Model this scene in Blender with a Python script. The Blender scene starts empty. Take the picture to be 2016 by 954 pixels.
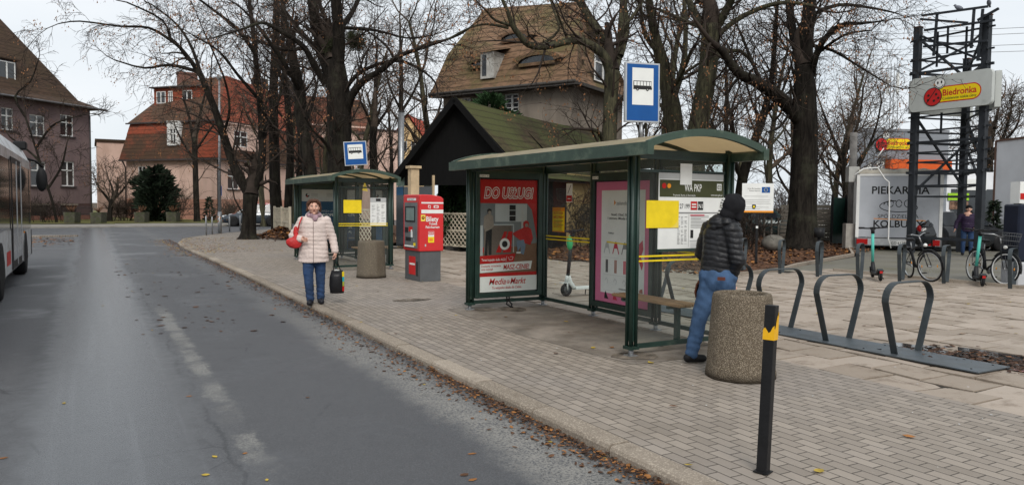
import bpy, bmesh, math, random
from mathutils import Vector, Matrix, noise
R = math.radians
V = Vector
sc = bpy.context.scene
COL = sc.collection
# ------------------------------------------------------------------ camera, world, sun, exposure
F_PX = 1480.0
CAM = V((-3.0, 0.0, 1.6))
YAW, PITCH, ROLL = R(-29.3), R(-2.9), R(0.5)
_f = V((-math.sin(YAW)*math.cos(PITCH), math.cos(YAW)*math.cos(PITCH), math.sin(PITCH)))
_r0 = V((math.cos(YAW), math.sin(YAW), 0)); _u0 = _r0.cross(_f)
_r = _r0*math.cos(ROLL)+_u0*math.sin(ROLL); _u = _u0*math.cos(ROLL)-_r0*math.sin(ROLL)
cd = bpy.data.cameras.new('camera'); cam = bpy.data.objects.new('camera', cd); COL.objects.link(cam)
cam.matrix_world = Matrix(((_r.x, _u.x, -_f.x, CAM.x), (_r.y, _u.y, -_f.y, CAM.y), (_r.z, _u.z, -_f.z, CAM.z), (0, 0, 0, 1)))
cd.sensor_width = 36; cd.lens = F_PX/2016*36; cd.clip_end = 2000; cd.clip_start = .05
sc.camera = cam
sc.view_settings.view_transform = 'Standard'; sc.view_settings.look = 'None'
sc.view_settings.exposure = 0.62; sc.view_settings.gamma = 1
SUN_EL, SUN_AZ = R(42), R(200)      # azimuth clockwise from +Y
w = bpy.data.worlds.new('World'); sc.world = w; w.use_nodes = True
nt = w.node_tree; nt.nodes.clear()
def N(t, ty, **kw):
    n = t.nodes.new(ty)
    for k, v in kw.items(): setattr(n, k, v)
    return n
sky = N(nt, 'ShaderNodeTexSky', sky_type='NISHITA'); sky.sun_disc = False
sky.sun_elevation = SUN_EL; sky.sun_rotation = SUN_AZ; sky.air_density = 1.0; sky.dust_density = 4
bg1 = N(nt, 'ShaderNodeBackground'); bg1.inputs[1].default_value = .07
nt.links.new(sky.outputs[0], bg1.inputs[0])
tc = N(nt, 'ShaderNodeTexCoord'); mp = N(nt, 'ShaderNodeMapping'); mp.inputs['Scale'].default_value = (1.2, 1.2, 3.5)
nz = N(nt, 'ShaderNodeTexNoise'); nz.inputs['Scale'].default_value = 1.6; nz.inputs['Detail'].default_value = 5
cr = N(nt, 'ShaderNodeValToRGB'); cr.color_ramp.elements[0].position = .3; cr.color_ramp.elements[1].position = .7
cr.color_ramp.elements[0].color = (.66, .72, .77, 1); cr.color_ramp.elements[1].color = (.86, .88, .90, 1)
nt.links.new(tc.outputs['Generated'], mp.inputs[0]); nt.links.new(mp.outputs[0], nz.inputs['Vector']); nt.links.new(nz.outputs[0], cr.inputs[0])
bg2 = N(nt, 'ShaderNodeBackground'); bg2.inputs[1].default_value = .80
nt.links.new(cr.outputs[0], bg2.inputs[0])
mx = N(nt, 'ShaderNodeMixShader'); mx.inputs[0].default_value = .9
nt.links.new(bg1.outputs[0], mx.inputs[1]); nt.links.new(bg2.outputs[0], mx.inputs[2])
wo = N(nt, 'ShaderNodeOutputWorld'); nt.links.new(mx.outputs[0], wo.inputs[0])
sl = bpy.data.lights.new('sun', 'SUN'); sl.energy = 1.4; sl.angle = R(25); sl.color = (1, .96, .9)
so = bpy.data.objects.new('sun', sl); COL.objects.link(so)
sd = V((math.sin(SUN_AZ)*math.cos(SUN_EL), math.cos(SUN_AZ)*math.cos(SUN_EL), math.sin(SUN_EL)))
so.rotation_euler = sd.to_track_quat('Z', 'Y').to_euler(); so.location = (0, 0, 30)

# ------------------------------------------------------------------ coordinates from the survey of the photograph
def ray(px, py): return _f+_r*((px-1008)/F_PX)-_u*((py-477)/F_PX)
def G(px, py, z=0.0):
    d = ray(px, py); return CAM+d*((z-CAM.z)/d.z)
def D(px, py, dep): return CAM+ray(px, py)*dep
def gp(px, dep, z=0.0):
    p = D(px, 420, dep); p.z = z; return p
def zp(px, py, dep): return D(px, py, dep).z
# ------------------------------------------------------------------ materials
def lin(h):
    c = [int(h[i:i+2], 16)/255 for i in (0, 2, 4)]
    return tuple(((x+.055)/1.055)**2.4 if x > .04045 else x/12.92 for x in c)
_mc = {}
def M(name, col, rough=.75, metal=0., var=.12, scale=5., bump=0., bscale=40., spec=.2, dirt=None, stretch=None, coat=0.):
    """plain surface with broad and fine variation of tone, optional dirt colour and bump"""
    if name in _mc: return _mc[name]
    if isinstance(col, str): col = lin(col)
    m = bpy.data.materials.new(name); m.use_nodes = True; t = m.node_tree
    b = t.nodes['Principled BSDF']; b.inputs['Roughness'].default_value = rough; b.inputs['Metallic'].default_value = metal
    b.inputs['Specular IOR Level'].default_value = spec; b.inputs['Coat Weight'].default_value = coat
    c = N(t, 'ShaderNodeTexCoord'); mpn = N(t, 'ShaderNodeMapping')
    if stretch: mpn.inputs['Scale'].default_value = stretch
    t.links.new(c.outputs['Object'], mpn.inputs[0])
    n = N(t, 'ShaderNodeTexNoise'); n.inputs['Scale'].default_value = scale; n.inputs['Detail'].default_value = 8; n.inputs['Roughness'].default_value = .62
    t.links.new(mpn.outputs[0], n.inputs['Vector'])
    r = N(t, 'ShaderNodeValToRGB'); e = r.color_ramp.elements
    e[0].position = .3; e[1].position = .7
    e[0].color = tuple(max(0, x*(1-var*1.6)) for x in col)+(1,); e[1].color = tuple(min(1, x*(1+var)) for x in col)+(1,)
    t.links.new(n.outputs[0], r.inputs[0]); out = r.outputs[0]
    if dirt:
        dc, amt, ds = dirt
        if isinstance(dc, str): dc = lin(dc)
        n2 = N(t, 'ShaderNodeTexNoise'); n2.inputs['Scale'].default_value = ds; n2.inputs['Detail'].default_value = 6; n2.inputs['Roughness'].default_value = .7
        t.links.new(mpn.outputs[0], n2.inputs['Vector'])
        r2 = N(t, 'ShaderNodeValToRGB'); r2.color_ramp.elements[0].position = 1-amt-.12; r2.color_ramp.elements[1].position = 1-amt+.12
        t.links.new(n2.outputs[0], r2.inputs[0])
        mixn = N(t, 'ShaderNodeMix', data_type='RGBA'); t.links.new(r2.outputs[0], mixn.inputs[0]); t.links.new(out, mixn.inputs[6]); mixn.inputs[7].default_value = (*dc, 1)
        out = mixn.outputs[2]
    t.links.new(out, b.inputs['Base Color'])
    if bump:
        n3 = N(t, 'ShaderNodeTexNoise'); n3.inputs['Scale'].default_value = bscale; n3.inputs['Detail'].default_value = 5
        t.links.new(mpn.outputs[0], n3.inputs['Vector'])
        bp = N(t, 'ShaderNodeBump'); bp.inputs['Strength'].default_value = bump; bp.inputs['Distance'].default_value = .02
        t.links.new(n3.outputs[0], bp.inputs['Height']); t.links.new(bp.outputs[0], b.inputs['Normal'])
    _mc[name] = m; return m
class NB:
    """small node-graph helper"""
    def __init__(s, name):
        s.m = bpy.data.materials.new(name); s.m.use_nodes = True; s.t = s.m.node_tree; s.b = s.t.nodes['Principled BSDF']
        s.tc = N(s.t, 'ShaderNodeTexCoord')
    def sep(s, v=None):
        n = N(s.t, 'ShaderNodeSeparateXYZ'); s.t.links.new(v or s.tc.outputs['Object'], n.inputs[0]); return n.outputs
    def put(s, n, i, v):
        if hasattr(v, 'is_output') or isinstance(v, bpy.types.NodeSocket): s.t.links.new(v, n.inputs[i])
        else: n.inputs[i].default_value = v
    def noise(s, scale, detail=6, vec=None, rough=.6, dist=0., st=None):
        v = vec or s.tc.outputs['Object']
        if st:
            mpn = N(s.t, 'ShaderNodeMapping'); mpn.inputs['Scale'].default_value = st; s.t.links.new(v, mpn.inputs[0]); v = mpn.outputs[0]
        n = N(s.t, 'ShaderNodeTexNoise'); n.inputs['Scale'].default_value = scale; n.inputs['Detail'].default_value = detail
        n.inputs['Roughness'].default_value = rough; n.inputs['Distortion'].default_value = dist
        s.t.links.new(v, n.inputs['Vector']); return n.outputs[0]
    def voro(s, scale, feature='F1', vec=None, out='Distance'):
        n = N(s.t, 'ShaderNodeTexVoronoi', feature=feature); n.inputs['Scale'].default_value = scale
        s.t.links.new(vec or s.tc.outputs['Object'], n.inputs['Vector']); return n.outputs[out]
    def math(s, op, a, b=0., c=0.):
        n = N(s.t, 'ShaderNodeMath', operation=op); s.put(n, 0, a); s.put(n, 1, b); s.put(n, 2, c); return n.outputs[0]
    def step(s, v, lo, hi):
        n = N(s.t, 'ShaderNodeMapRange', interpolation_type='SMOOTHSTEP'); s.put(n, 0, v); n.inputs[1].default_value = lo; n.inputs[2].default_value = hi; return n.outputs[0]
    def band(s, v, a, b, e):
        return s.math('MULTIPLY', s.step(v, a-e, a+e), s.math('SUBTRACT', 1., s.step(v, b-e, b+e)))
    def mix(s, f, a, b):
        n = N(s.t, 'ShaderNodeMix', data_type='RGBA'); s.put(n, 0, f)
        for i, v in ((6, a), (7, b)):
            if isinstance(v, (tuple, str)): n.inputs[i].default_value = (*(lin(v) if isinstance(v, str) else v), 1)
            else: s.t.links.new(v, n.inputs[i])
        return n.outputs[2]
    def mul(s, a, f):   # colour times scalar
        n = N(s.t, 'ShaderNodeMix', data_type='RGBA', blend_type='MULTIPLY'); n.inputs[0].default_value = 1
        s.t.links.new(a, n.inputs[6])
        s.t.links.new(f, n.inputs[7]); return n.outputs[2]
    def bump(s, h, st=.5, d=.01):
        n = N(s.t, 'ShaderNodeBump'); n.inputs['Strength'].default_value = st; n.inputs['Distance'].default_value = d
        s.t.links.new(h, n.inputs['Height']); s.t.links.new(n.outputs[0], s.b.inputs['Normal'])
    def fin(s, col, rough=.8, spec=.4):
        s.t.links.new(col, s.b.inputs['Base Color']) if isinstance(col, bpy.types.NodeSocket) else None
        s.put(s.b, 'Roughness', rough); s.b.inputs['Specular IOR Level'].default_value = spec
        _mc[s.m.name] = s.m; return s.m
def brickvec(s, ax, ay):
    o = s.sep(); n = N(s.t, 'ShaderNodeCombineXYZ'); s.t.links.new(o[ax], n.inputs[0]); s.t.links.new(o[ay], n.inputs[1]); return n.outputs[0]
def brick(s, vec, bw, rh, mortar, c1, c2, cm, bias=0., off=.5):
    n = N(s.t, 'ShaderNodeTexBrick'); s.t.links.new(vec, n.inputs['Vector']); n.offset = off
    n.inputs['Color1'].default_value = (*lin(c1), 1); n.inputs['Color2'].default_value = (*lin(c2), 1); n.inputs['Mortar'].default_value = (*lin(cm), 1)
    n.inputs['Scale'].default_value = 1; n.inputs['Mortar Size'].default_value = mortar; n.inputs['Brick Width'].default_value = bw
    n.inputs['Row Height'].default_value = rh; n.inputs['Bias'].default_value = bias; n.inputs['Mortar Smooth'].default_value = .15; return n
def asphalt_mat():
    s = NB('wet_asphalt'); o = s.sep(); x = o[0]
    wob = s.math('MULTIPLY', s.math('SUBTRACT', s.noise(.9, 6, st=(1, .35, 1)), .5), .55)
    wob2 = s.math('MULTIPLY', s.math('SUBTRACT', s.noise(7, 6), .5), .30)
    xw = s.math('ADD', s.math('ADD', x, wob), wob2)
    gr = s.noise(95, 6, rough=.85); big = s.noise(.6, 6); st = s.noise(5, 7, rough=.7)
    base = s.mix(big, '3b3c3f', '48494c'); base = s.mix(s.step(gr, .42, .62), base, '6b6c6e'); base = s.mix(s.math('MULTIPLY', s.step(s.voro(85), .28, .5), .35), base, '2c2d30')
    base = s.mix(s.math('MULTIPLY', s.step(st, .45, .75), .35), base, '3c3d40')
    # rough light aggregate band next to the gutter
    agg = s.math('MULTIPLY', s.math('MULTIPLY', s.band(xw, -.62, -.16, .18), s.math('SUBTRACT', 1., s.math('MULTIPLY', s.step(o[1], 6, 15), .8))), s.step(s.math('ADD', s.noise(48, 4, rough=.75), s.math('MULTIPLY', st, .3)), .52, .72))
    base = s.mix(s.math('MULTIPLY', agg, .62), base, '97948d')
    smooth = s.band(xw, -2.0, -.72, .1)
    base = s.mix(s.math('MULTIPLY', smooth, .4), base, '434447')
    ynoise = s.noise(.55, 3, st=(0, 1, 0))
    yb_ = s.math('ADD', o[1], s.math('MULTIPLY', s.noise(3, 9, rough=.85), 3.)); yr = s.math('ADD', s.band(yb_, 7.9, 14.2, .8), s.math('ADD', s.band(yb_, 6.4, 7.0, .12), s.math('MULTIPLY', s.step(o[1], 12, 40), .25)))
    strip = s.math('MULTIPLY', s.math('MULTIPLY', yr, s.band(s.math('ADD', x, s.math('MULTIPLY', s.math('SUBTRACT', s.noise(5, 8, rough=.8), .5), .32)), -2.14, -1.98, .035)), s.step(s.math('ADD', s.noise(2.2, 5), s.math('MULTIPLY', ynoise, .4)), .5, .82))
    base = s.mix(s.math('MULTIPLY', strip, s.math('ADD', .18, s.math('MULTIPLY', s.step(s.noise(60, 4, rough=.8), .4, .6), .5))), base, '95938c')
    crk = s.math('MULTIPLY', s.band(s.math('ADD', s.math('ADD', x, s.math('MULTIPLY', s.math('SUBTRACT', s.noise(1.6, 7, rough=.7), .5), .35)), 0.), -2.235, -2.205, .008), s.step(s.noise(.7, 4), .35, .5))
    base = s.mix(s.math('MULTIPLY', crk, .5), base, '222326')
    pe = s.voro(1.1, feature='DISTANCE_TO_EDGE'); base = s.mix(s.math('MULTIPLY', s.math('MULTIPLY', s.math('SUBTRACT', 1., s.step(pe, .004, .016)), s.step(s.noise(.45, 4), .55, .62)), .7), base, '26272a')
    oil = s.step(s.noise(1.1, 3), .66, .74); base = s.mix(s.math('MULTIPLY', oil, .45), base, '2c2d30')
    wet = s.math('MULTIPLY', s.band(xw, -3.5, -2.25, .22), 1.)
    wet = s.math('MAXIMUM', wet, s.math('MULTIPLY', s.step(s.noise(.5, 5), .5, .66), .75))
    base = s.mix(s.math('MULTIPLY', wet, .4), base, '3b3f43')
    lines = s.step(s.noise(9, 3, st=(1, .02, 1)), .52, .64)
    base = s.mix(s.math('MULTIPLY', s.math('MULTIPLY', lines, s.band(x, -3.3, -2.3, .2)), .10), base, '7d8084')
    skid = s.math('MULTIPLY', s.band(s.math('ADD', x, s.math('MULTIPLY', wob, .5)), -3.6, -3.15, .12), s.band(o[1], 8.5, 14.5, 1.2))
    base = s.mix(s.math('MULTIPLY', skid, .75), base, '2b2c2f')
    ro = s.math('SUBTRACT', .62, s.math('MULTIPLY', wet, .34)); ro = s.math('ADD', ro, s.math('MULTIPLY', s.math('SUBTRACT', gr, .5), .25))
    ro = s.math('ADD', ro, s.math('MULTIPLY', agg, .25))
    s.bump(s.math('MULTIPLY', s.math('ADD', gr, s.noise(60, 3)), s.math('SUBTRACT', 1.1, wet)), .5, .006)
    return s.fin(base, ro, .5)
def paver_mat():
    s = NB('brick_pavers'); vec = brickvec(s, 1, 0)
    nzv = N(s.t, 'ShaderNodeTexNoise'); nzv.inputs['Scale'].default_value = 1.3; s.t.links.new(vec, nzv.inputs['Vector'])
    vm = N(s.t, 'ShaderNodeVectorMath', operation='MULTIPLY_ADD'); s.t.links.new(nzv.outputs['Color'], vm.inputs[0]); vm.inputs[1].default_value = (.03, .03, 0); s.t.links.new(vec, vm.inputs[2])
    b = brick(s, vm.outputs[0], .2, .1, .0048, '968c81', '81786e', '332e28')
    big = s.noise(.5, 6); fine = s.noise(45, 5, rough=.7); mid = s.noise(3, 7, rough=.7)
    c = s.mix(s.math('MULTIPLY', s.step(big, .4, .7), .45), b.outputs['Color'], '86807c')
    c = s.mix(s.math('MULTIPLY', s.step(mid, .58, .78), .4), c, '6d655c')
    c = s.mix(s.math('MULTIPLY', s.step(fine, .55, .8), .25), c, 'c4b9ac')
    c = s.mix(b.outputs['Fac'], c, '453f38')
    o = s.sep(); gut = s.math('MULTIPLY', s.math('SUBTRACT', 1., s.step(o[0], .2, .9)), s.step(s.noise(1.4, 6), .45, .7))
    c = s.mix(s.math('MULTIPLY', gut, .35), c, '5f574c')
    s.bump(s.math('ADD', s.math('MULTIPLY', b.outputs['Fac'], -1.), s.math('MULTIPLY', fine, .25)), .6, .006)
    return s.fin(c, s.math('ADD', .5, s.math('MULTIPLY', mid, .4)), .35)
def slab_mat():
    s = NB('concrete_slabs'); i = N(s.t, 'ShaderNodeObjectInfo')
    a = N(s.t, 'ShaderNodeAttribute', attribute_name='tone'); big = s.noise(.35, 5); mid = s.noise(2.6, 8, rough=.75); fine = s.noise(60, 4, rough=.7)
    c = s.mix(a.outputs['Fac'], 'a4978a', '8c7f71'); c = s.mix(s.math('MULTIPLY', s.step(big, .45, .65), .4), c, '92877b')
    c = s.mix(s.math('MULTIPLY', s.step(mid, .5, .68), .7), c, '66584a'); c = s.mix(s.math('MULTIPLY', s.step(fine, .5, .8), .3), c, 'c0b09e')
    s.bump(s.math('ADD', mid, s.math('MULTIPLY', fine, .4)), .5, .012)
    return s.fin(c, s.math('ADD', .42, s.math('MULTIPLY', mid, .5)), .4)
def kerb_mat():
    s = NB('kerb_concrete'); a = N(s.t, 'ShaderNodeAttribute', attribute_name='tone'); f = s.voro(110, out='Color'); mid = s.noise(4, 8, rough=.75)
    c = s.mix(a.outputs['Fac'], '9a8f82', '776d61'); g = N(s.t, 'ShaderNodeRGBToBW'); s.t.links.new(f, g.inputs[0])
    c = s.mix(s.math('MULTIPLY', s.step(g.outputs[0], .5, .9), .35), c, 'cfc3b2'); c = s.mix(s.math('MULTIPLY', s.step(mid, .5, .75), .6), c, '5d5347')
    s.bump(g.outputs[0], .4, .005); return s.fin(c, .85, .3)
def terrazzo_mat(name, a, b, c3):
    s = NB(name); f = s.voro(95, out='Color'); g = N(s.t, 'ShaderNodeRGBToBW'); s.t.links.new(f, g.inputs[0]); d = s.voro(95)
    mid = s.noise(3.5, 8, rough=.75); o = s.sep()
    c = s.mix(s.step(g.outputs[0], .3, .75), a, b); c = s.mix(s.math('MULTIPLY', s.step(g.outputs[0], .72, .8), .55), c, 'a89b86'); c = s.mix(s.step(d, .3, .55), c, c3)
    st = s.noise(2.2, 6, st=(1, 1, .25)); c = s.mix(s.math('MULTIPLY', s.step(st, .5, .72), .5), c, '4c4234')
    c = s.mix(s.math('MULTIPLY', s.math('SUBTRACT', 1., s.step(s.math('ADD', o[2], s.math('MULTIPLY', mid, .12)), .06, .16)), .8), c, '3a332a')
    s.bump(s.math('SUBTRACT', 1., d), .8, .008); return s.fin(c, .9, .25)
def tile_mat(name, a, b, moss, pitch=.3, mossamt=.35, crs='2b221b'):
    """roof tiling: courses follow height"""
    s = NB(name); o = s.sep(); z = s.math('ADD', s.math('DIVIDE', o[2], pitch), s.math('MULTIPLY', s.noise(.8, 4), .5))
    fr = s.math('FRACT', z); big = s.noise(.45, 6); fine = s.noise(6, 6, rough=.7); cell = s.noise(2.4, 2, st=(1, 1, 3.2))
    c = s.mix(s.step(cell, .35, .65), a, b); c = s.mix(s.math('MULTIPLY', s.step(s.math('ADD', big, s.math('MULTIPLY', fine, .25)), 1-mossamt-.08, 1-mossamt+.12), .85), c, moss)
    c = s.mix(s.math('MULTIPLY', s.step(fine, .5, .8), .35), c, crs)
    c = s.mix(s.math('MULTIPLY', s.step(fr, .0, .16), 0.), c, crs)
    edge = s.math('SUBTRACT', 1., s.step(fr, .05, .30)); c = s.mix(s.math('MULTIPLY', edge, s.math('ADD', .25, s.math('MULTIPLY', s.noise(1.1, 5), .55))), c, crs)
    s.bump(s.math('ADD', fr, s.math('MULTIPLY', fine, .5)), .8, .05); return s.fin(c, .9, .2)
def bark_mat(name, a, b):
    s = NB(name); n1 = s.noise(7, 7, st=(1, 1, .16), rough=.75, dist=.6); n2 = s.noise(1.3, 6)
    c = s.mix(s.step(n1, .35, .68), a, b); c = s.mix(s.math('MULTIPLY', s.step(n2, .5, .75), .4), c, '4d4f3f')
    s.bump(n1, 1., .05); return s.fin(c, .95, .15)
def glass_mat(name, tint='eef4f2', gloss=.12, dirty=.10):
    m = bpy.data.materials.new(name); m.use_nodes = True; t = m.node_tree; t.nodes.clear()
    tr = N(t, 'ShaderNodeBsdfTransparent'); tr.inputs[0].default_value = (*lin(tint), 1)
    gl = N(t, 'ShaderNodeBsdfGlossy'); gl.inputs['Roughness'].default_value = .04
    df = N(t, 'ShaderNodeBsdfDiffuse'); df.inputs[0].default_value = (.5, .5, .48, 1)
    lw = N(t, 'ShaderNodeLayerWeight'); lw.inputs[0].default_value = gloss
    n = N(t, 'ShaderNodeTexNoise'); n.inputs['Scale'].default_value = 3; n.inputs['Detail'].default_value = 7; c = N(t, 'ShaderNodeTexCoord'); t.links.new(c.outputs['Object'], n.inputs['Vector'])
    mm = N(t, 'ShaderNodeMath', operation='MULTIPLY'); t.links.new(n.outputs[0], mm.inputs[0]); mm.inputs[1].default_value = dirty
    a = N(t, 'ShaderNodeMixShader'); t.links.new(lw.outputs['Fresnel'], a.inputs[0]); t.links.new(tr.outputs[0], a.inputs[1]); t.links.new(gl.outputs[0], a.inputs[2])
    b = N(t, 'ShaderNodeMixShader'); t.links.new(mm.outputs[0], b.inputs[0]); t.links.new(a.outputs[0], b.inputs[1]); t.links.new(df.outputs[0], b.inputs[2])
    o = N(t, 'ShaderNodeOutputMaterial'); t.links.new(b.outputs[0], o.inputs[0]); _mc[name] = m; return m
def litter_mat(name, cols, sc_=30):
    s = NB(name); f = s.voro(sc_, out='Color'); g = N(s.t, 'ShaderNodeRGBToBW'); s.t.links.new(f, g.inputs[0])
    c = s.mix(s.step(g.outputs[0], .2, .5), cols[0], cols[1]); c = s.mix(s.step(g.outputs[0], .55, .8), c, cols[2]); d = s.voro(sc_)
    s.bump(s.math('ADD', d, s.noise(9, 6)), 1., .03); return s.fin(c, .9, .2)
def stucco_mat(name, a, b, patch, lowz=None, amt=.35):
    s = NB(name); n1 = s.noise(.7, 7, rough=.7); n2 = s.noise(.35, 5, st=(2.5, 2.5, .5)); f = s.noise(25, 4)
    c = s.mix(s.step(n1, .35, .7), a, b); c = s.mix(s.math('MULTIPLY', s.step(n2, 1-amt-.15, 1-amt+.1), .6), c, patch)
    s.bump(f, .3, .01); return s.fin(c, .92, .2)

green = M('green_paint', (.012, .034, .026), .42, 0, .2, 6, .08, 90, .5, dirt=('3f4a40', .3, 3))
greenl = M('roof_edge_green', (.030, .058, .040), .5, 0, .2, 5, .1, 60, .5, dirt=('6b7562', .34, 2.5))
black = M('black_paint', (.012, .012, .013), .5, 0, .2, 8, .1, 60)
rubber = M('rubber', (.014, .014, .015), .75, 0, .2, 9)
white = M('white_paint', (.74, .74, .72), .55, 0, .06, 3, .05, 40, dirt=('8d8a80', .25, 3))
paper = M('white_paper', (.72, .73, .71), .6, 0, .05, 4)
yellow = M('yellow_sheet', (.80, .60, .02), .55, 0, .08, 7, .1, 12)
orange = M('orange_print', (.75, .28, .02), .6, 0, .05)
pyel = M('pale_yellow_print', (.80, .62, .10), .6, 0, .05)
red = M('red_print', (.46, .014, .012), .45, 0, .08, 4)
redm = M('red_painted_steel', (.56, .02, .022), .38, 0, .06, 3, .02, 50, .5)
ink = M('black_print', (.02, .02, .02), .6, 0, .05)
grayink = M('grey_print', (.22, .22, .22), .6, 0, .05)
lgray = M('light_grey_print', (.45, .46, .46), .6, 0, .05)
blue = M('sign_blue', (.010, .078, .27), .4, 0, .06, 4)
navy = M('navy_print', (.02, .07, .14), .5, 0, .06, 4)
pink = M('pink_print', (.62, .17, .30), .5, 0, .05, 4)
steel = M('galvanised_steel', (.35, .36, .37), .45, .7, .2, 12)
dsteel = M('graphite_powder_coat', (.052, .062, .068), .5, .2, .18, 6, .05, 80, dirt=('4d5458', .3, 4))
plate = M('base_plate_steel', (.10, .115, .125), .42, .35, .2, 4, .1, 50, dirt=('55606a', .4, 2))
alu = M('aluminium', (.5, .51, .52), .4, .8, .1, 8)
gmetal = M('grey_painted_steel', (.10, .105, .11), .5, 0, .1, 4, .03, 60)
glass = glass_mat('shelter_glass')
dglass = M('dark_window_glass', (.02, .024, .028), .08, 0, .3, 2, spec=.8)
wood = M('bench_wood', (.36, .22, .12), .6, 0, .3, 5, .2, 20, stretch=(12, .8, 12))
asph, pav, slab, kerbm = asphalt_mat(), paver_mat(), slab_mat(), kerb_mat()
patchm = M('old_concrete_screed', (.235, .205, .175), .8, 0, .3, 1.6, .3, 60, dirt=('5b5248', .4, 1.2))
bark = bark_mat('tree_bark', '120f0c', '2d2924'); barkg = bark_mat('grey_green_bark', '282720', '55523f')
twig = M('twigs', (.040, .030, .024), .9, 0, .35, 2); twigl = M('pale_twigs', (.085, .065, .05), .9, 0, .35, 2)
seedm = M('dry_seed_wings', (.26, .125, .06), .85, 0, .4, 3); yleaf = M('yellow_leaves', (.42, .30, .05), .8, 0, .4, 6)
bleaf = M('brown_leaves', (.13, .065, .035), .85, 0, .45, 9); dleaf = M('dark_brown_leaves', (.055, .03, .02), .85, 0, .4, 9); oleaf = M('orange_leaves', (.30, .13, .04), .8, 0, .4, 9)
needle = M('conifer_green', (.030, .046, .028), .8, 0, .6, 3); needle2 = M('spruce_green', (.035, .075, .03), .8, 0, .4, 4)
skin = M('skin', (.60, .34, .25), .55, 0, .08, 12, spec=.4)

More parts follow.
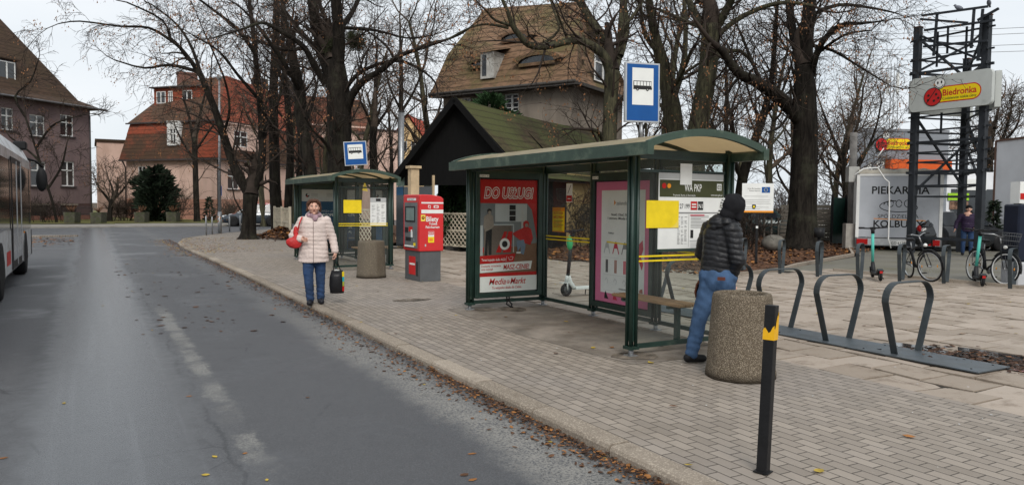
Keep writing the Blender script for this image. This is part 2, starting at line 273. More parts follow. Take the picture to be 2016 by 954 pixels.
# ------------------------------------------------------------------ mesh builder
def Fr(O, X, Y):
    X = V(X).normalized(); Y = V(Y).normalized(); return (V(O), X, Y, X.cross(Y))
_tx = {}
def textmesh(s, shear, off, sp):
    k = (s, shear, off, sp)
    if k not in _tx:
        c = bpy.data.curves.new('t', 'FONT'); c.body = s; c.size = 1; c.shear = shear; c.offset = off; c.space_character = sp; c.resolution_u = 3
        o = bpy.data.objects.new('t', c); me = bpy.data.meshes.new_from_object(o)
        vs = [v.co.copy() for v in me.vertices]; fs = [tuple(p.vertices) for p in me.polygons]
        bpy.data.objects.remove(o); bpy.data.curves.remove(c); bpy.data.meshes.remove(me); _tx[k] = (vs, fs)
    return _tx[k]
class MB:
    def __init__(s, m=None):
        s.v = []; s.f = []; s.mi = []; s.sm = []; s.mats = []; s.c = 0
        if m: s.m(m)
    def m(s, mat):
        if mat not in s.mats: s.mats.append(mat)
        s.c = s.mats.index(mat); return s
    def add(s, vs, fs, smooth=False):
        o = len(s.v); s.v += vs
        for f in fs: s.f.append(tuple(i+o for i in f)); s.mi.append(s.c); s.sm.append(smooth)
        return s
    def hexa(s, P):
        return s.add([V(p) for p in P], [(0, 3, 2, 1), (4, 5, 6, 7), (0, 1, 5, 4), (1, 2, 6, 5), (2, 3, 7, 6), (3, 0, 4, 7)])
    def box(s, x0, x1, y0, y1, z0, z1):
        return s.hexa([(x0, y0, z0), (x1, y0, z0), (x1, y1, z0), (x0, y1, z0), (x0, y0, z1), (x1, y0, z1), (x1, y1, z1), (x0, y1, z1)])
    def beam(s, p, q, w, h=None, up=(0, 0, 1)):
        p, q = V(p), V(q); h = h or w; d = (q-p).normalized(); up = V(up)
        if abs(d.dot(up)) > .98: up = V((1, 0, 0)) if abs(d.x) < .9 else V((0, 1, 0))
        x = d.cross(up).normalized()*w/2; y = x.cross(d).normalized()*h/2
        return s.hexa([p-x-y, p+x-y, p+x+y, p-x+y, q-x-y, q+x-y, q+x+y, q-x+y])
    def tube(s, pts, r, n=8, cap=True, smooth=True):
        pts = [V(p) for p in pts]; k = len(pts); rr = r if isinstance(r, (list, tuple)) else [r]*k
        vs = []; fs = []; px = None
        for i, p in enumerate(pts):
            d = (pts[min(i+1, k-1)]-pts[max(i-1, 0)])
            d = d.normalized() if d.length > 1e-9 else V((0, 0, 1))
            if px is None: px = d.cross(V((0, 0, 1)) if abs(d.z) < .9 else V((1, 0, 0))).normalized()
            else:
                px = px-d*px.dot(d); px = px.normalized() if px.length > 1e-6 else d.orthogonal().normalized()
            py = d.cross(px)
            for j in range(n):
                a = 2*math.pi*j/n; vs.append(p+(px*math.cos(a)+py*math.sin(a))*rr[i])
        for i in range(k-1):
            for j in range(n): fs.append((i*n+j, i*n+(j+1) % n, (i+1)*n+(j+1) % n, (i+1)*n+j))
        if cap: fs.append(tuple(range(n-1, -1, -1))); fs.append(tuple((k-1)*n+j for j in range(n)))
        return s.add(vs, fs, smooth)
    def lathe(s, prof, n=24, c=(0, 0, 0), smooth=True, ax=None, sx=1, sy=1, rot=0):
        c = V(c); Q = V((0, 0, 1)).rotation_difference(V(ax)).to_matrix() if ax else Matrix.Identity(3)
        vs = [c+Q@V((sx*r*math.cos(2*math.pi*j/n+rot), sy*r*math.sin(2*math.pi*j/n+rot), z)) for r, z in prof for j in range(n)]
        fs = [(i*n+j, i*n+(j+1) % n, (i+1)*n+(j+1) % n, (i+1)*n+j) for i in range(len(prof)-1) for j in range(n)]
        if prof[0][0] > 1e-6: fs.append(tuple(range(n-1, -1, -1)))
        if prof[-1][0] > 1e-6: fs.append(tuple((len(prof)-1)*n+j for j in range(n)))
        return s.add(vs, fs, smooth)
    def ell(s, c, r, n=12, k=8, Q=None):
        Q = Q or Matrix.Identity(3); vs = []; c = V(c)
        for i in range(k+1):
            t = math.pi*i/k
            for j in range(n): a = 2*math.pi*j/n; vs.append(c+Q@V((r[0]*math.sin(t)*math.cos(a), r[1]*math.sin(t)*math.sin(a), -r[2]*math.cos(t))))
        fs = [(i*n+j, i*n+(j+1) % n, (i+1)*n+(j+1) % n, (i+1)*n+j) for i in range(k) for j in range(n)]
        return s.add(vs, fs, True)
    def torus(s, c, ax, Rr, r, n=32, k=8):
        c = V(c); ax = V(ax).normalized(); a = ax.orthogonal().normalized(); b = ax.cross(a); vs = []
        for i in range(n):
            t = 2*math.pi*i/n; d = a*math.cos(t)+b*math.sin(t)
            for j in range(k): u = 2*math.pi*j/k; vs.append(c+d*(Rr+r*math.cos(u))+ax*r*math.sin(u))
        return s.add(vs, [(i*k+j, ((i+1) % n)*k+j, ((i+1) % n)*k+(j+1) % k, i*k+(j+1) % k) for i in range(n) for j in range(k)], True)
    def prism(s, poly, vec):
        P = [V(p) for p in poly]; n = len(P); vec = V(vec)
        return s.add(P+[p+vec for p in P], [tuple(range(n-1, -1, -1)), tuple(range(n, 2*n))]+[(i, (i+1) % n, n+(i+1) % n, n+i) for i in range(n)])
    def face(s, pts): return s.add([V(p) for p in pts], [tuple(range(len(pts)))])
    # drawing on a frame
    def P(s, fr, u, v, w=0): return fr[0]+fr[1]*u+fr[2]*v+fr[3]*w
    def rect(s, fr, u0, v0, u1, v1, w=0): return s.face([s.P(fr, u0, v0, w), s.P(fr, u1, v0, w), s.P(fr, u1, v1, w), s.P(fr, u0, v1, w)])
    def slab(s, fr, u0, v0, u1, v1, w0, w1): return s.hexa([s.P(fr, *q) for q in ((u0, v0, w0), (u1, v0, w0), (u1, v1, w0), (u0, v1, w0), (u0, v0, w1), (u1, v0, w1), (u1, v1, w1), (u0, v1, w1))])
    def poly(s, fr, pts, w=0): return s.face([s.P(fr, u, v, w) for u, v in pts])
    def circ(s, fr, u, v, r, w=0, n=20, ry=None): return s.poly(fr, [(u+r*math.cos(2*math.pi*i/n), v+(ry or r)*math.sin(2*math.pi*i/n)) for i in range(n)], w)
    def line(s, fr, pts, t, w=0):
        for (a, b), (c, d) in zip(pts, pts[1:]):
            L = math.hypot(c-a, d-b) or 1; nx, ny = -(d-b)/L*t/2, (c-a)/L*t/2
            s.poly(fr, [(a+nx, b+ny), (a-nx, b-ny), (c-nx, d-ny), (c+nx, d+ny)], w)
        return s
    def text(s, fr, st, u, v, size, w=0, al='L', shear=0, off=0, sx=1, sp=1, width=None):
        vs, fs = textmesh(st, shear, off, sp)
        if not vs: return s
        x0 = min(p.x for p in vs); x1 = max(p.x for p in vs)
        if width: sx = width/((x1-x0)*size)
        sh = {'L': -x0, 'C': -(x0+x1)/2, 'R': -x1}[al]
        return s.add([s.P(fr, u+(p.x+sh)*size*sx, v+p.y*size, w) for p in vs], fs)
    def facade(s, fr, W, H, holes, depth=.15, u0=0, v0=0):
        us = sorted({u0, W}|{h[0] for h in holes}|{h[2] for h in holes}); vs = sorted({v0, H}|{h[1] for h in holes}|{h[3] for h in holes})
        for a, b in zip(us, us[1:]):
            for c, d in zip(vs, vs[1:]):
                if not any(h[0] <= a+1e-6 and b <= h[2]+1e-6 and h[1] <= c+1e-6 and d <= h[3]+1e-6 for h in holes): s.rect(fr, a, c, b, d)
        for h in holes:
            a, c, b, d = h
            for q in (((a, c), (b, c)), ((b, c), (b, d)), ((b, d), (a, d)), ((a, d), (a, c))):
                (p1, p2), (p3, p4) = q; s.face([s.P(fr, p1, p2), s.P(fr, p3, p4), s.P(fr, p3, p4, -depth), s.P(fr, p1, p2, -depth)])
        return s
    def build(s, name, parent=None, bev=0., loc=None, rz=None, seg=1, recalc=False):
        me = bpy.data.meshes.new(name); me.from_pydata([tuple(p) for p in s.v], [], s.f)
        for m in s.mats: me.materials.append(m)
        me.polygons.foreach_set('material_index', s.mi); me.polygons.foreach_set('use_smooth', s.sm)
        if recalc:
            bm = bmesh.new(); bm.from_mesh(me); bmesh.ops.recalc_face_normals(bm, faces=bm.faces); bm.to_mesh(me); bm.free()
        me.update()
        o = bpy.data.objects.new(name, me); COL.objects.link(o)
        if parent: o.parent = parent
        if loc is not None: o.location = loc
        if rz is not None: o.rotation_euler.z = rz
        if bev:
            b = o.modifiers.new('edge', 'BEVEL'); b.width = bev; b.segments = seg; b.limit_method = 'ANGLE'; b.angle_limit = R(40)
        return o
def tag(o, label=None, cat=None, group=None, kind=None):
    if label: o['label'] = label
    if cat: o['category'] = cat
    if group: o['group'] = group
    if kind: o['kind'] = kind
    return o
def thing(name, label, cat, loc=(0, 0, 0), rz=0., group=None):
    o = bpy.data.objects.new(name, None); COL.objects.link(o); o.location = loc; o.rotation_euler.z = rz; o.empty_display_size = .2
    return tag(o, label, cat, group)
def copytree(o, parent=None):
    c = o.copy(); COL.objects.link(c)
    if parent: c.parent = parent
    for ch in [x for x in bpy.data.objects if x.parent == o]: copytree(ch, c)
    return c
def struct(o): o['kind'] = 'structure'; return o
# ------------------------------------------------------------------ ground, road, kerb, paving
rnd = random.Random(7)
def sheet(name, pts, z, m, th=None):
    b = MB(m)
    if th: b.prism([(x, y, z-th) for x, y in pts], (0, 0, th))
    else: b.face([(x, y, z) for x, y in pts])
    return struct(b.build(name))
earth = litter_mat('bare_earth', ('4a3f33', '5d5244', '3c3329'), 8)
sheet('ground', [(-500, -400), (700, -400), (700, 700), (-500, 700)], -.16, earth)
sheet('road', [(-45, -12), (1.2, -12), (1.2, 30), (3, 36), (12, 46), (60, 100), (10, 120), (-80, 90)], -.08, asph)
kerbline = [(0, -6), (0, 8), (-.02, 20), (-.1, 27), (-.12, 30), (0, 32.6), (.4, 35), (1.1, 37.2), (2.3, 39.8), (4, 42.5), (5.8, 45.4), (7.7, 48.4), (14, 58), (20, 67)]
def resample(pts, step):
    out = [V((*pts[0], 0))]; 
    for a, b in zip(pts, pts[1:]):
        a, b = V((*a, 0)), V((*b, 0)); 
        while (b-out[-1]).length > step:
            # walk towards b
            d = (b-out[-1]).normalized(); out.append(out[-1]+d*step)
    return out
kp = resample(kerbline, 1.0)
def tonelayer(o, tones):
    a = o.data.attributes.new('tone', 'FLOAT', 'FACE'); a.data.foreach_set('value', tones)
kb = MB(kerbm); tones = []
for a, b in zip(kp, kp[1:]):
    d = (b-a).normalized(); nrm = V((d.y, -d.x, 0)); g = .008; j = V((rnd.uniform(-.006, .006), rnd.uniform(-.006, .006), 0)); zt = rnd.uniform(-.008, .004)
    p0, p1 = a+d*g+j, b-d*g+j
    prof = [(0, -.2), (.0, zt-.03), (.012, zt-.008), (.03, zt), (.17, zt+.001), (.17, -.2)]
    vs = [p+nrm*u+V((0, 0, z)) for p in (p0, p1) for u, z in prof]; n = len(prof)
    kb.add(vs, [(i, i+1, n+i+1, n+i) for i in range(n-1)]+[tuple(range(n-1, -1, -1)), tuple(range(n, 2*n))]); tones += [rnd.random()]*(n+1)
ko = struct(kb.build('kerb', recalc=True)); tonelayer(ko, tones)
inner = []
for i, p in enumerate(kp):
    d = (kp[min(i+1, len(kp)-1)]-kp[max(i-1, 0)]).normalized(); q = p+V((d.y, -d.x, 0))*.172; inner.append((q.x, q.y))
pave_in = [p for p in inner if p[1] < 50]
sheet('brick_pavement', [(3.28, -6)]+[(3.28, y) for y in (4, 10, 20, 26)]+[(8.4, 26), (6.2, 28.6), (5.0, 33), (5.2, 38), (10.5, 48)]+pave_in[::-1], -.004, pav)
sheet('concrete_patch', [(1.75, 5.95), (3.27, 5.9), (3.27, 10.6), (2.6, 10.75), (1.72, 10.4), (1.6, 8)], .0, patchm)
sheet('paving_bed', [(3.28, -6), (15, -6), (15, 12), (12.5, 13.5), (11, 24), (10, 28), (3.28, 28)], -.03, M('dark_joint_sand', (.035, .03, .024), .95, 0, .4, 9, .4, 40))
# plaza of worn 50 cm slabs, each sitting a little askew
sb = MB(slab); tones = []
def inplaza(x, y):
    if x > 13.4: return False
    if y > 12.6 and x > 10.3-.19*(y-12.6): return False
    return y < 25 and not (x > 7.6 and y > 22.5)
row = 0; x = 3.3
while x < 13.5:
    wd = .495; y = -5.5+(row % 2)*.25+rnd.uniform(-.03, .03)
    while y < 25.5:
        if inplaza(x, y):
            g = rnd.uniform(.006, .014); t = rnd.random(); z = [rnd.gauss(-.003, .006)+(.012*math.sin(x*.9+y*.55)) for _ in range(4)]
            if rnd.random() < .05: z[rnd.randrange(4)] -= .018
            jx, jy = rnd.uniform(-.006, .006), rnd.uniform(-.006, .006); L = .495
            P0 = [(x+g+jx, y+g+jy), (x+wd-g+jx, y+g+jy), (x+wd-g+jx, y+L-g+jy), (x+g+jx, y+L-g+jy)]
            if rnd.random() < .16:   # a slab cracked in two
                c = rnd.uniform(.3, .7); c2 = c+rnd.uniform(-.2, .2); dz = rnd.uniform(-.01, .0)
                a = (P0[0][0]*(1-c)+P0[1][0]*c, P0[0][1]); b = (P0[3][0]*(1-c2)+P0[2][0]*c2, P0[2][1])
                za = z[0]*(1-c)+z[1]*c; zb = z[3]*(1-c2)+z[2]*c2
                quads = [([P0[0], (a[0]-.003, a[1]), (b[0]-.003, b[1]), P0[3]], [z[0], za, zb, z[3]]), ([(a[0]+.003, a[1]), P0[1], P0[2], (b[0]+.003, b[1])], [za+dz, z[1]+dz, z[2], zb+dz])]
            else: quads = [(P0, z)]
            for q, zz in quads:
                sb.hexa([(q[k][0], q[k][1], -.06) for k in range(4)]+[(q[k][0], q[k][1], zz[k]) for k in range(4)]); tones += [t]*6
        y += .5
    x += .5; row += 1
so_ = struct(sb.build('slab_paving')); tonelayer(so_, tones)
lotm = M('parking_lot_pavers', (.19, .18, .155), .75, 0, .25, 1.2, .4, 30, dirt=('5f5c4c', .45, .6))
sheet('parking_lot', [(13.4, -8), (80, -30), (90, 40), (32, 50), (26.6, 22.5), (19.5, 16.2), (13.9, 14.0), (12.2, 13.3), (13.4, 10)], -.02, lotm)
ek = MB(kerbm)
for pl in ([(10.3, 12.75), (12.4, 13.35), (14.05, 14.2), (19.5, 16.5), (26, 21.6)], [(13.45, 12.6), (13.45, 9), (13.5, 4), (13.4, -3)]):
    for a, b in zip(pl, pl[1:]): ek.beam((*a, 0), (*b, 0), .09, .1)
o = struct(ek.build('edging_kerb')); tonelayer(o, [rnd.random() for _ in ek.f])
# planted ground behind the plaza, gently mounded, with leaf litter
litter = litter_mat('leaf_litter', ('4b3527', '6b4a35', '3a2c22'), 16)
def moundz(x, y): return max(-.012, .0+.25*max(0, noise.noise(V((x*.16, y*.16, 1.3))))+.10*noise.noise(V((x*.6, y*.6, 4))))
def mound(name, poly, m, zf, step=.5):
    bm = bmesh.new(); xs = [p[0] for p in poly]; ys = [p[1] for p in poly]
    def inside(x, y):
        c = False; n = len(poly)
        for i in range(n):
            (x1, y1), (x2, y2) = poly[i], poly[i-1]
            if (y1 > y) != (y2 > y) and x < (x2-x1)*(y-y1)/(y2-y1)+x1: c = not c
        return c
    vd = {}; fs = []
    nx = int((max(xs)-min(xs))/step); ny = int((max(ys)-min(ys))/step)
    def vid(i, j):
        if (i, j) not in vd: x, y = min(xs)+i*step, min(ys)+j*step; vd[i, j] = (len(vd), (x, y, zf(x, y)))
        return vd[i, j][0]
    for i in range(nx):
        for j in range(ny):
            if inside(min(xs)+(i+.5)*step, min(ys)+(j+.5)*step): fs.append((vid(i, j), vid(i+1, j), vid(i+1, j+1), vid(i, j+1)))
    b = MB(m); b.add([V(v[1]) for v in sorted(vd.values())], fs, True); return b.build(name)
MPOLY = [(10.2, 12.9), (14.0, 14.4), (19.4, 16.7), (26, 21.8), (31, 33), (29, 60), (12, 50), (9.2, 42), (5.3, 37), (4.8, 33.5), (6.2, 28.4), (8.6, 24.2), (8.8, 22.6), (8.6, 20)]
struct(mound('planted_ground', MPOLY, litter, moundz))
# far side: pavement, grass verge, house gardens
grassm = litter_mat('verge_grass', ('4c5430', '63663b', '6e5b38'), 10)
fkp = [G(px, py, -.08) for px, py in ((-700, 455), (-200, 452), (60, 449), (200, 447.5), (300, 446.5), (430, 445.5), (520, 444.5))]
farkerb = [(p.x, p.y) for p in fkp]+[(14, 66), (24, 82), (40, 110)]
fpb = [G(px, py, -.0) for px, py in ((-700, 446), (-200, 443.5), (60, 441), (200, 440), (300, 439), (430, 438.5), (520, 438))]
fpb = [(p.x, p.y) for p in fpb]+[(13, 70), (22, 85), (38, 112)]
sheet('far_pavement', farkerb+fpb[::-1], -.01, M('far_paving', (.24, .225, .20), .85, 0, .2, 1.5), .15)
struct(mound('verge', [(x, y-.1) for x, y in fpb]+[(60, 140), (-60, 140)], grassm, lambda x, y: .02+.05*noise.noise(V((x*.7, y*.7, 0))), 1.5))
# small triangular island at the mouth of the side road
sheet('traffic_island', [(-3.5, 40.5), (-7.5, 40.9), (-16, 40.2), (-16, 37.2), (-8, 38.6)], .0, pav, .1)

def leaves(name, n, where, mats, size=(.03, .06), z=.004, label=None, cat=None, tilt=.5, seed=1, curl=.3):
    r = random.Random(seed); b = MB()
    for i in range(n):
        x, y, zz = where(r); s_ = r.uniform(*size); a = r.uniform(0, 6.28); b.m(r.choice(mats))
        ex = V((math.cos(a), math.sin(a), r.uniform(-tilt, tilt)*.5))*s_; ey = V((-math.sin(a), math.cos(a), r.uniform(-tilt, tilt)*.5))*s_*r.uniform(.4, .75)
        c = V((x, y, zz+z+abs(ex.z)+abs(ey.z))); up = V((0, 0, s_*curl*r.random()*.5))
        b.add([c-ex, c-ex*.3-ey, c+ex*.5-ey*.8, c+ex+up, c+ex*.5+ey*.8, c-ex*.3+ey, c], [(0, 1, 6), (1, 2, 6), (2, 3, 6), (3, 4, 6), (4, 5, 6), (5, 0, 6)])
    return tag(b.build(name), label, cat, kind='stuff')
def gutter(r):
    y = r.uniform(.5, 36)**1.; 
    w_ = .16+.10*noise.noise(V((y*.5, 3, 0))); x = -abs(r.gauss(0, w_)); return (x, y, -.08+max(0, .02*(1+x/.15)))
leaves('gutter_leaves', 5200, gutter, [bleaf, dleaf, bleaf, dleaf, oleaf], (.008, .026), label='brown rotting leaf litter lying in the gutter along the kerb', cat='leaf litter', seed=3)
def gutter2(r): y = r.uniform(.8, 7); return (-abs(r.gauss(0, .085)), y, -.08+.01*r.random())
leaves('gutter_crumbs', 2600, gutter2, [bleaf, dleaf, oleaf], (.006, .016), label='crumbled brown leaves in the near gutter beside the kerb', cat='leaf litter', seed=4)
leaves('road_leaves', 75, lambda r: (-abs(r.uniform(.05, 1)**1.8)*4.2, r.uniform(2.5, 32), -.08), [yleaf, oleaf, yleaf, bleaf], (.018, .034), label='single yellow and brown leaves scattered over the wet road', cat='leaves', seed=5, tilt=.03, curl=.05)
leaves('pavement_leaves', 170, lambda r: (r.uniform(.1, 12), r.uniform(2, 24), .004), [yleaf, oleaf, bleaf, yleaf], (.02, .045), label='a few fallen leaves scattered on the paving', cat='leaves', seed=6, tilt=.2)
PIL = G(545, 466)
def pile(r):
    a = r.uniform(0, 6.28); q = abs(r.gauss(0, .55)); x = 4.5+math.cos(a)*q*.75; y = 34.6+math.sin(a)*q*2.2; return (x, y, max(0, .42*math.exp(-q*q*1.6))*r.uniform(.7, 1))
leaves('leaf_pile', 5200, pile, [bleaf, dleaf, bleaf, oleaf, dleaf], (.05, .11), label='heap of brown leaves swept up beside the forked tree and fence', cat='leaf pile', seed=8, tilt=1)
leaves('corner_leaves', 1500, lambda r: ((lambda y: (-.1+max(0, (y-31)*.12)+abs(r.gauss(0, 1.3)), y, -.0) if r.random() < .7 else (-.25-abs(r.gauss(0, .25)), y, -.08))(r.uniform(25, 36))), [bleaf, oleaf, oleaf, yleaf], (.025, .045), tilt=.25, label='orange leaves spread over the pavement corner by the forked tree', cat='leaves', seed=9)
def inmp(r):
    while True:
        x, y = r.uniform(9, 27), r.uniform(13, 34)
        if y > 13.0+(x-10.3)*.36+.3 and (y < 21.5 or x > 9.4): return (x, y, moundz(x, y))
leaves('mound_leaves', 15000, inmp, [bleaf, dleaf, bleaf, oleaf, bleaf], (.035, .08), label='brown leaf litter covering the bank behind the plaza', cat='leaf litter', seed=10, tilt=1)
leaves('island_leaves', 500, lambda r: (r.uniform(-8, -3.6), r.gauss(36.5, 2), -.08), [oleaf, bleaf, bleaf], (.04, .08), label='brown leaves lying beside the traffic island', cat='leaves', seed=12)
def puddle_pt(r):
    t = r.random(); return (5.0+r.gauss(.1, .22)+t*.35, 5.15-t*2.3+r.gauss(0, .16), .006)
leaves('drain_leaves', 1100, puddle_pt, [dleaf, dleaf, bleaf], (.015, .04), label='dark wet leaves in the puddle beside the cycle rack plate', cat='leaf litter', seed=13)
leaves('litter_specks', 190, lambda r: (r.uniform(-.2, 9)**1., r.uniform(1.5, 16), .003), [paper, lgray, lgray], (.006, .014), label='tiny pale scraps and cigarette ends scattered on the paving', cat='litter', seed=21, tilt=.1)
leaves('twig_bits', 120, lambda r: (r.uniform(-2.5, .0), r.uniform(10, 26), -.08), [dleaf, bleaf], (.02, .07), label='small dark twigs and bits lying on the road', cat='litter', seed=22, tilt=.1)
# puddle
pm = M('puddle_water', (.05, .045, .04), .06, 0, .3, 3, spec=.8); pb = MB(pm); ctr = V((5.32, 4.2, .012)); ring = []
for i in range(48):
    a = i/48*6.283; rr = 1+.35*noise.noise(V((math.cos(a)*1.3, math.sin(a)*1.3, 2)))+.12*noise.noise(V((math.cos(a)*6, math.sin(a)*6, 2)))
    ring.append((ctr.x+.42*rr*math.cos(a)-.08*math.sin(a), ctr.y+1.15*rr*math.sin(a), ctr.z))
pb.face(ring); struct(pb.build('puddle_water'))
st = MB(M('soil_stain', (.15, .125, .10), .9, 0, .5, 6, .5, 40))
for (px, py, a_, b_) in ((812, 590, .32, .16), (1010, 608, .2, .3), (950, 608, .18, .25), (1250, 700, .25, .2)):
    c = G(px, py); st.face([(c.x+a_*(1+.5*noise.noise(V((math.cos(t)*2, math.sin(t)*2, px))))*math.cos(t), c.y+b_*(1+.5*noise.noise(V((math.cos(t)*2, math.sin(t)*2, px+5))))*math.sin(t), .004) for t in [k*6.283/24 for k in range(24)]])
struct(st.build('ground_stains'))

# ------------------------------------------------------------------ houses
W_wall = stucco_mat('mauve_stucco', '6f5f5f', '7c6a68', '5a4b4b'); W_pink = stucco_mat('pink_stucco', 'd2b4a6', 'c3a697', 'a98d7f'); W_pink2 = stucco_mat('salmon_plinth', 'b98b78', 'a97d6c', '8d6a5c')
W_grey = stucco_mat('grey_stucco', '7d746a', '6d655d', '9a8f82', amt=.45); W_yel = stucco_mat('ochre_stucco', 'd8b98a', 'ccae80', 'b89a70'); W_tan = stucco_mat('tan_stucco', 'b39a6d', 'a48c60', '8a7551')
brickm = NB('plinth_brick'); _b = brick(brickm, brickvec(brickm, 0, 2), .25, .08, .012, '7a4b3e', '63392f', '7d6a60'); brickm = brickm.fin(_b.outputs['Color'], .9, .2)
T_brown = tile_mat('brown_roof_tiles', '4f3e33', '3f332b', '45392c', .32); T_red = tile_mat('red_roof_tiles', '7c4a38', '654134', '4c3f33', .34, .42)
T_redn = tile_mat('orange_red_roof_tiles', '9c4f3a', '824735', '5f493c', .34, .25); T_main = tile_mat('weathered_roof_tiles', '806550', '685341', '5d5638', .34, .34)
T_moss = tile_mat('mossy_shingles', '4a3e30', '3b3226', '4d5230', .24, .44); T_or = tile_mat('orange_roof_tiles', 'b5523b', 'a5493a', '8a4a3c', .35, .2)
wfr = M('window_white', (.70, .70, .68), .5, 0, .08, 3); sillm = M('dark_sill', (.06, .05, .05), .8); gutterm = M('zinc_gutter', (.16, .16, .165), .5, .5, .2, 4)
shade_boards = M('shade_black_boards', (.004, .004, .004), 1., 0, .3, 4, .3, 12, stretch=(8, 8, .5))  # near black puts the shade of the open pavilion into the board colour
def window(parent, fr, u0, v0, u1, v1, dep=.13, kind='T', sill=True, fm=wfr, gm=dglass):
    b = MB(fm); t = .075; w0, w1 = -dep, -dep+.05
    for q in ((u0, v0, u0+t, v1), (u1-t, v0, u1, v1), (u0+t, v0, u1-t, v0+t), (u0+t, v1-t, u1-t, v1)): b.slab(fr, *q, w0, w1)
    um = (u0+u1)/2; b.slab(fr, um-.05, v0+t, um+.05, v1-t, w0, w1+.01)
    if kind == 'T': vm = v0+(v1-v0)*.64; b.slab(fr, u0+t, vm-.045, um-.05, vm+.045, w0, w1+.005); b.slab(fr, um+.05, vm-.045, u1-t, vm+.045, w0, w1+.005)
    if kind == 'G':
        for k in (1, 2, 3): vm = v0+(v1-v0)*k/4; b.slab(fr, u0+t, vm-.02, u1-t, vm+.02, w0, w1-.005)
    o = b.build('window', parent); p = MB(gm); p.rect(fr, u0+t, v0+t, u1-t, v1-t, w0+.01); p.build('pane', o)
    if sill: s_ = MB(sillm); s_.slab(fr, u0-.12, v0-.12, u1+.12, v0-.01, -dep+.002, .12); s_.build('sill', o)
    return o
# --- mauve corner house, far left
h1 = thing('brick_plinth_house', 'mauve rendered two storey house with brown hipped roof at the far left', 'house')
C1 = gp(181, 64); L1 = gp(0, 56); dX = (C1-L1).normalized(); O1 = C1-dX*20; fr1 = Fr(O1, dX, (0, 0, 1)); Wd = 20.0; nrm1 = fr1[3]
def uu(px, dref=48):   # distance along the facade seen at a pixel column
    d = ray(px, 400); A = fr1[0]-CAM; n = nrm1; k = A.dot(n)/d.dot(n); return (CAM+d*k-fr1[0]).dot(fr1[1]), k
def vv(px, py):
    d = ray(px, py); k = (fr1[0]-CAM).dot(nrm1)/d.dot(nrm1); return (CAM+d*k).z
holes = []; wins = []
for pxa, pxb in ((122, 148), (62, 92)):
    ua, ub = uu(pxa)[0], uu(pxb)[0]
    for (ya, yb) in ((366, 317), (267, 225)): wins.append((ua, vv(pxa, ya), ub, vv(pxa, yb)))
    holes.append((ua-.1, vv(pxa, 424), ub+.15, vv(pxa, 404)))
for k in range(1, 5):
    for va in (wins[0][1], wins[1][1]):
        u_ = wins[2][0]-2.35*k
        if u_ > .5: wins.append((u_, va, u_+1.0, va+1.65))
holes += wins; EZ = vv(181, 213)
b = MB(W_wall); b.facade(fr1, Wd, EZ, holes, .16, v0=vv(150, 400))
for (a0, a1) in ((0, 1),): 
    bk = O1-nrm1*9; b.face([C1, C1-nrm1*9, C1-nrm1*9+V((0, 0, EZ)), C1+V((0, 0, EZ))]); b.face([O1, O1+V((0, 0, EZ)), bk+V((0, 0, EZ)), bk])
b.build('wall', h1)
b = MB(brickm); b.facade(fr1, Wd, vv(150, 400)-.001, [h for h in holes if h[3] < 1.6], .16); b.build('plinth', h1)
for q in wins: window(h1, fr1, *q)
for q in holes[:1]+[h for h in holes if h[3] < 1.6][1:]: 
    if q[3] < 1.6: p = MB(dglass); p.rect(fr1, q[0], q[1], q[2], q[3], -.1); p.build('cellar_window', h1); p = MB(W_grey); p.slab(fr1, q[0]-.1, q[3]+.002, q[2]+.1, q[3]+.13, .0, .05); p.build('lintel', h1)
ov = .75; e0, e1, e2, e3 = [O1+fr1[1]*a-nrm1*c+V((0, 0, EZ-.12)) for a, c in ((-ov, -ov), (Wd+ov, -ov), (Wd+ov, 9+ov), (-ov, 9+ov))]
q0, q1, q2, q3 = [O1+fr1[1]*a-nrm1*c+V((0, 0, EZ+.55)) for a, c in ((.6, .6), (Wd-.6, .6), (Wd-.6, 8.4), (.6, 8.4))]
rz_ = EZ+7.2; r0_, r1_ = O1+fr1[1]*4.6-nrm1*4.5+V((0, 0, rz_)), O1+fr1[1]*(Wd-4.9)-nrm1*4.5+V((0, 0, rz_))
b = MB(T_brown); b.face([e0, e1, q1, q0]); b.face([e1, e2, q2, q1]); b.face([e2, e3, q3, q2]); b.face([e3, e0, q0, q3]); b.face([q0, q1, r1_, r0_]); b.face([q1, q2, r1_]); b.face([q2, q3, r0_, r1_]); b.face([q3, q0, r0_])
b.m(sillm).face([e3-V((0, 0, .04)), e2-V((0, 0, .04)), e1-V((0, 0, .04)), e0-V((0, 0, .04))]); b.build('roof', h1)
b = MB(gutterm); b.tube([e0+nrm1*.07, e1+nrm1*.07+dX*.25], .08, 8); b.tube([e1+nrm1*.05, e1-dX*.4-V((0, 0, .35))+nrm1*.0, C1+nrm1*.08-dX*.1+V((0, 0, EZ-.7)), C1+nrm1*.08-dX*.1], .055, 8); b.build('gutter', h1)
# dormer
ua = uu(4)[0]; ub = uu(60)[0]; frd = Fr(fr1[0]-nrm1*1.2, fr1[1], (0, 0, 1)); va, vb = EZ+1.35, EZ+2.75
b = MB(sillm); b.slab(frd, ua-2.4, va-.1, ub+.15, vb+.15, -2.6, -.04); dm = b.build('dormer', h1)
b = MB(T_brown); b.slab(frd, ua-2.5, vb+.16, ub+.3, vb+.26, -2.7, .2); b.build('dormer_roof', dm)
for k in range(3): 
    w_ = (ub-ua+2.2)/3; window(h1, frd, ua-2.2+k*w_+.05, va, ua-2.2+(k+1)*w_-.05, vb, -.02, 'x', False)
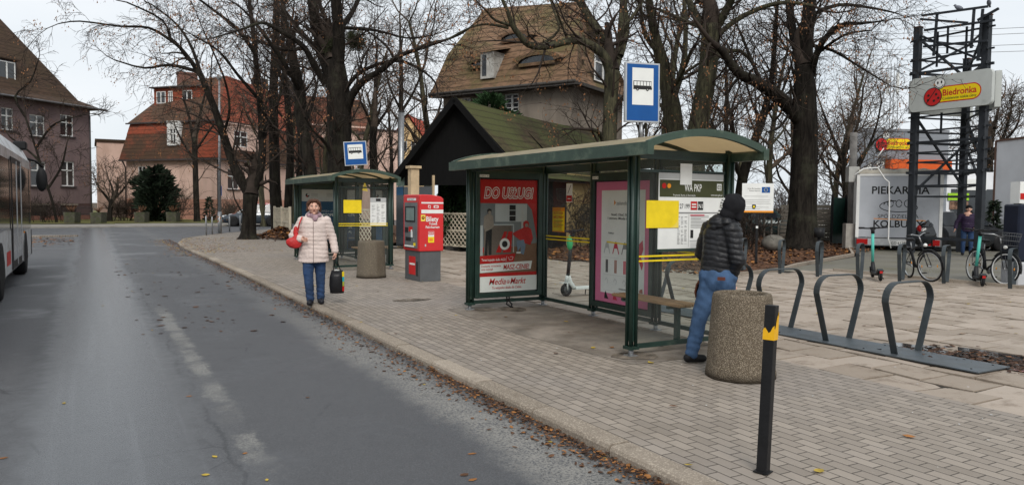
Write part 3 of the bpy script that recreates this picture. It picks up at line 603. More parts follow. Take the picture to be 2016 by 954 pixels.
# --- pink mansard house
h2 = thing('mansard_house', 'pink house with a red and brown tiled mansard roof behind the forked tree', 'house')
c2, l2, r2 = gp(431, 66), gp(250, 70), gp(640, 83)
E2, M2, R2 = zp(431, 310, 66), zp(431, 236, 66), zp(400, 158, 72)
def h2face(A, B, wins_, mats=(W_pink, W_pink2)):
    fr = Fr(A, B-A, (0, 0, 1)); L = (B-A).length; pz = zp(431, 392, 66)
    hs = [(u0*L, v0, u1*L, v1) for u0, v0, u1, v1 in wins_]
    b = MB(mats[0]); b.facade(fr, L, E2+.1, [h for h in hs if h[1] > pz], .15, v0=pz); b.build('wall', h2)
    b = MB(mats[1]); b.facade(Fr(fr[0]+fr[3]*.06, fr[1], fr[2]), L, pz, [h for h in hs if h[1] < pz], .2); b.build('plinth', h2)
    for h in hs: window(h2, fr, *h, kind='T' if h[1] > pz else 'x', sill=h[1] > pz)
    return fr, L
def v2(py, px=431, d=66): return zp(px, py, d*66/62 if d < 66 else d)
frL, LL = h2face(l2, c2, [(.13, v2(366), .22, v2(325))])
frR, LR = h2face(c2, r2, [(.07, v2(372, 450, 63), .16, v2(332, 450, 63)), (.42, v2(372, 450, 63), .52, v2(332, 450, 63)), (.72, v2(372, 450, 63), .82, v2(332, 450, 63)), (.07, v2(418, 450, 63), .12, v2(404, 450, 63)), (.2, v2(418, 450, 63), .25, v2(404, 450, 63))])
nL, nR = frL[3], frR[3]; up = V((0, 0, 1)); dL, dR = frL[1], frR[1]
bl = l2-nL*11; 
def off(p, a, b_, z): return p+nL*a+nR*b_+V((0, 0, z-p.z))
mC, mL_, mR_ = c2+(nL+nR)*.45, l2+nL*.45-dL*.4, r2+nR*.45+dR*.3
tC, tL_, tR_ = c2-(nL+nR)*.25, l2-nL*.25+dL*.35, r2-nR*.25-dR*.3
def at(p, z): return V((p.x, p.y, z))
b = MB(T_red); b.face([at(mL_, E2-.1), at(mC, E2-.1), at(tC, M2), at(tL_, M2)]); b.face([at(mC, E2-.1), at(mR_, E2-.1), at(tR_, M2), at(tC, M2)])
bL_, bR_ = l2-nL*9-dL*.4, r2-nR*9
b.face([at(mL_, E2-.1), at(tL_, M2), at(bL_+dL*.7, M2), at(bL_, E2-.1)])
b.m(T_redn); ri0 = at(l2+dL*2.0-nL*4.8, R2); ri1 = at(c2-nL*4.6-nR*3.0, R2+.2); ri2 = at(r2-nR*5, R2+.2)
b.m(T_red); b.face([at(tL_-dL*.25+nL*.2, M2-.05), at(tC+nL*.2+nR*.2, M2-.05), ri1, ri0]); b.m(T_redn); b.face([at(tC+nL*.2+nR*.2, M2-.05), at(tR_+nR*.2, M2-.05), ri2, ri1]); b.face([at(tL_-dL*.25+nL*.2, M2-.05), ri0, at(bL_+dL*.7, M2)])
b.build('roof', h2)
# upper band of newer red tiles on the mansard
b = MB(T_redn); ins = .02
zb = E2+(M2-E2)*.68
def mans(u, z, o=.03):   # point on the left mansard slope
    k = (z-(E2-.1))/(M2-(E2-.1)); A = at(mL_, z).lerp(at(tL_, z), k); B = at(mC, z).lerp(at(tC, z), k); return A.lerp(B, u)+nL*o
b.face([mans(.0, zb), mans(.62, zb), mans(.62, M2-.05), mans(.0, M2-.05)]); b.face([mans(.80, E2), mans(1, E2), mans(1, M2-.05), mans(.80, M2-.05)]); b.build('red_tile_patch', h2)
b = MB(sillm); b.beam(at(tL_-dL*.3+nL*.25, M2-.05), at(tC+nL*.25+nR*.2, M2-.05), .12); b.beam(at(tC+nL*.25+nR*.25, M2-.05), at(tR_, M2-.05), .12); b.beam(at(mL_, E2-.16), at(mC, E2-.16), .14); b.beam(at(mC, E2-.16), at(mR_, E2-.16), .14); b.build('eaves', h2)
# dormers in the mansard
fq = Fr(at(l2, 0)+nL*.35, dL, up); Lq = (c2-l2).length; u0, u1 = .50*Lq, .615*Lq
b = MB(wfr); va, vb = v2(285), v2(238); b.facade(fq, u1, vb, [(u0+.3, va+.15, u1-.3, vb-.55)], .1, u0=u0, v0=va); b.slab(fq, u0, vb, u1, vb+.08, -1, .1); b.slab(fq, u0-.06, va, u0, vb, -1, 0); b.slab(fq, u1, va, u1+.06, vb, -1, 0); b.build('dormer', h2); window(h2, fq, u0+.3, va+.15, u1-.3, vb-.55, .08, 'T', False)
fq = Fr(at(c2, 0)+nR*.3, dR, up); b = MB(W_pink); u0, u1 = .05*LR, .30*LR; va, vb = v2(292), v2(242); b.facade(fq, u1, vb, [(u0+.9, va+.3, u1-1.6, vb-.5)], .1, u0=u0, v0=va); b.slab(fq, u0, vb, u1, vb+.1, -2, .15); b.slab(fq, u0-.06, va, u0, vb, -2, 0); b.slab(fq, u1, va, u1+.06, vb, -2, 0); b.build('dormer', h2); window(h2, fq, u0+.9, va+.3, u1-1.6, vb-.5, .08, 'T', False)
for pxa, pxb, ya, yb in ((300, 392, 203, 176),):
    A = at(gp(pxa+8, 71.2), 0); B = at(gp(pxb+2, 69.6), 0); fq = Fr(A, B-A, up); Lq2 = (B-A).length; va, vb = zp(pxa, ya, 69.5), zp(pxa, yb, 69.5)
    b = MB(T_redn); b.slab(fq, -.2, va-1.3, Lq2+.2, vb+.25, -3.5, -.13); b.m(sillm).slab(fq, -.45, vb+.25, Lq2+.45, vb+.36, -3.7, .25); b.build('dormer', h2)
    for f0, f1 in ((.03, .24), (.30, .40), (.62, .84)): window(h2, fq, Lq2*f0, va+.1, Lq2*f1, vb-.05, .1, 'x', False)
b = MB(brickm); 
for pxa, dd, ya, yb, ww in ((372, 75, 190, 150, 1.8),):
    p = gp(pxa, dd); b.box(p.x-ww/2, p.x+ww/2, p.y-.5, p.y+.5, zp(pxa, ya, dd), zp(pxa, yb, dd)); b.box(p.x-ww/2-.08, p.x+ww/2+.08, p.y-.58, p.y+.58, zp(pxa, yb, dd)+.002, zp(pxa, yb, dd)+.2)
b.build('chimney', h2)
b = MB(sillm); b.tube([c2+(nL+nR)*.08+dL*-.1+V((0, 0, E2)), c2+(nL+nR)*.08-dL*.1], .06, 8); b.build('downpipe', h2); b = MB(sillm); b.tube([l2+nL*.4+V((0, 0, E2-.2)), l2+nL*.08+V((0, 0, E2-.8)), l2+nL*.08], .07, 8); b.build('downpipe', h2)
# --- flat roofed pink annex
b = MB(W_pink); A, B = gp(193, 74), gp(262, 74); b.box(A.x, B.x+2, A.y, A.y+8, 0, zp(215, 279, 74)); b.m(T_brown).box(A.x-.15, B.x+2.1, A.y-.15, A.y+8.1, zp(215, 279, 74)+.003, zp(215, 279, 74)+.25)
tag(b.build('garage_annex'), 'plain windowless pink flat roofed wall between the two old houses', 'building')
# --- dark tiled row further back
h3 = thing('terrace_house', 'long pale terrace with dark roof and chimneys far behind the tree trunks', 'house')
A, B = gp(476, 88), gp(735, 96); fr = Fr(A, B-A, up); L = (B-A).length; ez = zp(560, 250, 90)
hs = [(2+3.1*k, z0, 3.2+3.1*k, z0+1.6) for k in range(int(L/3.2)) for z0 in (1.2, 4.4, 7.4)]
b = MB(W_pink); b.facade(fr, L, ez+.6, hs, .15); b.build('wall', h3)
for h in hs: window(h3, fr, *h, kind='T', sill=False)
b = MB(T_red); n3 = fr[3]; b.face([A+n3*.5+up*ez-fr[1]*.4, B+n3*.5+up*ez, B-n3*5+up*(ez+4.6), A-n3*5+up*(ez+4.6)-fr[1]*.2]); b.build('roof', h3)
for u_ in (3, 6.4, 13): b = MB(sillm); p = A+fr[1]*u_-n3*4.4; b.box(p.x-.9, p.x+.9, p.y-.5, p.y+.5, ez+3.2, ez+6.1); b.build('chimney', h3)
# --- ochre gabled house
h5 = thing('gabled_house', 'ochre gabled house with orange tiled roof seen above the far shelter', 'house')
A, B = gp(780, 72), gp(852, 74); X = (B-A).normalized(); fr = Fr(A, X, up); L = (B-A).length; nz5 = fr[3]; L2 = (gp(728, 72)-A).length
za, zg = zp(770, 262, 72), zp(797, 226, 72); uap = L*.28
b = MB(W_yel); b.face([A, B, B+up*zp(845, 300, 73), A+X*uap+up*zg, A+up*za]); b.build('gable_wall', h5)
b = MB(W_pink); b.box(gp(728, 73).x, A.x+.1, A.y-.1, A.y+6, 0, zp(750, 260, 72)); b.m(sillm).box(gp(728, 73).x-.2, A.x+.1, A.y-.25, A.y+6.2, zp(750, 260, 72)+.002, zp(750, 260, 72)+.15); b.build('side_wing', h5)
bkv = (X*.75-nz5*.9).normalized()*10
b = MB(T_or); b.face([A+X*(uap)+up*(zg+.05)+nz5*.3, B+up*(zp(845, 300, 73)+.05)+nz5*.3, B+up*(zp(845, 300, 73))+bkv, A+X*uap+up*zg+bkv]); b.face([A+X*uap+up*(zg+.05)+nz5*.3, A+X*uap+up*zg+bkv, A+up*za+bkv, A+up*(za+.05)+nz5*.3-X*.3]); b.build('roof', h5)
for px_ in (776, 797, 818):
    a_, b_ = (gp(px_, 72)-A).dot(X), (gp(px_+8, 72)-A).dot(X); z0, z1 = zp(px_, 297, 72), zp(px_, 279, 72)
    q = MB(wfr); q.slab(fr, a_-.06, z0-.06, b_+.06, z1+.06, .0, .04); q.m(dglass).slab(fr, a_, z0, b_, z1, .041, .05); q.build('window', h5)
# --- big weathered house in the middle
h4 = thing('hipped_villa', 'large neglected grey villa with weathered brown tiled roof behind the black shed', 'house')
A, B, C = gp(872, 41), gp(1122, 36.5), gp(1222, 42); X = (B-A).normalized(); fr = Fr(A, X, up); L = (B-A).length; n4 = fr[3]; Y2 = (C-B).normalized(); fr2 = Fr(B, Y2, up); L2 = (C-B).length
ez = zp(1122, 166, 36.5); hs = [(L*.505, zp(1010, 222, 38.5), L*.615, zp(1010, 186, 38.5)), (L*.12, zp(1010, 222, 38.5), L*.23, zp(1010, 186, 38.5)), (L*.1, 1.2, L*.22, 2.9), (L*.5, 1.2, L*.62, 2.9)]
b = MB(W_grey); b.facade(fr, L, ez, hs, .16); b.facade(fr2, L2, ez, [], .1); b.face([A, A-n4*8, A-n4*8+up*ez, A+up*ez]); b.build('wall', h4)
for h in hs: window(h4, fr, *h, kind='G', sill=True)
ovh = .55; eA = A-X*.5+n4*ovh; eB = B+n4*ovh+fr2[3]*ovh; eC = C+fr2[3]*ovh+Y2*.4
R0 = at(gp(952, 45), zp(952, 22, 45)); R1 = at(gp(1140, 42), zp(1140, 9, 42)); kk = .62
zm = ez+(R0.z-ez)*.42
b = MB(T_main)
mA, mB = eA.lerp(R0, .30), eB.lerp(R1, .27); mA.z = mB.z = zm; 
b.face([at(eA, ez), at(eB, ez), mB, mA]); b.face([mA, mB, R1, R0]); Dk = at(A-n4*9-X*.5, ez)
b.face([at(eB, ez), at(eC, ez), at(C-X*2.0, ez+3.2).lerp(R1, .0), mB]); b.face([mB, at(C-X*2.0, ez+3.2), R1]); b.face([Dk, at(eA, ez), mA, Dk.lerp(R0, .3)]); b.face([Dk.lerp(R0, .3), mA, R0]); b.face([at(eC, ez), Dk, R0, R1])
b.build('roof', h4)
b = MB(M('weathered_soffit', (.07, .065, .06), .9)); b.beam(at(eA, ez-.08), at(eB, ez-.08), .2, .16); b.beam(at(eB, ez-.08), at(eC, ez-.08), .2, .16); b.tube([at(eA, ez)+n4*.1, at(eB, ez)+n4*.1], .075, 8); b.face([at(eA, ez-.17), at(A, ez-.17), at(B, ez-.17), at(eB, ez-.17)]); b.build('eaves', h4)
nslope = (at(eB, ez)-at(eA, ez)).cross(mA-at(eA, ez)).normalized(); vslope = (mA.lerp(mB, .5)-at(eA, ez).lerp(at(eB, ez), .5)).normalized()
def onroof(px, py):   # pixel to the main slope (lower)
    d = ray(px, py); n = nslope; k = (at(eA, ez)-CAM).dot(n)/d.dot(n); return CAM+d*k
def onroof2(px, py):
    n = (mB-mA).cross(R0-mA).normalized(); d = ray(px, py); k = (mA-CAM).dot(n)/d.dot(n); return CAM+d*k
for fn, px_, py_, hw, hh in ((onroof, 1062, 124, 1.05, .42), (onroof2, 1018, 78, .8, .32), (onroof, 948, 130, .55, .22)):
    c = fn(px_, py_); vs = []; b = MB(T_main); K = 16; ff = n4*.35
    arc = [(hw*math.cos(math.pi*k/K), hh*math.sin(math.pi*k/K)) for k in range(K+1)]
    out = [c+X*(a*1.45)+up*(h*.96)+(n4*.12) for a, h in arc]; bkp = [c+X*(a*1.45)+up*(h+.35)-n4*2.2 for a, h in arc]; fnt = [c+X*a+up*(h*.8)+ff for a, h in arc]
    o1 = [c+X*(a*1.35)+up*(h+.08)+ff for a, h in arc]
    b.add(o1+bkp, [(k, k+1, K+2+k, K+1+k) for k in range(K)], True); b.add(o1+fnt, [(k, K+1+k, K+2+k, k+1) for k in range(K)], False); o = b.build('eyebrow_dormer', h4)
    b = MB(dglass); b.face([p-n4*.12 for p in fnt]); b.m(T_main).slab(Fr(c+ff-n4*.05, X, up), -hw, -.16, hw, .0, -.4, 0); b.build('pane', o)
c = onroof(970, 136); f4 = Fr(c+n4*.5, X, up); b = MB(M('flaking_white_boards', (.55, .54, .50), .8, 0, .4, 4, dirt=('4e463d', .45, 2))); b.slab(f4, -.42, -.55, .42, .8, -1.4, 0); b.m(dglass).slab(f4, -.3, -.4, -.04, .65, .001, .02); o = b.build('dormer', h4)
b = MB(T_main); b.face([c+X*a+up*z_+n4*q for a, z_, q in ((-.75, .8, .6), (.75, .8, .6), (.6, 1.25, -1.2), (-.6, 1.25, -1.2))]); b.build('dormer_roof', o)
window(h4, fr2, L2*.3, ez+.4, L2*.62, ez+1.9, -.3, 'T', False)
# --- shed with mossy roof, interior shade painted in as black boards
h6 = thing('gabled_pavilion', 'open pavilion, its interior shade painted as black infill, with steep mossy shingle roof behind the shelters', 'pavilion')
ap = gp(905, 25); zap = zp(905, 196, 25); be = gp(1190, 35.8); ax = (be-ap).normalized(); Ls = (be-ap).length+1.0; pr = V((ax.y, -ax.x, 0)); hw = 2.3; zl = 2.72
def sag(t): return -.12*math.sin(math.pi*t)
for sgn in (-1, 1):
    b = MB(T_moss); K = 10; J = 6; vs = []
    for i in range(K+1):
        t = i/K
        for j in range(J+1):
            q = j/J; p = ap+ax*(-.35+Ls*t)+pr*sgn*(hw+.25)*q; z = zap+(zl-.25-zap)*q+sag(t)*(1-q)-.12*math.sin(math.pi*q)
            vs.append(V((p.x, p.y, z)))
    fs = [(i*(J+1)+j, (i+1)*(J+1)+j, (i+1)*(J+1)+j+1, i*(J+1)+j+1) for i in range(K) for j in range(J)]
    b.add(vs, fs, True); b.m(shade_boards).add([v-up*.09 for v in vs], [f[::-1] for f in fs]); b.m(shade_boards)
    for (p0, p1) in (((0, 0), (0, J)),):
        A_, B_ = vs[0], vs[J]; b.beam(A_-up*.06, B_-up*.06, .06, .2)
    b.build('roof_slope', h6)
b = MB(shade_boards); A_, B_ = ap-pr*hw, ap+pr*hw
b.face([at(A_, zl-.5), at(B_, zl-.5), at(B_, zl), at(ap, zap-.12), at(A_, zl)]); b.build('gable_shade_infill', h6)  # black sheet stands for the shade inside the open gable
b = MB(shade_boards); q = ap+ax*3.5; b.face([at(q-pr*hw, 0), at(q+pr*hw, 0), at(q+pr*hw, zl), at(q, zap-.2), at(q-pr*hw, zl)]); b.face([at(B_, 0), at(B_+ax*3.4, 0), at(B_+ax*3.4, zl), at(B_, zl)]); b.face([at(A_+ax*2, 0), at(A_+ax*(Ls-.6), 0), at(A_+ax*(Ls-.6), zl), at(A_+ax*2, zl)]); b.build('interior_shade_wall', h6); b = MB(W_tan); b.face([at(B_+ax*3.41, 0), at(B_+ax*(Ls-.6), 0), at(B_+ax*(Ls-.6), zl), at(B_+ax*3.41, zl)]); b.build('side_wall', h6)  # inner walls coloured black to paint in the interior shade
cream = M('cream_timber', (.50, .38, .24), .7, 0, .15, 3, .1, 30)
P1 = gp(814, 24.8); b = MB(cream); b.box(P1.x-.14, P1.x+.14, P1.y-.14, P1.y+.14, 0, zp(814, 332, 24.8)); b.box(P1.x-.2, P1.x+.2, P1.y-.2, P1.y+.2, zp(814, 332, 24.8)+.002, zp(814, 328, 24.8)+.02); b.build('timber_post', h6)
P2 = gp(853, 25.5); b = MB(cream); b.beam(at(P2, 0), at(P2, zp(853, 345, 25.5)), .07); b.build('glazing_post', h6)
tg = M('green_tinted_glazing', (.12, .17, .14), .25, 0, .2, 2); A_, B_ = gp(780, 26.5), gp(852, 25.6); f6 = Fr(A_, B_-A_, up); L = (B_-A_).length
b = MB(tg); b.slab(f6, 0, zp(815, 366, 26), L, zp(815, 343, 26), -.03, 0); b.m(dglass).slab(f6, 0, .1, L, zp(815, 367, 26), -.03, 0); b.m(navy).slab(f6, L*.02, zp(815, 384, 26), L*.2, zp(815, 368, 26), .001, .02); b.build('glazed_screen', h6)
# sign on the pavilion
sg = thing('pavilion_sign', 'white and blue snack bar sign hung on the dark pavilion above the poster case', 'sign'); A_, B_ = gp(926, 22.4), gp(992, 22.0); f7 = Fr(A_, B_-A_, up); L = (B_-A_).length
b = MB(white); z = lambda py: zp(955, py, 22.2)
b.m(navy).slab(f7, -.05, z(341), L*.6, z(326), -.05, 0); b.m(paper).slab(f7, .12, z(338), L*.56, z(328), .001, .01); b.m(ink).text(f7, 'SZWAGRA', .14, z(337.4), .18, .013, off=.02, width=L*.5)
b.m(paper).slab(f7, .1, z(326)+.01, L*.58, z(319), -.05, -.001); b.m(blue).slab(f7, L*.62, z(341), L, z(318), -.05, 0); b.m(paper).circ(f7, L*.81, z(325), .11, .004); b.m(red).poly(f7, [(L*.81-.1, z(325)), (L*.81+.1, z(325)+.035), (L*.81+.07, z(325)+.085), (L*.81, z(325)+.105), (L*.81-.07, z(325)+.085)], .008); b.m(blue).poly(f7, [(L*.81-.1, z(325)-.03), (L*.81, z(325)-.105), (L*.81+.09, z(325)-.05), (L*.81+.1, z(325)-.0)], .008); b.m(paper).text(f7, 'PEPSI', L*.81, z(338), .11, .006, 'C', off=.01)
b.m(steel).beam(f7[0]+f7[1]*.3-f7[3]*.03, f7[0]+f7[1]*.3-f7[3]*.03+up*z(330), .05); b.beam(f7[0]+f7[1]*(L*.9)-f7[3]*.03, f7[0]+f7[1]*(L*.9)-f7[3]*.03+up*z(330), .05); b.build('sign_board', sg)
# --- tan garden wall building behind the shelter glass
b = MB(W_tan); A, B = gp(1068, 33), gp(1250, 31); f8 = Fr(A, B-A, up); L = (B-A).length; b.slab(f8, 0, 0, L, zp(1120, 352, 32), -4, 0); b.m(T_brown).slab(f8, -.2, zp(1120, 352, 32)+.002, L+.2, zp(1120, 345, 32), -4.2, .35)
b.m(M('stone_patch', (.11, .10, .09), .9, 0, .5, 5, .5, 20)).slab(f8, .1, .0, L*.24, zp(1090, 382, 32), .001, .05); tag(b.build('outbuilding'), 'low tan rendered outbuilding seen through the shelter glass', 'building')
# ------------------------------------------------------------------ bus shelters
UP = V((0, 0, 1))
SH = 3.9
def make_shelter(label, loc):
    t = thing('bus_shelter', label, 'bus shelter', loc, 0, 'green barrel roofed bus shelters')
    for (x, y, foot) in ((0, 0, 1), (0, SH, 1), (1.3, SH, 1), (1.36, 0, 1), (1.33, 2.56, 0), (1.33, 1.18, 0)):
        b = MB(green); b.box(x-.028, x+.028, y-.028, y+.028, .16, 2.24)
        for dx, dy in ((-.034, -.034), (.034, -.034), (-.034, .034), (.034, .034)): b.tube([(x+dx, y+dy, .08 if (dx+dy) else .1), (x+dx, y+dy, 2.2)], .019, 8)
        b.box(x-.062, x+.062, y-.062, y+.062, .075, .11); p = b.build('post', t)
        b = MB(steel); b.tube([(x, y, 0), (x, y, .08)], .028, 10); b.box(x-.055, x+.055, y-.055, y+.055, 0, .012); b.build('foot', p)
    def rail(p, q, w=.035, h=.05): b = MB(green); b.beam(p, q, w, h); b.build('rail', t)
    rail((.05, SH, .11), (1.25, SH, .11)); rail((.05, 0, .10), (1.3, 0, .10)); rail((1.33, .05, .11), (1.33, 1.1, .11)); rail((1.33, 1.25, .11), (1.33, 2.5, .11)); rail((1.32, 2.62, .11), (1.3, SH-.05, .11))
    rail((.05, 0, 2.13), (1.3, 0, 2.13), .04, .07); rail((.05, SH, 2.13), (1.25, SH, 2.13), .04, .07)
    rail((0, .05, 2.14), (0, SH-.05, 2.14), .05, .12); rail((1.34, .05, 2.14), (1.32, SH-.05, 2.14), .05, .12)
    rail((.06, 0, 1.97), (1.3, 0, 1.97), .03, .03)
    # glass panes
    def pane(p, q, z0, z1): b = MB(glass); b.face([(*p, z0), (*q, z0), (*q, z1), (*p, z1)]); b.build('glass_pane', t)
    pane((.06, .0), (1.3, .0), .14, 2.09); pane((1.33, .07), (1.33, 1.1), .14, 2.07); pane((1.32, 2.63), (1.3, SH-.07), .14, 2.07)
    # barrel roof
    xa, xb, ya, yb = -.22, 1.40, -.50, SH+.22; K = 14
    def arc(k, dz=0): u = k/K; return (xa+(xb-xa)*u, 2.215+.155*math.sin(math.pi*u)**.85+dz)
    def sheetarc(y0, y1, dz, m, name, k0=0, k1=K, th=.012):
        b = MB(m); vs = []
        for k in range(k0, k1+1):
            x, z = arc(k, dz); vs += [V((x, y0, z)), V((x, y1, z)), V((x, y0, z-th)), V((x, y1, z-th))]
        n = k1-k0; fs = []
        for i in range(n): a = i*4; c = a+4; fs += [(a, c, c+1, a+1), (a+2, a+3, c+3, c+2), (a, a+2, c+2, c), (a+1, c+1, c+3, a+3)]
        fs += [(0, 1, 3, 2), (n*4, n*4+2, n*4+3, n*4+1)]; b.add(vs, fs, False); return b.build(name, t)
    sheetarc(ya+.06, yb-.06, 0, roofsheet, 'roof_panel')
    sheetarc(ya, ya+.05, .022, greenl, 'roof_end_arch', th=.075); sheetarc(yb-.05, yb, .022, greenl, 'roof_end_arch', th=.075)
    for y in (.55, 1.8, 3.05): sheetarc(y-.02, y+.02, -.016, green, 'roof_rib', 0, K, .04)
    b = MB(greenl); b.prism([(xa-.03, ya-.02, 2.10), (xa+.05, ya-.02, 2.10), (xa+.05, ya-.02, 2.19), (xa-.03, ya-.02, 2.225)], (0, yb-ya+.04, 0)); b.build('front_gutter', t)
    b = MB(greenl); b.prism([(xb-.05, ya-.02, 2.10), (xb+.03, ya-.02, 2.10), (xb+.03, ya-.02, 2.225), (xb-.05, ya-.02, 2.19)], (0, yb-ya+.04, 0)); b.build('rear_gutter', t)
    b = MB(green); b.beam((xa+.03, 0, 2.165), (xb-.03, 0, 2.165), .05, .06); b.build('cross_beam', t); b = MB(green); b.beam((xa+.03, SH, 2.165), (xb-.03, SH, 2.165), .05, .06); b.build('cross_beam', t)
    # bench
    be = MB(wood)
    for k in range(3): be.box(.82+k*.105, .915+k*.105, .18, 1.45, .44, .475)
    be = be.build('bench_seat', t, bev=.006)
    for y in (.35, 1.2): b = MB(green); b.beam((.95, y, 0), (.95, y, .44), .06, .05); b.beam((.8, y, .425), (1.14, y, .425), .05, .03); b.build('bench_leg', t)
    return t
roofsheet = M('stained_roof_sheet', (.44, .41, .31), .6, 0, .15, 3, .05, 30, dirt=('8a8464', .4, 1.6))
_t = roofsheet.node_tree; _tl = N(_t, 'ShaderNodeBsdfTranslucent'); _tl.inputs[0].default_value = (.85, .72, .52, 1); _ms = N(_t, 'ShaderNodeMixShader'); _ms.inputs[0].default_value = .55
_t.links.new(_t.nodes['Principled BSDF'].outputs[0], _ms.inputs[1]); _t.links.new(_tl.outputs[0], _ms.inputs[2]); _t.links.new(_ms.outputs[0], _t.nodes['Material Output'].inputs[0])
caseglass = glass_mat('case_acrylic', 'fafcfb', .06, .03)
def case(parent, fr, W, z0, z1, th=.13, fw=.075, name='display_case'):
    """poster case: frame centred on the panel line; returns the visible opening on the viewer's side"""
    b = MB(green); h = th/2
    b.slab(fr, 0, z0, fw, z1, -h, h); b.slab(fr, W-fw, z0, W, z1, -h, h); b.slab(fr, fw, z1-fw*1.5, W-fw, z1, -h, h); b.slab(fr, fw, z0, W-fw, z0+fw, -h, h)
    b.m(black).slab(fr, fw, z0+fw, W-fw, z1-fw*1.5, -h+.01, h-.035)
    c = b.build(name, parent, bev=.006); g = MB(caseglass); g.rect(fr, fw, z0+fw, W-fw, z1-fw*1.5, h-.012); g.build('case_glass', c)
    return c, (fw+.012, z0+fw+.012, W-fw-.012, z1-fw*1.5-.012, h-.033)
def sticker(parent, fr, u, v, w_, h_, w, m1=paper, txt=None):
    b = MB(m1); b.slab(fr, u, v, u+w_, v+h_, w, w+.002)
    if txt: b.m(ink).text(fr, txt, u+.006, v+h_*.25, h_*.7, w+.003, width=w_-.012)
    return b.build('sticker', parent)
def warn_tape(parent, fr, a, b_, z, m=yellow):
    q = MB(m)
    for k in range(2): q.slab(fr, a, z+k*.05, b_, z+.018+k*.05, .006, .009)
    q.build('warning_tape', parent)
S1 = make_shelter('nearest green bus shelter with the red poster case, wooden bench and man leaning beside it', (2.0, 6.3, 0))
frL = Fr((.06, SH, 0), (1, 0, 0), UP)      # far end panel, faces the camera side (-y)
c, (a, z0, b_, z1, w_) = case(S1, frL, 1.18, .17, 2.10)
LW = b_-a; HH = z1-z0; pf = Fr(frL[0]+frL[1]*a+UP*z0+frL[3]*w_, (1, 0, 0), UP)
def px2(u, v): return (u*LW/459, HH-(v)*HH/800)   # poster drawn on a 459 x 800 grid
p = MB(red); p.rect(pf, 0, 0, LW, HH)
def PR(m, u0, v0, u1, v1, w=.001): (x0, y1), (x1, y0) = px2(u0, v0), px2(u1, v1); p.m(m).rect(pf, x0, y0, x1, y1, w)
def PP(m, pts, w=.002): p.m(m).poly(pf, [px2(*q) for q in pts], w)
def PT(m, s, u, v, size, w=.004, width=None, shear=0, off=0, al='L'): x, y = px2(u, v); p.m(m).text(pf, s, x, y, size*HH/800, w, al, shear, off, width=width*LW/459 if width else None)
wallg = M('poster_grey_wall', (.17, .19, .20), .5, 0, .1, 2); cab = M('poster_pale_cabinet', (.44, .47, .48), .5, 0, .1, 2); floorp = M('poster_wood_floor', (.20, .11, .065), .5, 0, .15, 3); den = M('poster_grey_brown', (.16, .13, .11), .6); shirt = M('poster_taupe_shirt', (.30, .26, .22), .6); redh = M('poster_red_hoodie', (.46, .03, .03), .5); jeanp = M('poster_jeans', (.16, .22, .30), .6)
PR(wallg, 0, 168, 459, 480); PP(floorp, [(0, 520), (459, 455), (459, 665), (0, 665)], .0015); PR(cab, 118, 172, 375, 300, .002); PR(black, 232, 180, 282, 295, .003)
for v in (215, 255): PR(cab, 230, v, 284, v+5, .0035)
PR(lgray, 330, 172, 345, 480, .003); PP(redh, [(375, 168), (459, 168), (459, 430), (440, 330), (415, 215)], .003)
PR(den, 30, 320, 250, 540, .003); PR(cab, 60, 316, 270, 326, .004); PR(cab, 262, 320, 270, 520, .004); PR(cab, 2, 325, 22, 540, .004)
PP(red, [(125, 520), (190, 370), (215, 370), (165, 520)], .005); PP(red, [(180, 520), (225, 370), (258, 370), (245, 520)], .005)
p.m(paper).circ(pf, *px2(195, 460), .085*LW/.95, .006); p.m(ink).circ(pf, *px2(195, 460), .05, .007)
PP(shirt, [(30, 262), (70, 235), (100, 260), (108, 330), (88, 350), (40, 370), (25, 330)], .006); PP(ink, [(48, 360), (92, 350), (90, 535), (68, 535), (62, 420), (58, 540), (36, 540)], .0055); PP(ink, [(52, 218), (68, 205), (88, 212), (88, 240), (60, 245)], .007)
p.m(shirt).circ(pf, *px2(74, 235), .028, .008, 12)
PP(redh, [(330, 350), (370, 330), (410, 355), (425, 420), (405, 470), (350, 455), (262, 395), (262, 380)], .006); p.m(redh).circ(pf, *px2(368, 318), .055, .007, 14); p.m(shirt).circ(pf, *px2(372, 326), .03, .008, 12)
PP(jeanp, [(290, 440), (350, 430), (365, 480), (350, 540), (325, 530), (325, 480), (300, 520)], .0065); PR(paper, 290, 518, 325, 530, .007)
_x, _y = px2(229, 130); _vs = textmesh('DO USŁUG!', .2, .06, 1)[0]; _k = (400*LW/459)/((max(q.x for q in _vs)-min(q.x for q in _vs))*105*HH/800); p.m(paper).text(pf, 'DO USŁUG!', _x, _y, 105*HH/800, .003, 'C', .2, .06, sx=_k); p.m(red).text(pf, 'DO USŁUG!', _x, _y, 105*HH/800, .0045, 'C', .2, .0, sx=_k)
PP(red, [(0, 542), (285, 530), (265, 590), (0, 598)], .008); PT(paper, 'Teraz kupując duże AGD', 12, 578, 24, .01, 190, 0, .015); p.m(paper).line(pf, [px2(212, 548), px2(205, 585)], .004, .01); p.m(paper).line(pf, [px2(225, 555), px2(232, 575), px2(258, 572), px2(262, 552), px2(238, 552)], .006, .01)
PP(paper, [(0, 600), (420, 585), (408, 645), (0, 662)], .009); PT(red, 'Dostawa, wniesienie', 10, 622, 23, .01, 155, 0, .01); PT(red, 'oraz montaż', 10, 645, 23, .01, 90, 0, .01); PT(red, 'MASZ-CENIE!', 185, 642, 50, .011, 210, .1, .02)
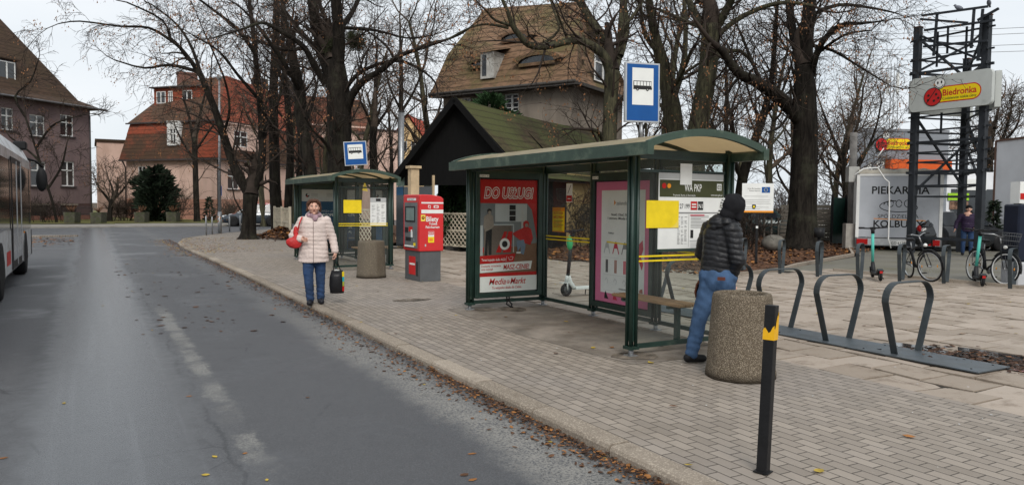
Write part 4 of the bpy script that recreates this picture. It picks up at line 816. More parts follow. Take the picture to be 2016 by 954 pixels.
PR(paper, 0, 690, 459, 800, .009); PT(red, 'Media', 70, 748, 62, .011, 135, .3, .012); PT(red, 'Markt', 240, 748, 62, .011, 130, .3, .012); p.m(red).circ(pf, *px2(224, 732), .028, .011); p.m(paper).circ(pf, *px2(224, 732), .019, .012); p.m(red).circ(pf, *px2(224, 732), .011, .013)
PT(red, 'Tu wszystko działa dla Ciebie.', 95, 780, 25, .011, 240, .1, .012)
p.build('poster', c)
sticker(c, frL, .06, 2.005, .16, .04, .066, paper, '7501 A'); b = MB(black); b.tube([(.62, SH-.02, .19), (.63, SH-.04, .1), (.60, SH-.06, .06), (.66, SH-.08, .02), (.7, SH-.1, .01)], .012, 6); b.tube([(.67, SH-.02, .19), (.66, SH-.04, .1), (.70, SH-.06, .05), (.66, SH-.1, .01)], .012, 6); b.build('cable', c)
# pink poster case in the back wall
frB = Fr((1.33, 2.56, 0), (0, -1, 0), UP)
c2_, (a, z0, b_, z1, w_) = case(S1, frB, 1.36, .16, 2.05)
LW = b_-a; HH = z1-z0; pf = Fr(frB[0]+frB[1]*a+UP*z0+frB[3]*w_, frB[1], UP)
p = MB(pink); p.rect(pf, 0, 0, LW, HH); p.m(paper).rect(pf, .13, .13, LW-.1, HH-.12, .001)
p.m(orange).poly(pf, [(.42, HH-.33), (.42, HH-.25), (.46, HH-.29)], .003); p.m(grayink).text(pf, 'zalando', .47, HH-.32, .075, .003, sx=1.1, off=.008)
p.m(ink).text(pf, 'Nosić. Dbać. Naprawiać.', .36, HH-.47, .048, .003, off=.012, width=.56); p.text(pf, 'I znowu. Moda na dłużej.', .28, HH-.52, .048, .003, off=.012, width=.66)
p.m(ink).text(pf, 'Kolekcja', .3, HH-.72, .035, .003, off=.01)
red2 = M('rose_red_print', (.55, .05, .09), .6); brn = M('rust_print', (.35, .12, .08), .6)
for k, (v, ms) in enumerate(((.92, (lgray, red2, grayink)), (1.16, (ink, brn, red2)), (1.38, (lgray, lgray, lgray)), (1.58, (ink, red2, grayink)))):
    p.m(lgray).line(pf, [(.2, HH-v-.13), (.78, HH-v-.13)], .003, .002)
    for j, m_ in enumerate(ms):
        u = .27+j*.2; y = HH-v
        if k == 0: p.m(m_).poly(pf, [(u-.03, y-.0), (u-.03, y+.07), (u, y+.1), (u+.03, y+.07), (u+.03, y)], .002); p.poly(pf, [(u-.03, y+.07), (u-.03, y), (u-.06, y-.08), (u-.075, y-.07)], .002); p.poly(pf, [(u+.03, y+.07), (u+.075, y-.07), (u+.06, y-.08), (u+.03, y)], .002)
        elif k == 1: p.m(m_).rect(pf, u-.025, y-.1, u-.002, y+.08, .002); p.rect(pf, u+.004, y-.1, u+.026, y+.08, .002)
        elif k == 2: p.m(m_).line(pf, [(u-.04, y), (u-.01, y+.04), (u+.03, y+.01), (u+.01, y-.04)], .008, .002)
        else: p.m(m_).poly(pf, [(u-.05, y-.05), (u+.05, y-.05), (u+.02, y-.01), (u-.02, y+.06), (u-.04, y+.02)], .002)
p.m(red2).poly(pf, [(LW-.23, HH-.85), (LW-.14, HH-.78), (LW-.12, HH-.9), (LW-.17, HH-1.0), (LW-.12, HH-1.1), (LW-.15, HH-1.18), (LW-.24, HH-1.02)], .003)
p.m(brn).poly(pf, [(LW-.2, .2), (LW-.12, .2), (LW-.13, .26), (LW-.19, .24)], .003); p.m(ink).text(pf, 'zalando-lounge.pl', .55, .2, .035, .003, off=.01)
p.build('poster', c2_); sticker(c2_, frB, .03, 1.965, .14, .04, .066, paper, '7502 B')
warn_tape(S1, Fr((1.31, SH-.07, 0), (0, -1, 0), UP), 0, 1.2, 1.05); warn_tape(S1, Fr((.06, -.004, 0), (1, 0, 0), UP), 0, 1.04, 1.0)
q = MB(yellow); q.beam((1.29, 2.2, 1.09), (1.32, .1, 1.02), .004, .018); q.beam((1.31, 1.1, 1.1), (1.315, .1, 1.06), .004, .018); q.build('warning_tape', S1)
# notices on the back glass
fB = Fr((1.312, 3.83, 0), (0, -1, 0), UP)
q = MB(orange); q.slab(fB, .18, 1.18, .52, 1.56, .002, .004); q.m(yellow).rect(fB, .185, 1.20, .515, 1.54, .0045); q.m(orange).rect(fB, .185, 1.5, .515, 1.54, .005)
q.m(red).text(fB, 'PRZYSTANEK', .35, 1.455, .05, .006, 'C', off=.02, width=.28); q.text(fB, 'NIECZYNNY!', .35, 1.39, .055, .006, 'C', off=.025, width=.29)
for k in range(6): q.m(red if k % 3 else ink).rect(fB, .21, 1.35-.02*k, .49-.03*(k % 3), 1.357-.02*k, .006)
q.build('yellow_notice', S1)
q = MB(paper); q.slab(fB, .56, 1.64, .72, 1.92, .002, .004); q.m(red).rect(fB, .565, 1.65, .715, 1.74, .0045); q.m(ink).line(fB, [(.6, 1.77), (.69, 1.9)], .012, .005); q.m(paper).rect(fB, .6, 1.685, .68, 1.70, .006); q.build('no_smoking_sticker', S1)
# timetable board on the near end panel
fE = Fr((.0, .0, 0), (1, 0, 0), UP); tt = MB(green); u0, u1 = .33, 1.27; zt, zb_ = 1.965, 1.13
tt.slab(fE, u0-.02, zb_-.03, u1+.03, zb_, .006, .03); olive = M('olive_header', (.055, .06, .025), .5, 0, .08, 4)
tt.m(paper).slab(fE, u0, zb_+.002, u1, zt, .006, .014); tt.m(lgray).rect(fE, u0+.003, zt-.075, u1-.003, zt-.002, .015)
tt.m(olive).rect(fE, u0+.01, zt-.27, u1-.003, zt-.085, .016); tt.m(paper).text(fE, 'WA PKP', u0+.36, zt-.205, .115, .018, off=.012, width=.25); tt.rect(fE, u1-.10, zt-.19, u1-.03, zt-.115, .017); tt.m(olive).text(fE, '02', u1-.093, zt-.178, .065, .018, off=.012, width=.055)
tt.m(red).circ(fE, u0+.07, zt-.15, .03, .018); tt.m(orange).circ(fE, u0+.14, zt-.15, .026, .018); tt.m(paper).text(fE, 'Przystanek: Rumia, ul. Starowiejska', u0+.2, zt-.258, .028, .018, width=.32); tt.text(fE, 'www.ztm.gda.pl', u1-.19, zt-.252, .03, .018, width=.17)
tt.m(ink).text(fE, '127', u0+.28, zt-.395, .075, .016, off=.01, width=.07); tt.text(fE, '199', u0+.37, zt-.395, .075, .016, off=.01, width=.07); tt.m(red).rect(fE, u0+.455, zt-.41, u0+.55, zt-.315, .016); tt.m(paper).rect(fE, u0+.47, zt-.355, u0+.535, zt-.34, .017); tt.rect(fE, u0+.47, zt-.385, u0+.535, zt-.37, .017)
tt.m(ink).rect(fE, u0+.56, zt-.41, u0+.64, zt-.315, .016); tt.m(paper).text(fE, 'N1', u0+.57, zt-.39, .07, .017, off=.01, width=.06); tt.m(grayink).rect(fE, u0+.01, zt-.45, u1-.01, zt-.435, .016)
rt = random.Random(5)
tt.m(ink).rect(fE, u0+.43, zb_+.02, u0+.433, zt-.46, .016)
for cx in range(3):
    for k in range(22):
        if rt.random() < .85: x = u0+.27+cx*.05; z = zt-.49-k*.014; tt.m(grayink if rt.random() < .8 else lgray).rect(fE, x, z, x+rt.uniform(.02, .038), z+.006, .016)
for k in range(9): z = zt-.48-k*.016; tt.m(grayink).rect(fE, u0+.46, z, u0+.46+rt.uniform(.1, .42), z+.006, .016)
tt.m(red2).rect(fE, u0+.45, zt-.475, u0+.66, zt-.462, .017); tt.m(ink).slab(fE, u0+.46, zt-.72, u0+.50, zt-.63, .015, .017); tt.m(lgray).rect(fE, u0+.45, zt-.76, u1-.02, zt-.745, .016)
for k in range(5): z = zt-.78-.012*k; tt.m(lgray).rect(fE, u0+.46, z, u0+.46+rt.uniform(.2, .42), z+.004, .016)
tt.build('timetable_board', S1)
q = MB(yellow); q.slab(fE, .16, 1.36, .61, 1.655, .017, .021); q.m(pyel).poly(fE, [(.61, 1.36), (.50, 1.36)]+[(.46+.15*math.sin(a_), 1.51-.15*math.cos(a_)) for a_ in (.3, .6, .9, 1.2, 1.45)], .0215); q.build('yellow_sheet', S1)
q = MB(paper); q.slab(fE, .62, 1.83, .79, 2.06, .02, .023); q.build('white_sheet', S1)
sticker(S1, Fr((-.03, 0, 0), (0, -1, 0), UP), -.22, 2.12, .16, .035, .002, paper, 'ZDM 7501')
# second shelter
S2 = make_shelter('farther green bus shelter standing behind the woman, with dark blue poster', (2.05, 17.5, 0))
c, (a, z0, b_, z1, w_) = case(S2, frL, 1.18, .17, 2.10); LW = b_-a; HH = z1-z0; pf = Fr(frL[0]+frL[1]*a+UP*z0+frL[3]*w_, (1, 0, 0), UP)
p = MB(navy); p.rect(pf, 0, 0, LW, HH); p.m(lgray).rect(pf, 0, HH-.34, LW, HH, .001); p.m(ink).circ(pf, .16, HH-.17, .055, .002); p.m(lgray).circ(pf, .18, HH-.15, .03, .003); p.m(red).circ(pf, .15, HH-.2, .018, .004)
for k in range(3): p.m(grayink).rect(pf, .27, HH-.13-.035*k, .45, HH-.12-.035*k, .002); p.rect(pf, .7, HH-.13-.035*k, .95, HH-.12-.035*k, .002)
p.m(lgray).text(pf, 'PIERWSZA LINIA', LW-.03, HH-.64, .075, .002, 'R', off=.004, width=.55); p.m(paper).text(pf, 'ORTOPED', LW-.03, HH-.76, .11, .002, 'R', off=.016, width=.46); p.text(pf, 'IN-', LW-.03, HH-1.12, .09, .002, 'R', off=.014); p.text(pf, 'JA:', LW-.03, HH-1.24, .09, .002, 'R', off=.014); p.m(grayink).rect(pf, .6, .3, LW-.05, .35, .002)
p.m(black).rect(pf, .03, .02, LW-.03, .25, .002); p.build('poster', c)
warn_tape(S2, Fr((.06, -.004, 0), (1, 0, 0), UP), 0, 1.22, 1.05); q = MB(yellow); q.slab(fE, .18, 1.36, .62, 1.67, .017, .021); q.build('yellow_sheet', S2)
tt = MB(paper); tt.slab(fE, .84, 1.05, 1.24, 1.62, .006, .012); tt.m(lgray).slab(fE, .84, 1.622, 1.24, 1.73, .006, .012); tt.m(ink).rect(fE, .98, 1.645, 1.10, 1.71, .013)
for k in range(24):
    for cx in range(3):
        if rt.random() < .6: tt.m(grayink).rect(fE, .88+cx*.12, 1.58-k*.02, .88+cx*.12+rt.uniform(.03, .1), 1.588-k*.02, .013)
tt.build('timetable_board', S2); q = MB(pyel); q.poly(fE, [(.64, 1.9), (.78, 1.88), (.72, 2.08), (.69, 2.08)], .008); q.build('paper_sticker', S2)

# ------------------------------------------------------------------ bus stop signs on the shelter roofs
def stopsign(label, px, py, dep, W, H, yaw, zb, lean=0, wr=.62, hr=.62):
    c = D(px, py, dep); t = thing('bus_stop_sign', label, 'bus stop sign', (c.x, c.y, c.z), yaw, 'blue bus stop signs'); t.rotation_euler.y = lean
    fr = Fr((-W/2, -.03, -H/2), (1, 0, 0), UP)
    b = MB(alu); b.slab(fr, 0, 0, W, H, -.05, 0); b.m(blue).slab(fr, .02, .02, W-.02, H-.02, .001, .004)
    mx_ = (W-W*wr)/2; z1_ = H-W*.14; z0_ = z1_-H*hr; b.m(paper).rect(fr, mx_, z0_, W-mx_, z1_, .006)
    s_ = W*wr/1.0; bx = mx_+s_*.05; bw = s_*.88; by = z0_+(z1_-z0_)*.42
    b.m(ink).poly(fr, [(bx, by), (bx+bw, by-.0), (bx+bw, by+s_*.06), (bx+bw*.97, by+s_*.13), (bx, by+s_*.13)], .008)
    b.rect(fr, bx, by+s_*.13, bx+bw*.97, by+s_*.36, .0078)
    for k in range(5): b.m(paper).rect(fr, bx+bw*(.035+.17*k), by+s_*.16, bx+bw*(.035+.17*k+.14), by+s_*.33, .009)
    b.rect(fr, bx+bw*.885, by+s_*.16, bx+bw*.95, by+s_*.33, .009)
    for u in (.22, .75): b.m(ink).circ(fr, bx+bw*u, by, s_*.065, .009, 14); b.m(paper).circ(fr, bx+bw*u, by, s_*.02, .01, 10)
    b.build('sign_panel', t); b = MB(steel); b.tube([(0, .0, -H/2), (0, .0, -H/2-zb)], .022, 10); b.box(-.07, .07, -.05, .05, -H/2-zb, -H/2-zb+.012); b.build('bracket', t)
stopsign('larger blue bus stop sign with bus symbol above the nearer shelter roof', 1263, 183, 9.4, .47, .735, R(-12), .24, R(-.5))
stopsign('smaller tilted blue bus stop sign above the farther shelter roof', 700, 302, 18.9, .56, .60, R(-20), .1, R(-4), .66, .6)

# ------------------------------------------------------------------ concrete bins, post, racks
def bin_(label, loc, Rt, Rb, h, m):
    t = thing('concrete_bin', label, 'litter bin', loc, 0, 'concrete litter bins')
    n = 8; b = MB(m); prof = [(Rb*1.03, 0), (Rb*1.03, .05), (Rb, .09), (Rt*1.01, h-.05), (Rt*.985, h-.012), (Rt*.95, h), (Rt*.80, h), (Rt*.77, h-.015), (Rt*.76, h-.05), (Rt*.74, h-.35), (0, h-.35)]
    b.lathe(prof, 40, smooth=True)
    # soften into an eight sided body
    for i, v in enumerate(b.v):
        r_ = math.hypot(v.x, v.y)
        if r_ > Rt*.9:
            a = math.atan2(v.y, v.x); k = math.cos(math.pi/8)/math.cos((a % (math.pi/4))-math.pi/8); v.x *= .55+.45*k/.96; v.y *= .55+.45*k/.96
    b.build('body', t); q = MB(M('bin_liner_dark', (.02, .02, .02), .9)); q.lathe([(0, h-.34), (Rt*.7, h-.34)], 24); q.build('liner', t)
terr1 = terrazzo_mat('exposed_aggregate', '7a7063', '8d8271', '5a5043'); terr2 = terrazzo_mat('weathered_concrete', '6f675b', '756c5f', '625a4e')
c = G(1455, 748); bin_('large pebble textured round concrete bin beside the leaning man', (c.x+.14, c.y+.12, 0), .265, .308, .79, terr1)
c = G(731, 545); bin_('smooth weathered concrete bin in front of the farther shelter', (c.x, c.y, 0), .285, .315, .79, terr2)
bp = G(1502, 928); bt = D(1520, 600, 4.52); t = thing('bollard_post', 'black square steel post with a torn yellow band standing nearest the camera', 'bollard', bp, R(20))
lean = (bt-bp); L = lean.length; Q = UP.rotation_difference(lean.normalized())
t.rotation_mode = 'QUATERNION'; t.rotation_quaternion = Q @ Matrix.Rotation(R(22), 3, 'Z').to_quaternion()
b = MB(black); b.box(-.032, .032, -.032, .032, 0, L); b.build('post', t, bev=.004, seg=2)
b = MB(M('torn_yellow_tape', (.78, .42, .015), .45, 0, .1, 12)); 
ys = M('torn', (.78, .42, .015)); e = .0345; prof = [(-e, -e), (e, -e), (e, e), (-e, e), (-e, -e)]; z0 = L*.795
tops = {0: .07, 1: .16, 2: .12, 3: .05, 4: .07}
P0_ = []; 
for i in range(4):
    (xa_, ya_), (xb_, yb_) = prof[i], prof[i+1]; K = 6
    for k in range(K):
        f0, f1 = k/K, (k+1)/K; x0_, y0_ = xa_+(xb_-xa_)*f0, ya_+(yb_-ya_)*f0; x1_, y1_ = xa_+(xb_-xa_)*f1, ya_+(yb_-ya_)*f1
        h0 = tops[i]+(tops[i+1]-tops[i])*f0+.02*math.sin(k*5+i*3); h1_ = tops[i]+(tops[i+1]-tops[i])*f1+.02*math.sin((k+1)*5+i*3)
        b.face([(x0_, y0_, z0), (x1_, y1_, z0), (x1_, y1_, z0+h1_), (x0_, y0_, z0+h0)])
b.build('yellow_band', t); b = MB(black); b.box(-.045, .045, -.045, .045, 0, .008); b.build('foot_plate', t)
# cycle racks
def hoop(parent, H=.77, wt=.80, wb=.42, bw=.08, bt_=.012, rad=.19):
    pts = []
    zt_ = H; hw = wt/2; 
    pts.append((-wb/2, 0)); pts.append((-hw, zt_-rad*1.05))
    for k in range(1, 9): a = math.pi-k*math.pi/2/8; pts.append((-hw+rad+rad*math.cos(a), zt_-rad+rad*math.sin(a)))
    pts += [(-x, z) for x, z in pts[::-1]]
    b = MB(dsteel); vs = []; n = len(pts)
    for i, (x, z) in enumerate(pts):
        a = V((*pts[max(i-1, 0)], 0)); c = V((*pts[min(i+1, n-1)], 0)); d = (c-a).normalized(); nx, nz_ = -d.y, d.x
        for s_, o_ in ((-1, -1), (1, -1), (1, 1), (-1, 1)): vs.append(V((x+nx*o_*bt_/2, s_*bw/2, z+nz_*o_*bt_/2)))
    fs = [(4*i+j, 4*i+(j+1) % 4, 4*i+4+(j+1) % 4, 4*i+4+j) for i in range(n-1) for j in range(4)]+[(3, 2, 1, 0), (4*n-4, 4*n-3, 4*n-2, 4*n-1)]
    b.add(vs, fs, False); return b
rk = thing('bicycle_rack', 'long row of flat steel hoops on one base plate beside the near shelter', 'bicycle rack', (4.72, 4.05, .012))
b = MB(plate); b.box(-.28, .28, .0, 6.3, 0, .014); b.m(black)
for k in range(12): b.lathe([(.011, .014), (.011, .02), (0, .02)], 8, (-.19 if k % 2 else .19, .12+(k//2)*1.18, 0))
b.build('base_plate', rk, bev=.002)
for y in (5.0, 5.87, 6.74, 7.61, 8.48, 9.35):
    o = hoop(None).build('hoop', rk, loc=(.05, y-4.05, .014), bev=.002)
    o.rotation_euler.z = R(0)
for px, py in ((1463, 532), (1538, 537), (1612, 543), (1692, 550), (1774, 552), (1861, 556), (1992, 566)):
    c = G(px, py); nm = {1463: 'leftmost edge-on steel hoop, just right of the near shelter', 1538: 'edge-on steel hoop between the information board and the big tree', 1612: 'edge-on steel hoop standing in front of the big tree trunk', 1692: 'edge-on steel hoop just left of the lone turquoise scooter', 1774: 'edge-on steel hoop between the turquoise scooter and the leaning bicycle', 1861: 'edge-on steel hoop against which the black bicycle leans', 1992: 'rightmost steel hoop, behind the bicycle with the basket'}[px]
    tag(hoop(None, .80, bw=.075).build('rack_hoop', loc=(c.x, c.y, 0), rz=math.atan2(c.y, c.x+3)-R(8), bev=.002), nm, 'bicycle stand', 'single hoops along the plaza edge')
# ------------------------------------------------------------------ ticket machine
tm = thing('ticket_machine', 'red and grey ticket machine with screen standing between the two shelters', 'ticket machine', (2.88, 14.32, 0), R(3))
b = MB(gmetal); b.box(0, .47, 0, .74, 0, .62); b.m(M('vent_dark', (.04, .04, .04))).box(-.002, .0, .1, .2, .1, .4); b.build('base', tm, bev=.01)
b = MB(redm); K = 10; poly = [(-.03, -.03, .62)]+[(.52, -.03, .62), (.52, -.03, 1.70)]+[(.52-.55*k/K, -.03, 1.70+.085*math.sin(math.pi*(.12+.5*k/K))) for k in range(1, K+1)]
b.prism(poly, (0, .80, 0)); hd = b.build('head', tm, bev=.018, seg=2, recalc=True)
fr = Fr((-.03, -.031, 0), (1, 0, 0), UP); q = MB(paper); W_ = .55
q.rect(fr, .04, 1.60, W_-.01, 1.63, .003); q.rect(fr, .04, 1.40, W_-.01, 1.475, .003); q.text(fr, 'Bilety', .15, 1.235, .145, .003, off=.02, width=.28); q.text(fr, 'Tickets', .21, 1.165, .068, .003, off=.02, width=.19); q.text(fr, 'Fahrkarten', .14, 1.095, .072, .003, off=.02, width=.31)
q.line(fr, [(.19, 1.56), (.25, 1.56), (.21, 1.53), (.25, 1.50)], .012, .003); q.circ(fr, .22, 1.535, .03, .0025); q.m(redm).circ(fr, .22, 1.535, .02, .0035); q.m(paper).rect(fr, .32, 1.51, .43, 1.565, .003); q.m(redm).rect(fr, .34, 1.525, .41, 1.55, .004)
q.m(pyel).rect(fr, .03, 1.24, .13, 1.37, .003); q.m(ink).circ(fr, .08, 1.31, .035, .004); q.m(orange).circ(fr, .08, 1.315, .018, .005)
q.m(paper).rect(fr, .195, .92, .33, 1.03, .003); q.m(redm).rect(fr, .20, .96, .325, 1.025, .0035); q.m(paper).text(fr, 'SKM', .21, .975, .05, .004, off=.015, width=.1); q.m(yellow).rect(fr, .195, .80, .33, .92, .003); q.m(orange).rect(fr, .22, .83, .3, .89, .004); q.m(lgray).rect(fr, .12, .72, .15, .77, .003)
q.build('lettering', hd)
ff = Fr((-.031, .76, 0), (0, -1, 0), UP); q = MB(M('machine_fascia', (.13, .14, .145), .45)); q.slab(ff, .10, .68, .70, 1.62, .0, .02); q.m(paper).slab(ff, .2, 1.66, .62, 1.71, 0, .004); q.m(ink).text(ff, 'KUP BILET', .24, 1.672, .035, .006, width=.3)
q.build('front_panel', hd, bev=.006)
q = MB(black); q.slab(ff, .15, 1.22, .62, 1.54, .0205, .03); q.m(M('machine_screen', (.16, .22, .21), .15)).rect(ff, .2, 1.25, .6, 1.51, .0305); q.build('screen', hd)
q = MB(black); q.slab(ff, .14, 1.0, .28, 1.1, .0205, .03); q.slab(ff, .16, .82, .42, .9, .0205, .024); q.m(red).slab(ff, .33, 1.02, .5, 1.12, .0205, .03); q.m(paper).slab(ff, .44, .9, .5, 1.06, .0205, .032); q.slab(ff, .12, .70, .58, .73, .0205, .03); q.m(yellow).slab(ff, .56, .73, .64, .79, .0205, .03); q.m(steel).slab(ff, .56, .82, .6, .88, .0205, .03); q.build('keypad', hd)
q = MB(redm); q.slab(Fr((0, .74, 0), (0, -1, 0), UP), .2, .12, .52, .5, .001, .004); q.m(paper).slab(Fr((0, .74, 0), (0, -1, 0), UP), .24, .32, .5, .36, .005, .006); q.build('red_notice', tm)

# ------------------------------------------------------------------ steel bollards at the corner, lamp posts, planters
for i, (px, py, top) in enumerate(((406, 463, 425), (418, 461, 426), (452, 456, 425), (473, 454, 424))):
    c = G(px, py); h = (top-py)*-1*(c-CAM).dot(_f)/F_PX
    b = MB(steel); b.tube([(0, 0, 0), (0, 0, h-.02), (0, 0, h)], [.038, .038, .02], 10); b.build
    tag(b.build('steel_bollard', loc=(c.x, c.y, 0)), ['leftmost slim grey bollard on the pavement corner', 'second slim grey bollard from the left on the pavement corner', 'slim grey bollard just right of the street lamp', 'slim grey bollard nearest the forked tree trunk'][i], 'bollard', 'slim bollards round the pavement corner')
c = G(433, 459); t = thing('street_lamp', 'tall pale grey lamp pole on the pavement corner left of the forked tree', 'street lamp', (c.x, c.y, 0))
hh = zp(437, 160, (c-CAM).dot(_f)); b = MB(steel); b.tube([(0, 0, 0), (0, 0, 1.1)], .1, 12); b.tube([(0, 0, 1.1), (.05, 0, hh)], [.075, .045], 12); b.build('pole', t); b = MB(lgray); b.tube([(.05, 0, hh), (.05, 0, hh+.12), (.05, 0, hh+.3)], [.07, .16, .02], 12); b.build('lamp_head', t); b = MB(blue); b.box(.08, .1, -.1, .1, 1.9, 2.4); b.build('small_plate', t)
c = gp(790, 29); t = thing('utility_pole', 'plain grey metal pole rising between the farther shelter and the black pavilion', 'pole', (c.x, c.y, 0)); b = MB(steel); b.tube([(0, 0, 0), (0, 0, zp(790, 222, 29))], .11, 12); b.build('shaft', t); b = MB(sillm); b.tube([(0, 0, zp(790, 222, 29)), (0, 0, zp(790, 222, 29)+.05)], .12, 12); b.build('cap', t)
planterm = M('mossy_planter_concrete', (.075, .07, .055), .9, 0, .3, 5, .4, 30, dirt=('40452f', .45, 3))
for i, (px, py, ty, d) in enumerate(((142, 439, 418, 53), (194, 440, 419, 53), (279, 438, 417, 56), (341, 437, 418, 58))):
    c = gp(px, d); t = thing('stone_planter', ['square mossy planter in front of the mauve house, leftmost of four', 'square mossy planter right of the mauve house corner', 'square mossy planter left of the dark yew bush', 'square mossy planter right of the dark yew bush'][i], 'planter', c, R(-29), 'square planters along the far pavement')
    b = MB(planterm); b.lathe([(.52, 0), (.56, .72), (.56, .78), (.46, .78), (.46, .68), (0, .68)], 4, smooth=False, rot=math.pi/4); b.build('box', t)
    q = MB(bleaf); rr = random.Random(i)
    for k in range(26): a = rr.uniform(0, 6.28); s_ = rr.uniform(.1, .4); q.tube([(0, 0, .74), (math.cos(a)*s_*.5, math.sin(a)*s_*.5, .95), (math.cos(a)*s_, math.sin(a)*s_, .9+rr.uniform(.05, .4))], .012, 3)
    q.build('dry_plants', t)
# ------------------------------------------------------------------ cream lattice fences
def lattice(name, label, A, B, h, post=.11, pitch=.17, solid=False):
    A, B = V(A), V(B); L = (B-A).length; fr = Fr(A, B-A, UP); t = thing(name, label, 'fence', A); o = A
    fr = (V((0, 0, 0)), fr[1], fr[2], fr[3]); creamw = M('cream_fence_paint', (.55, .49, .38), .7, 0, .15, 4, .1, 30, dirt=('6f6450', .35, 3))
    npan = max(1, round(L/1.9)); w_ = L/npan
    for k in range(npan+1): b = MB(creamw); u = k*w_; b.slab(fr, u-post/2, 0, u+post/2, h+.06, -post/2, post/2); b.build('post', t, bev=.01)
    for k in range(npan):
        b = MB(creamw); u0, u1 = k*w_+post/2+.002, (k+1)*w_-post/2-.002
        for z in (.12, h*.5, h-.06): b.slab(fr, u0, z, u1, z+.05, -.02, .02)
        hh_ = h-.16; W_ = u1-u0; s_ = -hh_
        while s_ < W_:
            for dr in (0, 1):
                a, c_ = s_, s_+hh_; ca, cb = max(a, 0), min(c_, W_)
                if cb > ca:
                    z0_, z1_ = .15+(ca-a), .15+(cb-a)
                    if dr: P_, Q_ = (u1-ca, z0_), (u1-cb, z1_)
                    else: P_, Q_ = (u0+ca, z0_), (u0+cb, z1_)
                    b.beam(fr[0]+fr[1]*P_[0]+UP*P_[1]+fr[3]*(.012 if dr else -.012), fr[0]+fr[1]*Q_[0]+UP*Q_[1]+fr[3]*(.012 if dr else -.012), .034, .012, up=fr[3])
            s_ += pitch
        b.build('lattice_panel', t)
    return t
c1, c2f = G(541, 463), G(571, 469); lattice('lattice_fence', 'cream lattice fence panel between the leaf heap and the farther shelter', at(c1, 0), at(c2f, 0), 1.35)
ca, cb = G(650, 478), G(760, 486); lattice('lattice_fence', 'cream lattice fence seen through the farther shelter glass', at(ca, 0), at(cb, 0), 1.38, pitch=.22)
ca, cb = G(868, 490), G(925, 494); lattice('lattice_fence', 'white lattice fence right of the red ticket machine, below the spruce', at(ca, 0), at(cb, 0), 1.3, pitch=.2)
t = thing('plank_fence', 'short cream vertical plank fence just left of the ticket machine', 'fence', at(G(782, 487), 0)); b = MB(cream)
for k in range(4): b.box(k*.17, k*.17+.15, -.02, .02, 0, 1.45+.05*(k % 2)); b.build
b.build('planks', t); b = MB(cream); b.box(-.05, .75, .021, .06, .3, .38); b.build('rail', t)
b = MB(M('dark_plinth_stone', (.06, .055, .05), .9, 0, .3, 4, .4, 20)); A, B = at(G(880, 492), 0), at(G(1070, 478), 0); b.beam(A+UP*.06, B+UP*.06, .2, .16); tag(b.build('edging_wall'), 'low dark stone edging below the lattice fence and pavilion', 'wall')

# ------------------------------------------------------------------ information board
c = G(1488, 520); t = thing('information_board', 'white information board with small blue flag on a dark post beside the near shelter', 'sign', (c.x, c.y, 0), R(-36)); dd = (c-CAM).dot(_f); z1_, z0_ = zp(1485, 361, dd), zp(1485, 418, dd); W_ = 60/F_PX*dd
fr = Fr((-W_/2, -.04, z0_), (1, 0, 0), UP); H_ = z1_-z0_; b = MB(paper); b.slab(fr, 0, 0, W_, H_, -.02, 0); b.m(orange).rect(fr, 0, 0, W_, .05, .002); b.m(blue).rect(fr, W_*.62, H_-.26, W_-.1, H_-.1, .002)
for k in range(10): a = k*.628; b.m(pyel).circ(fr, W_*.62+(W_*.38-.1)/2+.045*math.cos(a), H_-.18+.045*math.sin(a), .008, .003, 6)
b.m(ink).text(fr, 'Unia Europejska', W_*.58, H_-.16, .05, .002, 'R', width=.34); b.text(fr, 'Fundusz Spójności', W_*.58, H_-.22, .05, .002, 'R', width=.3)
for k, wd in enumerate((.75, .0, .82, .8, .84, .0, .78, .5)): 
    if wd: b.m(grayink).rect(fr, .06, H_-.36-k*.05, .06+W_*wd, H_-.352-k*.05, .002)
b.m(ink).poly(fr, [(W_*.34, .1), (W_*.42, .1), (W_*.45, .17), (W_*.44, .22), (W_*.33, .22), (W_*.32, .17)], .003); b.m(yellow).circ(fr, W_*.385, .16, .03, .004); b.build('board', t); b = MB(black); b.beam((0, 0, 0), (0, 0, z1_-.1), .06); b.build('post', t); b = MB(paper); b.box(-.03, .03, -.033, -.031, 1.0, 1.06); b.build('sticker', t)
# ------------------------------------------------------------------ city bus
busw = M('bus_silver_white', (.50, .51, .52), .25, .1, .1, 1.5, .02, 6, .6, dirt=('77736c', .4, 1.2)); busg = M('bus_dark_glass', (.02, .022, .026), .07, 0, .3, 1, .02, 3, spec=.9)
bt_ = thing('city_bus', 'long silver white city bus with dark glass at the left edge of the road', 'bus', (-4.3, 0, -.08))
Y0, Y1, BW, BH = 8.0, 22.3, 2.5, 3.02
b = MB(busw); prof = [(-BW, .32), (-BW, 2.62), (-BW+.14, 2.9), (-BW+.4, BH), (-.4, BH), (-.14, 2.9), (0, 2.62), (0, .32)]
b.prism([(x, Y0, z) for x, z in prof], (0, Y1-Y0, 0)); b.build('body', bt_, bev=.03, seg=2, recalc=True)
fb = Fr((0, 0, 0), (0, 1, 0), UP)       # right side as seen, normal +x
b = MB(busg); b.slab(fb, Y0+.3, 1.15, 16.9, 2.42, .001, .012); b.slab(fb, 19.3, 1.0, Y1-.08, 2.42, .001, .012); b.build('window_band', bt_)
for ya in (16.95,):
    b = MB(black); b.slab(fb, ya, .36, ya+2.25, 2.5, .003, .016); d = b.build('door', bt_)
    for k in range(2):
        u = ya+.08+k*1.08; q = MB(busg); q.slab(fb, u+.06, .52, u+.98, 2.38, .017, .022); q.build('pane', d)
        q = MB(alu); q.slab(fb, u+.98, .4, u+1.03, 2.45, .017, .03); q.build('door_edge', d)
b = MB(black)
